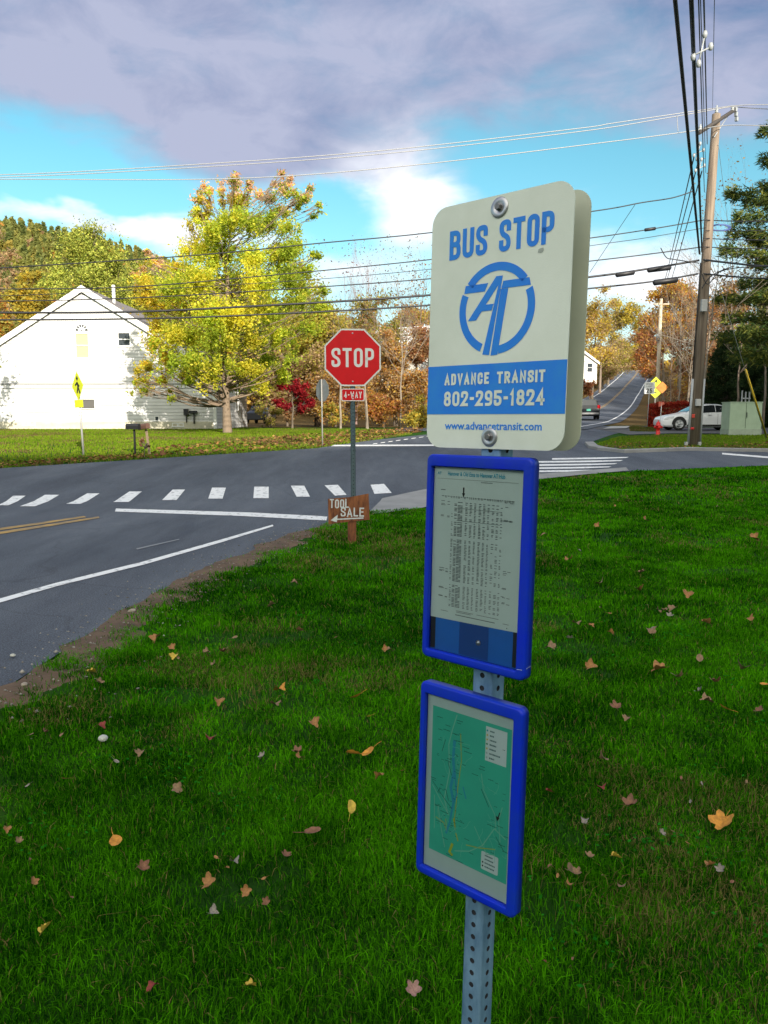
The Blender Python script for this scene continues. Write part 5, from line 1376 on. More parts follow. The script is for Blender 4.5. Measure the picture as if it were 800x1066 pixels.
# ================================================================== WHITE HOUSE
def siding_mat(name, c, pitch=.13):
    m = bpy.data.materials.new(name); N, L = nt(m); b = N['Principled BSDF']; b.inputs['Roughness'].default_value = .55
    tc = N.new('ShaderNodeTexCoord'); sp = N.new('ShaderNodeSeparateXYZ'); L.new(tc.outputs['Object'], sp.inputs[0])
    dv = N.new('ShaderNodeMath'); dv.operation = 'DIVIDE'; dv.inputs[1].default_value = pitch; L.new(sp.outputs[2], dv.inputs[0])
    fr = N.new('ShaderNodeMath'); fr.operation = 'FRACT'; L.new(dv.outputs[0], fr.inputs[0])
    bp = N.new('ShaderNodeBump'); bp.inputs['Strength'].default_value = .9; bp.inputs['Distance'].default_value = .02; bp.invert = True
    L.new(fr.outputs[0], bp.inputs['Height']); L.new(bp.outputs[0], b.inputs['Normal'])
    n = N.new('ShaderNodeTexNoise'); n.inputs['Scale'].default_value = 1.3; n.inputs['Detail'].default_value = 6; L.new(tc.outputs['Object'], n.inputs['Vector'])
    r = N.new('ShaderNodeValToRGB'); r.color_ramp.elements[0].color = (*[x * .88 for x in c], 1); r.color_ramp.elements[1].color = (*c, 1); r.color_ramp.elements[0].position = .35; r.color_ramp.elements[1].position = .6
    L.new(n.outputs['Fac'], r.inputs[0])
    # seam lines between boards
    lt = N.new('ShaderNodeMath'); lt.operation = 'LESS_THAN'; lt.inputs[1].default_value = .14; L.new(fr.outputs[0], lt.inputs[0])
    mx = N.new('ShaderNodeMix'); mx.data_type = 'RGBA'; L.new(lt.outputs[0], mx.inputs[0]); L.new(r.outputs[0], mx.inputs[6]); mx.inputs[7].default_value = (*[x * .5 for x in c], 1)
    L.new(mx.outputs[2], b.inputs['Base Color'])
    return m
M_SIDING = siding_mat('white_siding', (.64, .64, .64), .2); M_TRIM = mat('white_trim', (.80, .80, .80), .5)
M_SHING = mat('roof_shingle', (.24, .21, .20), .9, c2=(.14, .125, .12), vscale=3, stretch=(1, 4, 4), bump=.5, bscale=12)
M_PANE = mat('window_glass', (.05, .06, .07), .08, spec=.8)
M_BLIND = mat('cream_blind', (.42, .38, .24), .7)

def gable_house(name, label, x, y, hw, depth, eave, ridge, siding, roofm, rotz=0, over=.35, cat='house', lift=0., base=None):
    z = (float(H(x, y)) if base is None else base) + lift
    t = thing(name, label, cat, (x, y, z), (0, 0, rotz))
    mb = MB()
    prof = [(-hw, -.6), (hw, -.6), (hw, eave), (0, ridge), (-hw, eave)]
    mb.prism(prof, 0, depth); w = mb.build('wall', siding, t)
    mb = MB(); sl = (ridge - eave) / hw; th = .16
    for s in (-1, 1):
        xo = s * (hw + over); zo = eave - sl * over
        mb.loops([[(0, yy, ridge + .02), (xo, yy, zo + .02), (xo, yy, zo + th), (0, yy, ridge + th + .03)] for yy in (-over, depth + over)], 0, False, True, True)
    rf = mb.build('roof', roofm, t)
    mb = MB()
    for s in (-1, 1):   # rake boards
        xo = s * (hw + over); zo = eave - sl * over
        mb.loops([[(0, yy, ridge - .16), (xo, yy, zo - .16), (xo, yy, zo + th + .03), (0, yy, ridge + th + .06)] for yy in (-over - .035, -over - .002)], 0, False, True, True)
    mb.build('rake_board', M_TRIM, t)
    return t, w, rf
HY = 46.0; KH = FPX / HY
hx = (95 - 400) / KH; hz0 = float(H(hx, HY))
house, wall, roof = gable_house('white_house', 'big white gabled house with a grey roof and an arched attic window', hx, HY, 7.55, 10.5, 4.15 - hz0 + .1, 1.55 + (434 - 306) / KH - hz0, M_SIDING, M_SHING, R(0), over=.2)
def hx_(px): return (px - 95) / KH
def hz_(py): return 1.55 + (434 - py) / KH - hz0
def window(x0, x1, z0, z1, panes, parent, frame=.07, y=0., name='window', pm=None, mid=True):
    mb = MB(); w = x1 - x0; h = z1 - z0; cx_, cz_ = (x0 + x1) / 2, (z0 + z1) / 2
    for q, s in (((cx_, y - .03, z1 - frame / 2), (w, .06, frame)), ((cx_, y - .035, z0 + frame / 2), (w + .06, .07, frame)), ((x0 + frame / 2, y - .03, cz_), (frame, .06, h - 2 * frame)), ((x1 - frame / 2, y - .03, cz_), (frame, .06, h - 2 * frame))): mb.box(q, s)
    if mid: mb.box((cx_, y - .028, cz_), (w - 2 * frame, .05, frame * .8))
    wn = mb.build(name, M_TRIM, parent)
    mb = MB(); mb.box((cx_, y - .006, cz_), (w - 2 * frame + .01, .008, h - 2 * frame + .01)); mb.build('pane', pm or M_PANE, wn)
    return wn
wn = window(hx_(84.5), hx_(99.5), hz_(375), hz_(348.5), 2, house, pm=M_BLIND); wn['label'] = 'tall attic window with a cream blind'
# fan light above it
mb = MB(); fc, fz, fr_ = (hx_(85.5) + hx_(98.5)) / 2, hz_(347), .40
mb.prism([(fc + fr_ * math.cos(R(a)), fz + fr_ * math.sin(R(a))) for a in range(0, 181, 12)], -.012, -.004)
fan = mb.build('fan_light', mat('fan_glass', (.07, .075, .08), .3), house)
mb = MB()
for a in (30, 60, 90, 120, 150): stroke(mb, [Vector((fc, fz)), Vector((fc + fr_ * math.cos(R(a)), fz + fr_ * math.sin(R(a))))], False, .045, -.016)
stroke(mb, [Vector((fc + fr_ * math.cos(R(a)), fz + fr_ * math.sin(R(a)))) for a in range(0, 181, 12)], False, .07, -.017); stroke(mb, [Vector((fc + .17 * math.cos(R(a)), fz + .17 * math.sin(R(a)))) for a in range(0, 181, 15)], False, .05, -.0165)
mb.build('muntin', M_TRIM, fan, fix=False)
wn = window(hx_(128), hx_(142), hz_(363), hz_(348), 2, house); wn['label'] = 'small two-pane window right of the attic window'
wn = window(hx_(87.5), hx_(102.5), hz_(426), hz_(415.5), 1, house, pm=mat('screen_grey', (.10, .095, .09), .6), mid=False, frame=.04); wn['label'] = 'low wide dark window behind the yellow sign'
for a, b in ((27, 33), (33.6, 39.5)):
    window(hx_(a), hx_(b), hz_(443.5), hz_(438), 1, house, mid=False, frame=.05, pm=mat('cellar_glass', (.16, .17, .17), .3))
for a, b in ((181, 187), (187.6, 193)): window(hx_(a), hx_(b), hz_(444.5), hz_(440), 1, house, mid=False, frame=.05)
window(hx_(163), hx_(168), hz_(438.5), hz_(433), 1, house, mid=False, frame=.05)
mb = MB(); mb.box((hx_(196), -.09, hz_(429)), (.26, .18, .36)); mb.tube([(hx_(196), -.05, hz_(432)), (hx_(196), -.05, hz_(440))], .03, 6); mb.build('meter_box', mat('dark_metal', (.04, .04, .045), .5, .4), house)
mb = MB(); mb.tube([(hx_(204), -.10, hz_(441)), (hx_(204), -.10, hz_(430))], .04, 8); mb.box((hx_(203.4), -.11, hz_(429)), (.45, .16, .14)); mb.build('vent_hood', MATS['dark_metal'], house)
mb = MB()
mb.box((0, -.012, hz_(400)), (15.0, .03, .09)); mb.box((0, -.009, hz_(404.5)), (14.9, .018, .03)); mb.build('band_board', mat('band', (.34, .34, .35), .6), house)
mb = MB(); mb.box((0, -.02, hz_(444.2)), (15.0, .05, .62)); mb.build('foundation', mat('cream_foundation', (.62, .58, .46), .8, var=.2, vscale=1.5), house)
mb = MB()
for s in (-1, 1): mb.box((s * 7.5, -.02, 1.55), (.18, .06, 3.3))
mb.box((7.57, .05, 1.55), (.06, .12, 3.3)); mb.build('corner_board', M_TRIM, house)
mb = MB(); vx, vy = 1.03, 2.2; sl = (hz_(306) - (4.25 - hz0)) / 7.55
vzb = hz_(306) - sl * vx + .1
mb.tube([(vx, vy, vzb - .15), (vx, vy, vzb + 1.15)], .10, 10); mb.build('vent_pipe', M_TRIM, roof)
# windows of the side wall
for k in range(2):
    mb = MB(); yy = 3.0 + 3.6 * k
    for q, s in (((7.58, yy, 2.55), (.06, .9, .07)), ((7.58, yy, 1.15), (.06, .96, .07)), ((7.58, yy - .42, 1.85), (.06, .07, 1.35)), ((7.58, yy + .42, 1.85), (.06, .07, 1.35)), ((7.58, yy, 1.85), (.05, .8, .05))): mb.box(q, s)
    wn = mb.build('window', M_TRIM, house); mb = MB(); mb.box((7.556, yy, 1.85), (.008, .78, 1.36)); mb.build('pane', M_PANE, wn)

# small buildings behind
c1, w1, r1 = gable_house('white_house', 'small building with a white metal roof behind the autumn trees', (452 - 400) / FPX * 74, 74, 3.6, 7, 2.4, 4.9, siding_mat('pale_siding', (.62, .60, .55)), mat('white_metal_roof', (.78, .78, .77), .45), R(58), .3, base=1.55 + (434 - 396) / FPX * 74)
c2_, w2, r2_ = gable_house('white_house', 'small white gabled house beside the hill road', (604 - 400) / FPX * 118, 118, 2.2, 6, 2.6, 4.1, siding_mat('white_siding_far', (.74, .72, .66)), M_SHING, R(6), .3, base=1.55 + (434 - 396) / FPX * 118)
window(.6, 1.5, 1.1, 2.5, 2, c2_)

# ================================================================== SIGNS AND MAILBOXES ON THE FAR SIDE
M_LIME = mat('lime_sheeting', (.62, .66, .02), .45); M_BLACK = mat('black_paint', (.015, .015, .015), .6); M_POSTG = mat('grey_post', (.42, .42, .41), .5, .4)
wx, wy = gp(87, 474); kk = FPX / wy; wz = float(H(wx, wy))
def wz_(py): return 1.55 + (434 - py) / kk - wz
ws = thing('warning_sign', 'lime-yellow diamond warning sign with a small square plaque in front of the white house', 'road sign', (wx, wy, wz), (0, R(-1.6), 0))
mb = MB(); mb.tube([(0, 0.02, -.2), (-.0, 0.02, wz_(391))], .032, 8); mb.build('post', M_POSTG, ws)
Mt = Matrix.Rotation(R(-47), 4, 'Z'); zc_ = wz_(402.5); hd = .42
mb = MB(); mb.prism([(0, zc_ + hd), (hd, zc_), (0, zc_ - hd), (-hd, zc_)], -.02, -.012, Mt); dpan = mb.build('sign_panel', M_LIME, ws)
mb = MB()
def mstroke(pts, w): 
    q = MB(); stroke(q, [Vector(p) for p in pts], False, w, -.023); mb.add(q.v, q.f, 0, False, Mt)
mstroke([(-.05, zc_ - .2), (.04, zc_ - .02), (-.02, zc_ + .10)], .08); mstroke([(.04, zc_ - .02), (.16, zc_ - .22)], .08); mstroke([(-.16, zc_ + .02), (0, zc_ + .10), (.14, zc_ - .02)], .06); mstroke([(-.03, zc_ + .18), (.05, zc_ + .26)], .11)
mb.build('symbol', M_BLACK, dpan, fix=False)
mb = MB(); mb.prism([(-.25, wz_(424.3)), (.25, wz_(424.3)), (.25, wz_(416.5)), (-.25, wz_(416.5))], -.02, -.012, Matrix.Rotation(R(-42), 4, 'Z')); mb.build('plaque', M_LIME, ws)

M_MAIL = mat('mailbox_black', (.02, .02, .022), .4, .3)
def mailbox(label, px, py, post_m, box_m, lean=0, lab_extra=None, rotz=0.):
    x, y = gp(px, py); z = float(H(x, y)); t = thing('mailbox', label, 'mailbox', (x, y, z), (0, R(lean), R(rotz))); t.scale = (.82,) * 3
    mb = MB(); mb.box((0, .12, .40), (.06, .06, 1.1)); mb.build('post', post_m, t)
    mb = MB(); prof = [(-.085, 0), (.085, 0), (.085, .11)] + [(.085 * math.cos(R(a)), .11 + .085 * math.sin(R(a))) for a in range(15, 180, 15)] + [(-.085, .11)]
    Mx = Matrix.Translation((0, 0, .96)) @ Matrix.Rotation(R(72), 4, 'Z'); mb.prism(prof, -.26, .26, Mx); bx = mb.build('box', box_m, t)
    mb = MB(); mb.prism([(.092, .06), (.100, .06), (.100, .10), (.092, .10)], -.06, -.16, Mx); mb.prism([(.092, .06), (.100, .06), (.100, .20), (.092, .20)], -.06, -.085, Mx); mb.build('flag', mat('mail_flag', (.5, .02, .02), .5), bx)
    return t
mailbox('black mailbox on a slim dark post beside the road', 140, 475, M_MAIL, M_MAIL)
mailbox('brown mailbox on a leaning pale wooden post next to the black one', 154, 474.5, mat('old_wood', (.30, .22, .15), .9, var=.3, vscale=10), mat('brown_mailbox', (.10, .05, .035), .6), -7, rotz=-20)
blob_tree('shrub', 'wilted vine climbing the leaning mailbox post', 151, 462, wy - .6, 5, 9, TAN + RUST, [1] * 6, 9, leaf=.05, per=60, tr=.012, cat='shrub')

# ================================================================== UTILITY POLES
M_POLE = mat('pole_wood', (.34, .25, .19), .9, c2=(.20, .135, .10), vscale=3.2, stretch=(6, 6, .25), bump=.5, bscale=14)
M_POLE2 = mat('pole_pale_wood', (.58, .50, .38), .85, c2=(.42, .35, .26), vscale=3, stretch=(6, 6, .25), bump=.4, bscale=14)
M_PLAST = mat('grey_plastic', (.34, .36, .38), .5); M_WIRE = mat('wire_black', (.014, .014, .018), .5); M_ALU = mat('wire_aluminium', (.34, .34, .34), .5, .2); M_PORC = mat('porcelain', (.34, .36, .37), .25)
P1Y = 26.0
b1 = gp(722, 464); P1Y = b1[1]; 
pb = np.array([b1[0], b1[1], float(H(*b1))]); ptop = at(746, 119, P1Y + .2)
p1 = thing('utility_pole', 'tall wooden utility pole leaning right with a diagonal crossarm and grey conduits', 'utility pole', pb)
pv = Vector(ptop - pb); PL = pv.length
p1.rotation_euler = pv.to_track_quat('Z', 'X').to_euler()
p1i = (Matrix.Translation(Vector(pb)) @ p1.rotation_euler.to_matrix().to_4x4()).inverted()
def p1l(px, py, dY=0.): return p1i @ Vector(at(px, py, P1Y + dY))
def on_pole(py):
    """world point on the pole axis seen at row py"""
    t = (464 - py) / (464 - 119.); return pb + (ptop - pb) * t
mb = MB(); mb.tube([(0, 0, -.4), (0, 0, PL * .5), (0, 0, PL)], [.195, .165, .135], 14); mb.build('trunk', M_POLE2 if False else mat('pole_wood_mixed', (.27, .21, .155), .9, c2=(.12, .088, .066), vscale=2.2, stretch=(6, 6, .22), bump=.5, bscale=14), p1)
mb = MB(); a, b = p1l(727, 139, -1.0), p1l(765, 114.5, 1.0); d = (b - a).normalized(); mb.tube([a, b], .075, 4); mb.build('crossarm', mat('crossarm_wood', (.07, .06, .055), .9, var=.3, vscale=8), p1)
mb = MB(); mb.tube([p1l(743.5, 143, -.1), p1l(759, 119, .7)], .02, 6); mb.build('brace', M_PLAST, p1)
INS = []
def insul(p, h=.22):
    m = MB(); m.lathe([(.0001, -.02), (.03, -.02), (.03, .04), (.055, .05), (.06, .08), (.035, .10), (.055, .12), (.055, .15), (.03, .17), (.03, h), (.0001, h)], 12, Matrix.Translation(p)); m.build('insulator', M_PORC, p1)
for q in (p1l(762.5, 117, .85), p1l(729, 137, -.85)): insul(q)
insul(Vector((0, 0, PL)), .28)
mb = MB()
for k in range(3): mb.box(p1l(766 + .5 * k, 114 + 5 * k, 1.0), (.09, .09, .13))
mb.build('fuse_cutout', M_PORC, p1)
for sx_, y0_, y1_, r in ((-.20, 392, 462, .045), (.205, 392, 462, .045), (-.21, 270, 392, .018), (.17, 305, 392, .012)):
    mb = MB(); z0_, z1_ = PL * (464 - y1_) / 345., PL * (464 - y0_) / 345.
    Mv = p1.rotation_euler.to_matrix().to_4x4().inverted(); off_ = (Mv @ Vector((1, 0, 0))); off2 = (Mv @ Vector((0, -1, 0)))
    mb.tube([off_ * sx_ + off2 * .04 + Vector((0, 0, z0_)), off_ * (sx_ * .97) + off2 * .04 + Vector((0, 0, z1_))], r, 8); mb.build('conduit' if r > .03 else 'riser_cable', M_PLAST if r > .03 else M_WIRE, p1)
def pbox(px, py, w, h, m, name, dY=-.23, dep=.12):
    c = p1l(px, py, dY); mb = MB(); Mx = Matrix.Translation(c) @ Mv
    mb.box((0, 0, 0), (w, dep, h), Mx); return mb.build(name, m, p1, bevel=.01)
pbox(733, 318, .20, .40, mat('white_box', (.42, .42, .42), .5), 'meter_box')
pbox(727, 419, .17, .24, MATS['white_box'], 'tag_plate'); pbox(722, 433, .10, .13, mat('red_tag', (.5, .05, .03), .5), 'tag_plate', dep=.04); pbox(721, 446, .12, .08, MATS['mail_flag'], 'tag_plate', dep=.03)
pbox(714.5, 462, .09, .13, MATS['white_box'], 'conduit_boot'); pbox(728.5, 462, .09, .13, MATS['white_box'], 'conduit_boot')

# second pole up the road
p2b = gnd(681.5, 74); p2t = at(688.5, 311, 74)
p2 = thing('utility_pole', 'pale sunlit utility pole standing behind the speed limit sign', 'utility pole', p2b)
pv2 = Vector(p2t - p2b); p2.rotation_euler = pv2.to_track_quat('Z', 'X').to_euler(); P2L = pv2.length
mb = MB(); mb.tube([(0, 0, -.4), (0, 0, P2L)], [.22, .15], 12); mb.build('trunk', M_POLE2, p2)
mb = MB(); mb.box((0, -.1, P2L - .5), (1.5, .1, .12)); mb.build('crossarm', M_POLE2, p2)
mb = MB()
for s in (-.65, .65): mb.lathe([(.0001, 0), (.05, 0), (.07, .1), (.04, .2), (.0001, .2)], 8, Matrix.Translation((s, -.1, P2L - .44)))
mb.build('insulator', M_PORC, p2)
mb = MB(); mb.lathe([(.0001, -.35), (.16, -.35), (.17, .3), (.12, .36), (.0001, .36)], 14, Matrix.Translation((-.25, -.28, P2L * .68))); mb.build('transformer', M_PLAST, p2)

# ---- wires
def wire(label, pts, r, m=M_WIRE, sag=0., name='overhead_wire', cat='wire', seg=6, grp=None):
    """pts: world points"""
    P = [np.array(p, float) for p in pts]; out = []
    n = len(P)
    for i in range(n - 1):
        p0 = P[max(i - 1, 0)]; p1_ = P[i]; p2_ = P[i + 1]; p3 = P[min(i + 2, n - 1)]
        for k in range(8):
            t = k / 8; out.append(.5 * ((2 * p1_) + (-p0 + p2_) * t + (2 * p0 - 5 * p1_ + 4 * p2_ - p3) * t * t + (-p0 + 3 * p1_ - 3 * p2_ + p3) * t ** 3))
    out.append(P[-1]); o = Vector(out[0])
    mb = MB(); mb.tube([Vector(q) - o for q in out], r, seg); ob = mb.build(name, m); ob.location = o
    return tag(ob, label, cat, grp)
LW = lambda pts, Y0, Y1: [at(px, py, Y0 + (Y1 - Y0) * (px - pts[0][0]) / (pts[-1][0] - pts[0][0])) for px, py in pts]
PW = P1Y
wire('uppermost white power line running from the pole top across the sky to the left', LW([(-260, 186), (0, 182), (200, 171.5), (400, 156.5), (600, 134), (640, 128), (742, 113)], 25, PW), .0135, M_ALU)
wire('second white power line just below the uppermost one', LW([(-260, 189), (0, 184.5), (200, 174.5), (400, 160), (600, 137.5), (690, 123.5), (764, 110.5)], 26, PW + 1), .0135, M_ALU)
wire('lowest of the white power lines, ending on the near end of the crossarm', LW([(-260, 186), (0, 186.5), (240, 186), (420, 173), (640, 147), (727, 135.5)], 24, PW - 1), .0135, M_ALU)
wire('upper white power line leaving the pole top to the right', LW([(742, 113), (766, 110), (800, 109), (900, 110)], PW, PW + 6), .0135, M_ALU)
wire('middle white power line leaving the crossarm tip to the right', LW([(764, 111), (800, 113.5), (900, 117)], PW + 1, PW + 7), .0135, M_ALU)
wire('lower white power line passing right of the crossarm', LW([(727, 135), (757, 130.5), (800, 131), (900, 134)], PW - 1, PW + 5), .0135, M_ALU)
wire('thin vertical jumper hanging between the white power lines', [at(705, 121, PW - .2), at(706, 136.5, PW - .6)], .012, M_ALU)
def low(label, pts, r, py_pole): wire(label, LW(pts, 24, PW - .25), r)
low('twisted service cable reaching the overhead bundle at the height of the bus stop panel top', [(-200, 290), (0, 279), (200, 266), (335, 253), (450, 242), (617, 220), (668, 211), (700, 206), (722, 199)], .018, 0)
low('upper of the dark lines crossing above the white house roof', [(-200, 302), (0, 301), (130, 299), (250, 289.5), (450, 270), (617, 247.5), (678, 238.5), (733, 229)], .017, 0)
low('thin dark line between two thicker ones at the right of the bus stop panel', [(-200, 309), (0, 308), (250, 296), (450, 280), (617, 255.5), (670, 248), (735, 237)], .010, 0)
low('dark line touching the ridge of the white house', [(-200, 314), (0, 313.5), (130, 310.5), (250, 304), (450, 290), (617, 271.5), (680, 264), (731, 257)], .018, 0)
low('thick black cable crossing below the ridge of the white house', [(-200, 325), (0, 325.5), (130, 324.8), (250, 319.5), (450, 307), (617, 288), (680, 279), (728, 271)], .034, 0)
low('lowest black cable crossing the gable of the white house', [(-200, 333), (0, 333), (130, 332), (250, 328.5), (450, 317.5), (617, 300), (680, 293), (727, 285)], .027, 0)
for lab, py0, py1, r in (('highest dark line right of the tall pole', 229, 230.5, .017), ('second dark line right of the tall pole', 240, 240, .012), ('third dark line right of the tall pole, under the blue coil', 248, 250, .016), ('fourth dark line right of the tall pole', 257, 259, .016), ('thick black cable right of the tall pole', 270.5, 277, .034), ('lowest sagging black cable right of the tall pole', 285, 290, .027)):
    wire(lab, LW([(733, py0), (766, (py0 + py1) / 2 + .6), (800, py1), (900, py1 + 2)], PW - .2, PW + 5), r)
def sleeve(label, x0, y0, x1, y1, r):
    Y = PW - .3 + (x0 - 728) / 928. * 2
    a, b = at(x0, y0, Y - .03), at(x1, y1, Y - .03); o = Vector(a); d = Vector(b) - o
    mb = MB(); mb.tube([d * 0, d * .06, d * .94, d], [r * .4, r, r, r * .4], 10); ob = mb.build('splice_case', M_WIRE); ob.location = o; tag(ob, label, 'splice case')
sleeve('black splice case on the thick cable nearest the tall pole', 674, 281.5, 699, 278.5, .085); sleeve('lower splice case hanging below the thick cable left of the tall pole', 680, 294.5, 706, 291, .10); sleeve('grey-black splice case on the thick cable next to the bus stop panel', 641, 286.5, 661, 283.5, .08); sleeve('slim splice case on the upper dark line left of the tall pole', 671, 239.5, 683, 237.8, .055)
mb = MB(); cpt = at(750, 237, PW + .6); pts = [Vector((.30 * math.cos(a), 0, .09 * math.sin(a))) for a in np.linspace(0, 2 * math.pi, 25)]
for k in range(3): mb.tube([p * (1 + .12 * k) for p in pts], .014, 6, caps=False)
ob = mb.build('cable_coil', mat('coil_blue', (.02, .06, .25), .5)); ob.location = Vector(cpt); tag(ob, 'blue cable coil hanging on the lines right of the tall pole', 'cable coil')
# bundle running overhead from the pole towards and over the viewer
def over(label, top, mid, bot, r, Yt=11.5, m=M_WIRE, Yb=None):
    """straight line: seen at bot on the pole and at top near the viewer, carried on past the viewer"""
    B_ = at(*bot, Yb or PW - .3); T_ = at(*top, Yt); E_ = T_ + (T_ - B_) * 1.3
    M_ = .5 * (B_ + T_)
    wire(label, [B_, M_, T_, E_], r, m)
over('thickest overhead cable, leftmost of the bundle above the road', (703, 0), None, (728.5, 264), .034)
over('thick overhead cable in the middle of the bundle', (720.5, 0), None, (731, 262), .027)
over('thin cable pressed to the left side of the middle overhead cable', (718, 0), None, (729.5, 240), .011)
over('thin overhead line right of the middle overhead cable', (727.5, 0), None, (733.5, 200), .011)
over('second thin overhead line carrying the clear spacer', (729.5, 0), None, (735, 180), .008)
over('overhead line at the right side of the bundle', (733, 0), None, (736.5, 150), .014)
over('single fine overhead line rising to the tip of the tall pole', (744, 0), None, (742, 113), .006, Yb=PW)
for lab, a, b in (('leftmost dashed line going down to the second pole', (723.5, 160), (685.5, 318)), ('middle dashed line going down to the second pole', (728, 165), (688, 313)), ('right dashed line going down to the second pole', (731, 178), (691, 316))):
    A_ = at(*a, PW - .2); B_ = at(*b, 74); wire(lab, [A_, .5 * (A_ + B_) + np.array([0, 0, -.25]), B_], .020)
def spacer(label, px, py, Y, s):
    p = at(px, py, Y); t = thing('line_spacer', label, 'line spacer', p)
    mb = MB(); mb.tube([(-.16 * s, 0, -.1 * s), (.16 * s, 0, .05 * s)], .016 * s, 6); mb.tube([(-.05 * s, 0, -.22 * s), (.04 * s, 0, .26 * s)], .016 * s, 6); mb.build('bracket', M_PORC, t)
    for q in ((-.16, 0, -.12), (.16, 0, .06), (.04, 0, .27), (-.05, 0, -.24)):
        mb = MB(); mb.lathe([(.0001, -.07), (.035, -.06), (.05, 0), (.035, .06), (.0001, .07)], 10, Matrix.Translation(Vector(q) * s) @ Matrix.Scale(s, 4)); mb.build('insulator', M_PORC, t)
spacer('pale insulator cluster high on the overhead bundle near the top of the sky', 731, 52, 13.0, .85)
spacer('upper pale insulator cluster on the bundle just left of the tall pole', 727.5, 158, PW - .3, .95)
spacer('lower pale insulator cluster on the bundle just left of the tall pole', 729, 174, PW - .3, .9)
wire('fine guy line running down from the service cable behind the bus stop panel', [at(662, 212, PW - 1), at(640, 245, PW - .5), at(614, 284, PW)], .008)
for lab, pts in (('black cable looping from the pole down to the right above the white car', [(731, 285), (737, 296), (748, 284), (766, 279), (800, 277)]), ('second black loop hanging right of the tall pole', [(731, 300), (738, 290), (748, 283), (764, 277)]), ('slack black loop left of the tall pole', [(688, 258), (694, 268), (702, 270), (728, 274)])):
    wire(lab, [at(x, y, PW - .35) for x, y in pts], .016 if 'fine' not in lab else .01)

# guy wire with its yellow guard
gtop = on_pole(252); gmid = at(783.5, 372, PW + 2.2); gb = gp(797.5, 444); gb = np.array([gb[0], gb[1], float(H(*gb))])
gb = gnd(797.5, PW + 4.0); 
guy = thing('guy_wire', 'guy wire of the tall pole with a yellow plastic guard at its foot', 'guy wire', gb)
mb = MB(); mb.tube([(0, 0, -.1), Vector(gtop - gb)], .009, 6); mb.build('cable', M_ALU, guy)
dv = Vector(gtop - gb); mb = MB(); mb.tube([dv * .015, dv * .40], .042, 8); mb.build('guard', mat('guard_yellow', (.62, .42, .02), .5), guy)
wire('thin pale cable slanting from the crossarm down behind the pine', [at(748, 150, PW), at(757, 225, PW + 4), at(766, 300, PW + 9)], .007, M_ALU)

# ================================================================== SPEED SIGN, DIAMONDS, HYDRANT, CABINET
sb = gnd(672.3, 48); st_ = thing('speed_sign', 'white rectangular speed limit sign on a thin post by the hill road', 'road sign', sb, (0, R(1.0), R(-12)))
kq = FPX / 48.
def sq(py): return 1.55 + (434 - py) / kq - float(sb[2])
mb = MB(); mb.tube([(0, .02, -.2), (0, .02, sq(400))], .025, 8); mb.build('post', M_POSTG, st_)
mb = MB(); mb.prism([(x, z) for x, z in rrect(-.305, .305, sq(410.5), sq(398.5), .04, 3)], -.02, -.014); sp_ = mb.build('sign_panel', M_WHITE, st_)
mb = MB(); text(mb, '25', -.17, .17, sq(409.4), sq(405.0), .05, -.022, gap=.06); zt_ = sq(399.6)
text(mb, 'SPEED', -.2, .2, zt_ - .10, zt_ - .01, .012, -.022, gap=.02); text(mb, 'LIMIT', -.17, .17, zt_ - .24, zt_ - .15, .012, -.022, gap=.02); mb.build('sign_text', M_BLACK, sp_, fix=False)
db = gnd(679.3, 66); kq2 = FPX / 66.
def dq(py): return 1.55 + (434 - py) / kq2 - float(db[2])
ds = thing('warning_sign', 'post with two lime diamond signs and an orange one behind the speed limit sign', 'road sign', db, (0, 0, R(-10)))
mb = MB(); mb.tube([(0, .03, -.2), (0, .03, dq(393))], .03, 8); mb.build('post', M_POSTG, ds)
for i, (py, mm_) in enumerate(((398.5, M_LIME), (409.8, M_LIME))):
    z = dq(py); mb = MB(); r = .44; mb.prism([(0, z + r), (r, z), (0, z - r), (-r, z)], -.02 - .004 * i, -.012); q = mb.build('sign_panel', mm_, ds)
    mb = MB()
    for pts in (([(-.18, z - .1), (0, z + .12), (.12, z - .05)], [(.02, z + .16), (.14, z + .2)]) if i == 0 else ([(-.12, z + .02), (.1, z + .1)],)): stroke(mb, [Vector(p) for p in pts], False, .09, -.03)
    mb.build('symbol', M_BLACK, q, fix=False)
mb = MB(); z = dq(404); r = .5; mb.prism([(.55, z + r), (.55 + r, z), (.55, z - r), (.55 - r, z)], .07, .078); mb.box((.28, .055, z), (.66, .03, .05)); mb.build('sign_panel', mat('sign_orange', (.55, .18, .02), .5), ds)
# hydrant
hb = gp(685, 453.2); hy = hb[1]; hydz = float(H(*hb))
hyd = thing('fire_hydrant', 'red fire hydrant with a marker flag at the edge of the grass island', 'fire hydrant', (*hb, hydz))
M_HRED = mat('hydrant_red', (.60, .015, .012), .4); s_ = (16.5 / FPX * hy) / .80
mb = MB(); Ms = Matrix.Scale(s_, 4); mb.lathe([(.0001, -.1), (.15, -.1), (.15, .03), (.10, .04), (.095, .46), (.14, .47), (.14, .50), (.11, .52), (.10, .60), (.06, .67), (.0001, .69)], 16, Ms); body = mb.build('body', M_HRED, hyd)
mb = MB(); mb.lathe([(.0001, 0), (.03, 0), (.03, .06), (.0001, .06)], 5, Ms @ Matrix.Translation((0, 0, .69)), smooth_=False); mb.build('operating_nut', M_HRED, hyd)
for a in (0, 180, -90):
    mb = MB(); mb.lathe([(.055, .08), (.055, .16), (.07, .16), (.07, .20), (.0001, .20)], 12, Ms @ Matrix.Translation((0, 0, .40)) @ Matrix.Rotation(R(a), 4, 'Z') @ Matrix.Rotation(R(90), 4, 'Y')); mb.build('outlet_cap', M_HRED, hyd)
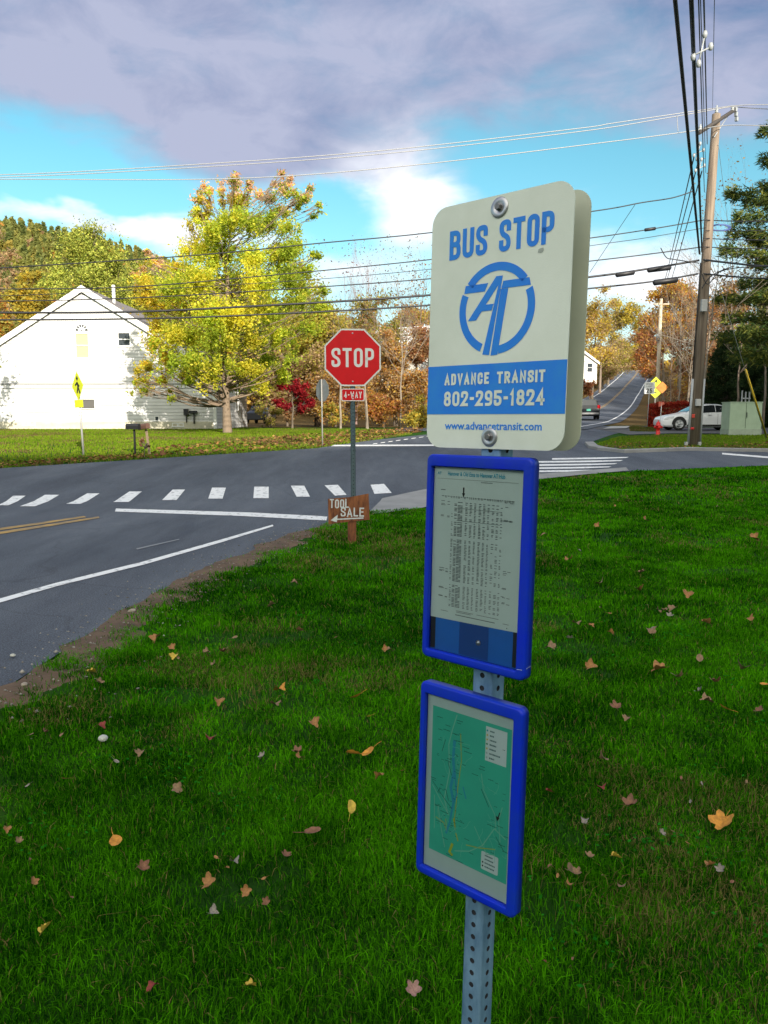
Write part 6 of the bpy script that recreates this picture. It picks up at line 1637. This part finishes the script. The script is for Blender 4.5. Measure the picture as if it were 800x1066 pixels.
mb = MB(); mb.tube([(.10, .05, .4), (.13, .05, 1.55 * s_ + .05)], .012, 6); fl = mb.build('marker_rod', M_WHITE, hyd)
mb = MB(); mb.prism([(.0, 1.40 * s_), (.26, 1.40 * s_ + .14), (.24, 1.40 * s_ + .24), (-.01, 1.40 * s_ + .26)], .04, .05); mb.build('flag', mat('flag_red', (.55, .12, .08), .6), fl)
# cabinet
cb_ = gp(775.5, 453.5); cy_ = cb_[1]; kc = FPX / cy_; wC = 32.5 / kc; hC = 34.5 / kc
cab = thing('utility_cabinet', 'pale green metal transformer cabinet in front of the white car', 'utility cabinet', (*cb_, float(H(*cb_))), (0, 0, R(-3)))
M_CAB = mat('cabinet_green', (.36, .46, .34), .5, c2=(.31, .40, .29), vscale=3)
mb = MB(); mb.box((0, .5, hC * .60 - .02), (wC, 1.0, hC * .80)); bd = mb.build('body', M_CAB, cab, bevel=.015)
mb = MB(); mb.box((0, .5, hC * .10), (wC * 1.02, 1.05, hC * .19)); mb.build('base', mat('cabinet_base', (.34, .40, .32), .8, var=.2, vscale=4), cab)
mb = MB(); mb.box((0, -.004, hC * .60), (.012, .012, hC * .76)); mb.build('door_seam', mat('seam_dark', (.06, .09, .06), .7), bd)
mb = MB(); mb.box((.03, -.02, hC * .62), (.04, .05, .22)); mb.build('handle', mat('handle_dark', (.10, .13, .10), .5), bd)
mb = MB(); mb.box((0, .5, hC - .01), (wC * 1.03, 1.04, .04)); mb.build('lid', M_CAB, bd)
ms_ = gnd(772, cy_ + 2.6); mp_ = thing('meter_stand', 'grey metal stand with two uprights showing above the green cabinet', 'meter stand', ms_)
zt_ = 1.55 + (434 - 407) / FPX * (cy_ + 2.6) - float(ms_[2])
for x in (-.16, .02, .20):
    mb = MB(); mb.box((x, 0, zt_ / 2 - (.06 if x > 0 else 0)), (.05, .05, zt_)); mb.build('upright', M_PLAST, mp_)
mb = MB(); mb.box((.02, -.04, zt_ - .38), (.44, .05, .06)); mb.build('crossbar', M_PLAST, mp_)

# ================================================================== VEHICLES
M_TYRE = mat('tyre', (.02, .02, .02), .85); M_RIM = mat('rim', (.55, .56, .58), .3, .8); M_CARGLASS = mat('car_glass', (.015, .018, .022), .06, spec=.9)
def car(name, label, cat, loc, rotz, st, paint, wheels, rw, glass, dark=False):
    """st: stations (x, zbottom, zbelt, ztop, half width low, belt, top), from nose (-x) to tail (+x)"""
    t = thing(name, label, cat, loc, (0, 0, rotz)); rings = []
    for x, zb, zm, zt_, wl, wb, wt in st:
        zmid = zb + (zm - zb) * .45
        rings.append([(x, -wl * .92, zb), (x, -wl, zb + .08), (x, -max(wl, wb), zmid), (x, -wb, zm), (x, -(wb + wt) / 2 - .01, (zm + zt_) / 2), (x, -wt, zt_ - .03 * (zt_ - zm)), (x, -wt * .6, zt_ + .012), (x, wt * .6, zt_ + .012), (x, wt, zt_ - .03 * (zt_ - zm)), (x, (wb + wt) / 2 + .01, (zm + zt_) / 2), (x, wb, zm), (x, max(wl, wb), zmid), (x, wl, zb + .08), (x, wl * .92, zb)])
    mb = MB(); mb.loops(rings, 0, True, True, True); body = mb.build('body', paint, t)
    body.data.set_sharp_from_angle(angle=R(32))
    S = {i: s for i, s in enumerate(st)}
    def side(i, f, s, o=.012):
        """point on the glass plane at station position i (float), height fraction f"""
        a = int(math.floor(i)); b = min(a + 1, len(st) - 1); u = i - a; q = [S[a][k] * (1 - u) + S[b][k] * u for k in range(7)]
        x, zb, zm, zt_, wl, wb, wt = q; return (x, s * (wb + (wt - wb) * f + o + .012 * math.sin(f * math.pi)), zm + (zt_ - zm) * f)
    for i0, i1, f0, f1, sl0, sl1 in glass['side']:
        for s in (-1, 1):
            mb = MB(); n = 6; vs = []
            for k in range(n + 1):
                u = k / n; a = i0 + (i1 - i0) * u
                vs += [side(a, f0, s), side(min(max(a + sl0 * (1 - u) + sl1 * u, i0 if sl0 < 0 else a), 99), f1 if isinstance(f1, float) else f1(u), s)]
            mb.add(vs, [(2 * k, 2 * k + 1, 2 * k + 3, 2 * k + 2) for k in range(n)]); mb.build('side_window', M_CARGLASS, t, fix=False)
    for nm, a, b, w in glass['screen']:
        sa, sb_ = S[a], S[b]; mb = MB()
        def pt(q, u, wd): return (q[0], wd * (q[6] * .88), q[3] + .022)
        vs = []
        for u in (0.06, .94):
            q = [sa[k] * (1 - u) + sb_[k] * u for k in range(7)]; vs += [(q[0], -q[6] * w, q[3] + .020), (q[0], -q[6] * w * .5, q[3] + .030), (q[0], q[6] * w * .5, q[3] + .030), (q[0], q[6] * w, q[3] + .020)]
        mb.add(vs, [(0, 1, 5, 4), (1, 2, 6, 5), (2, 3, 7, 6)]); mb.build(nm, M_CARGLASS, t, fix=False)
    hw = max(s[4] for s in st)
    for wx_ in wheels:
        for s in (-1, 1):
            mb = MB(); Mx = Matrix.Translation((wx_, s * (hw - .09), rw)) @ Matrix.Rotation(R(90) * (1 if s < 0 else -1), 4, 'X')
            mb.lathe([(rw * .62, -.08), (rw * .93, -.09), (rw, -.05), (rw, .07), (rw * .94, .11), (rw * .66, .115), (rw * .62, .09)], 28, Mx); w = mb.build('wheel', M_TYRE, t)
            mb = MB(); mb.lathe([(rw * .66, .112), (rw * .60, .118), (rw * .58, .07)], 28, Mx)
            for k in range(5):
                Ma = Mx @ Matrix.Rotation(2 * math.pi * k / 5, 4, 'Z'); mb.box((rw * .36, 0, .10), (rw * .56, rw * .17, .02), Ma)
            mb.lathe([(.0001, .118), (rw * .16, .116), (rw * .18, .09)], 12, Mx); mb.build('rim', M_RIM, w)
            mb = MB(); mb.lathe([(.0001, .05), (rw * .6, .05)], 20, Mx, smooth_=False); mb.build('brake_disc', M_BLACK, w)
            mb = MB(); Mx2 = Matrix.Translation((wx_, s * (hw + .004), rw)) @ Matrix.Rotation(R(90) * (1 if s < 0 else -1), 4, 'X')
            ang = [R(a) for a in range(-12, 193, 9)]; vs = []
            for a in ang: vs += [(rw * 1.16 * math.cos(a), rw * 1.16 * math.sin(a) * 1.0, 0), (rw * .9 * math.cos(a), rw * .9 * math.sin(a), 0)]
            Mx3 = Matrix.Translation((wx_, s * (hw + .006), rw)); vs = [Mx3 @ Vector((v[0], 0, v[1])) for v in vs]
            mb.add(vs, [(2 * k, 2 * k + 1, 2 * k + 3, 2 * k + 2) for k in range(len(ang) - 1)]); mb.build('wheel_arch', M_BLACK, t, fix=False)
    return t, body
WY = 43.0; wcx = (682 - 400) / FPX * WY
CW = M_CW = mat('car_white', (.78, .79, .81), .18, spec=.6)
st = [(0, .30, .50, .58, .62, .60, .50), (.12, .20, .58, .70, .80, .78, .66), (.45, .18, .66, .80, .88, .86, .74), (1.0, .17, .78, .90, .91, .89, .76), (1.35, .17, .84, .97, .91, .90, .76), (2.05, .17, .89, 1.34, .91, .90, .63), (2.55, .17, .91, 1.42, .91, .90, .62), (3.10, .17, .94, 1.41, .91, .90, .60), (3.75, .18, .97, 1.24, .91, .90, .60), (4.25, .20, .98, 1.06, .90, .87, .66), (4.50, .26, .92, .98, .84, .80, .66), (4.58, .40, .78, .84, .76, .72, .60)]
wcar, wb_ = car('parked_car', 'white fastback car parked side-on behind the tall utility pole', 'car', (wcx, WY, float(H(wcx + 2, WY)) + .03), R(-2), st, CW, (.93, 3.72), .345,
    dict(side=[(4.55, 6.55, .10, .88, .55, 0.), (6.62, 8.55, .10, .86, 0., -.6)], screen=[('windscreen', 4, 5, .95), ('rear_window', 7, 9, .9)]))
for s in (-1, 1):
    mb = MB(); mb.add([(.10, s * .735, .60), (.16, s * .792, .54), (.62, s * .885, .66), (.66, s * .865, .755), (.38, s * .80, .735)], [(0, 1, 2, 3, 4)]); o = mb.build('headlight', mat('lamp_clear', (.45, .47, .50), .15, spec=.8), wcar, fix=False)
    for v in o.data.vertices: v.co.y += s * .02
    mb = MB(); mb.box((4.42, s * .80, .86), (.22, .10, .10)); mb.build('tail_light', mat('lamp_red', (.45, .01, .015), .2), wcar)
    mb = MB(); mb.box((1.72, s * 1.0, .98), (.16, .20, .13)); mb.build('mirror', CW, wcar, bevel=.03)
    for xx in (2.55, 3.45):
        mb = MB(); mb.box((xx, s * .925, .82), (.20, .03, .03)); mb.build('door_handle', M_RIM, wcar)
mb = MB(); mb.box((2.35, -.918, .26), (2.0, .02, .10)); mb.build('sill_trim', M_BLACK, wcar)
mb = MB()
for xx in (2.02, 2.98, 3.62): mb.box((xx, -.917, .60), (.012, .012, .55))
mb.build('door_seam', mat('seam_grey', (.12, .12, .13), .6), wcar)
# dark suv driving away up the hill
SY = 66.0; sxp = (609.5 - 400) / FPX * SY
suv_p = mat('car_dark', (.012, .014, .018), .25, spec=.5)
st2 = [(0, .38, .72, .85, .70, .70, .58), (.15, .30, .84, .96, .88, .86, .72), (.9, .28, .95, 1.06, .93, .91, .78), (1.35, .28, .99, 1.14, .94, .92, .76), (1.95, .28, 1.02, 1.62, .94, .92, .68), (2.6, .28, 1.04, 1.72, .94, .92, .70), (3.6, .28, 1.06, 1.70, .94, .92, .70), (4.25, .30, 1.06, 1.62, .94, .91, .68), (4.50, .34, 1.05, 1.12, .92, .90, .82), (4.60, .40, .86, .92, .88, .86, .78)]
hd_ = np.array([.37, .93]); 
suv, sbod = car('dark_suv', 'dark sport utility vehicle seen from behind on the hill road', 'car', (sxp + 1.55 * 0 + .8, SY + 4.0, float(H(sxp + 1, SY + 3)) + .06), R(180 + 69 + 11), st2, suv_p, (.95, 3.65), .37,
    dict(side=[(3.5, 5.5, .10, .86, .45, 0.), (5.55, 7.6, .10, .86, 0., -.3)], screen=[('windscreen', 3, 4, .92), ('rear_window', 7, 8, .86)]))
for s in (-1, 1):
    mb = MB(); mb.box((4.49, s * .83, 1.06), (.22, .24, .30)); mb.build('tail_light', MATS['lamp_red'], suv, bevel=.02)
mb = MB(); mb.box((4.615, 0, .80), (.02, .34, .17)); mb.build('number_plate', mat('plate_green', (.05, .30, .22), .5), suv)
mb = MB(); mb.box((4.60, 0, .50), (.10, 1.72, .16)); mb.build('bumper', mat('bumper_grey', (.20, .20, .21), .5), suv, bevel=.03)
mb = MB(); mb.box((4.55, 0, .95), (.05, .9, .05)); mb.build('trim_strip', M_RIM, suv)
# dark pickup half hidden beside the house
PY_ = 74.0; ppx = (265 - 400) / FPX * PY_
st3 = [(0, .40, .85, .98, .75, .75, .65), (.15, .34, .95, 1.08, .92, .90, .80), (1.2, .34, 1.05, 1.16, .95, .93, .80), (1.55, .34, 1.08, 1.25, .95, .93, .78), (2.1, .34, 1.10, 1.72, .95, .93, .72), (3.2, .34, 1.10, 1.74, .95, .93, .72), (3.45, .34, 1.10, 1.20, .95, .93, .84), (5.2, .36, 1.10, 1.16, .95, .93, .86), (5.3, .45, 1.02, 1.06, .92, .90, .84)]
trk, tb_ = car('pickup_truck', 'dark pickup truck parked at the right end of the white house', 'truck', (ppx, PY_, float(H(ppx, PY_)) + .02), R(84), st3, mat('truck_dark', (.025, .026, .03), .35), (1.0, 4.2), .40,
    dict(side=[(3.5, 5.4, .12, .85, .4, 0.)], screen=[('windscreen', 3, 4, .9), ('rear_window', 5, 6, .85)]))
for s in (-1, 1):
    mb = MB(); mb.box((.10, s * .72, .86), (.10, .26, .20)); mb.build('headlight', MATS['lamp_clear'], trk)

# ================================================================== FALLEN LEAVES
def leaf_shape(kind, seed):
    r = random.Random(seed); n = 22; out = []
    for k in range(n):
        a = 2 * math.pi * k / n
        if kind == 0: rad = .55 + .45 * abs(math.cos(2.5 * a)) ** .7 * (1.1 if abs(a - math.pi) > .5 else .8)   # lobed
        else: rad = .55 / math.sqrt((math.cos(a) * .58) ** 2 + (math.sin(a)) ** 2 + .02) * .62                  # oval
        out.append((rad * math.cos(a) * r.uniform(.92, 1.08), rad * math.sin(a) * r.uniform(.92, 1.08)))
    c1_, c2_ = r.uniform(.25, .85), r.uniform(-.55, .6)
    def z(x, y): return c1_ * y * y + .18 * abs(y) + c2_ * x * x + .10 * x * y
    m = MB(); vs = [(0, 0, 0)] + [(x * .5, y * .5, z(x * .5, y * .5)) for x, y in out] + [(x, y, z(x, y)) for x, y in out]
    fs = [(0, 1 + k, 1 + (k + 1) % n) for k in range(n)] + [(1 + k, 1 + n + k, 1 + n + (k + 1) % n, 1 + (k + 1) % n) for k in range(n)]
    m.add(vs, fs, 0, True)
    m.tube([(-.45, 0, z(.45, 0)), (-.9, .02, z(.6, 0) + .02), (-1.35, .10, z(.5, 0) + .10)], [.028, .022, .016], 4)
    return m
LEAFM = {}
def lmat(key, c):
    if key not in LEAFM: LEAFM[key] = mat('leaf_' + key, c, .7, c2=tuple(v * .55 for v in c), vscale=3.2, detail=4)
    return LEAFM[key]
LCOL = dict(orange=(.62, .27, .03), yellow=(.62, .43, .05), brown=(.22, .10, .05), tan=(.26, .16, .08), red=(.24, .035, .02), pink=(.38, .22, .18), pale=(.27, .235, .19), rust=(.36, .17, .05))
PROTO = {}
def fallen(px, py, key, size_px, label, group, kind=0, rz=None):
    x, y = gp(px, py); s = size_px * y / FPX * .5
    pk = (key, kind, random.randrange(3))
    if pk not in PROTO:
        o = leaf_shape(kind, hash(str(pk)) % 997 if False else (sum(map(ord, key)) * 7 + kind * 31 + pk[2])).build('fallen_leaf', lmat(key, LCOL[key]), fix=False); PROTO[pk] = o
    else:
        o = PROTO[pk].copy(); col.objects.link(o)
    sl = math.hypot(1, 0); k = min(1.6, 1 + .25)
    o.scale = (s * (1.5 if kind and group.startswith('fallen') else 1.0),) * 3; o.location = (x, y, float(H(x, y)) + .050 + .010 * random.random()); o.rotation_euler = (random.uniform(-.55, .6) + .22, random.uniform(-.55, .55), rz if rz is not None else random.uniform(0, 6.28))
    return tag(o, label, 'leaf', group)
BIG = [(122, 891, 'orange', 26, 'big orange-yellow leaf lying alone in the grass low at the left', 1), (368, 797, 'orange', 20, 'left one of two touching orange leaves left of the map frame', 1), (384, 795, 'orange', 18, 'right one of two touching orange leaves left of the map frame', 1),
       (366, 852, 'yellow', 20, 'yellow leaf lying left of the middle of the map frame', 1), (371, 735, 'orange', 16, 'orange leaf just left of the top of the map frame', 1), (752, 871, 'orange', 27, 'big orange leaf in the grass at the right, the largest on that side', 0), (594, 921, 'tan', 27, 'curled tan leaf on a long stalk right of the foot of the map frame', 1),
       (185, 835, 'tan', 13, 'tan leaf standing out in the grass at the left', 0), (106, 765, 'red', 10, 'small bright red leaf beside the pale scrap', 0), (754, 748, 'orange', 15, 'orange leaf near the right edge among brown leaves', 1), (728, 695, 'tan', 14, 'tan-orange leaf up the slope at the right', 1),
       (218, 935, 'rust', 18, 'rust-brown upright leaf in the low left grass', 0), (219, 778, 'red', 14, 'dark pink-red leaf in the middle of the left grass', 0), (48, 984, 'yellow', 16, 'olive-yellow leaf near the lower left corner', 0), (430, 1050, 'pink', 18, 'pinkish leaf at the very bottom left of the post', 0),
       (160, 1048, 'red', 15, 'dark red leaf at the bottom edge on the left', 0), (262, 1045, 'yellow', 13, 'yellow-brown leaf at the bottom edge in the middle of the left grass', 0), (640, 908, 'yellow', 12, 'small yellow leaf right of the curled tan leaf', 0), (656, 852, 'brown', 17, 'crumpled brown leaf left of the big orange one at the right', 0),
       (292, 726, 'orange', 14, 'orange-brown leaf in the grass straight above the pair of orange leaves', 0), (182, 692, 'yellow', 10, 'small yellow-orange leaf near the bare patch', 0), (326, 881, 'brown', 22, 'long thin brown leaf on edge in the left grass', 1), (245, 912, 'pale', 11, 'greyish pale leaf above the rust-brown upright one', 0), (796, 722, 'orange', 14, 'orange leaf cut by the right edge of the view', 1)]
for px, py, key, sz_, lab, kd in BIG: fallen(px, py, key, sz_, lab, 'fallen leaves on the lawn', kd)
GL_ = {'brown': 'small brown curled leaf lying on the shaded lawn', 'rust': 'small rust-coloured leaf lying on the shaded lawn', 'tan': 'small tan leaf lying on the shaded lawn', 'pale': 'small whitish leaf lying on the shaded lawn', 'red': 'small dark red leaf lying on the shaded lawn', 'yellow': 'small yellow leaf lying on the shaded lawn'}
SMALL = [(310, 795, 'brown', 12), (327, 762, 'rust', 13), (228, 740, 'rust', 12), (147, 796, 'tan', 11), (253, 703, 'brown', 12), (385, 757, 'yellow', 11), (233, 688, 'brown', 11), (122, 805, 'pale', 13), (68, 823, 'rust', 14), (30, 830, 'pale', 10), (163, 672, 'rust', 12), (186, 660, 'pale', 14), (245, 672, 'tan', 11), (312, 664, 'brown', 9), (283, 636, 'tan', 9), (307, 612, 'tan', 8), (287, 742, 'tan', 12), (312, 800, 'rust', 10), (150, 918, 'brown', 14), (36, 935, 'rust', 11), (76, 950, 'brown', 12), (96, 708, 'yellow', 10), (104, 720, 'tan', 10), (340, 822, 'brown', 12), (395, 820, 'rust', 11), (257, 945, 'rust', 13), (278, 957, 'brown', 10), (274, 800, 'pale', 9), (222, 967, 'pale', 14), (298, 905, 'brown', 12),
         (615, 702, 'rust', 13), (686, 706, 'rust', 17), (706, 712, 'tan', 13), (573, 682, 'tan', 13), (641, 747, 'brown', 13), (652, 758, 'tan', 9), (790, 750, 'brown', 11), (735, 740, 'tan', 14), (773, 703, 'tan', 14), (728, 730, 'pale', 10), (716, 625, 'rust', 12), (665, 620, 'rust', 10), (720, 565, 'rust', 11), (785, 565, 'rust', 11), (622, 552, 'rust', 8), (566, 560, 'tan', 9), (592, 588, 'rust', 9), (625, 612, 'tan', 10), (604, 578, 'pale', 8), (677, 665, 'tan', 12), (735, 655, 'rust', 11), (780, 652, 'rust', 10), (628, 800, 'tan', 13), (626, 832, 'pink', 11), (571, 838, 'red', 9), (608, 869, 'pale', 9), (688, 883, 'pale', 9), (700, 880, 'brown', 10), (715, 893, 'rust', 12), (566, 1018, 'pink', 12), (596, 1016, 'brown', 9), (745, 720, 'brown', 12), (668, 602, 'tan', 8), (700, 640, 'tan', 10), (640, 530, 'rust', 7), (747, 530, 'tan', 7), (672, 545, 'rust', 8), (600, 655, 'tan', 10), (655, 585, 'rust', 9)]
for px, py, key, sz_ in SMALL: 
    k2 = key if key != 'pink' else 'red'
    fallen(px, py, k2, sz_, GL_[k2], 'small fallen leaves scattered on the lawn', random.choice((0, 0, 1)))
r2 = random.Random(5)
heaps = [(r2.uniform(20, 780), r2.uniform(600, 960)) for _ in range(16)]
for i in range(64):
    hx0, hy0 = heaps[i % 16]; px = hx0 + r2.gauss(0, 22); py = min(hy0 + r2.gauss(0, 13), 1058)
    if py < 740 - px * .9 or (425 < px < 570): continue
    k2 = r2.choice(['brown', 'rust', 'tan', 'tan', 'rust', 'pale']); fallen(px, py, k2, 6 + (py - 500) / 110. * r2.uniform(.8, 1.4), GL_[k2], 'small fallen leaves scattered on the lawn', r2.choice((0, 1)))
# pale scrap and stones
def stone(label, px, py, w, c, cat='stone', name='stone', hgt=.5):
    x, y = gp(px, py); s = w * y / FPX * .5; bm = bmesh.new(); bmesh.ops.create_icosphere(bm, subdivisions=2, radius=1)
    for v in bm.verts: v.co = Vector((v.co.x * s * random.uniform(.9, 1.08), v.co.y * s * .8 * random.uniform(.9, 1.08), v.co.z * s * hgt))
    me = bpy.data.meshes.new(name); bm.to_mesh(me); bm.free(); me.materials.append(c); o = link(bpy.data.objects.new(name, me)); o.location = (x, y, float(H(x, y)) + .028 + s * hgt * .3); o.rotation_euler = (0, 0, random.uniform(0, 3)); tag(o, label, cat)
stone('pale flat stone in the grass beside the small red leaf', 108, 775, 13, mat('pale_stone', (.50, .50, .44), .9, var=.2, vscale=30))
stone('light stone lying on the asphalt near the shoulder', 14, 687, 7, MATS['pale_stone']); stone('light stone at the edge of the dirt shoulder', 138, 640, 9, mat('tan_stone', (.40, .34, .27), .9, var=.3, vscale=30)); stone('tan stone on the dirt at the left edge', 26, 718, 9, MATS['tan_stone'])
# trees standing beyond the crest of the hill road
for px, py, Y, rx_, ry_, lab, cc in ((650, 372, 262, 14, 15, 'pale brown tree closing the view beyond the crest of the hill road', TAN + YEL), (664, 376, 270, 12, 12, 'dark olive tree beyond the crest at the right side of the hill road', OLV), (640, 366, 255, 12, 16, 'yellowish tree beyond the crest at the left side of the hill road', YEL + TAN), (656, 362, 290, 18, 16, 'tall hazy brown tree far beyond the crest of the hill road', TAN)):
    blob_tree('autumn_tree', lab, px, py, Y, rx_, ry_, cc, [1] * len(cc), 24, leaf=.34, per=240, tr=.25)
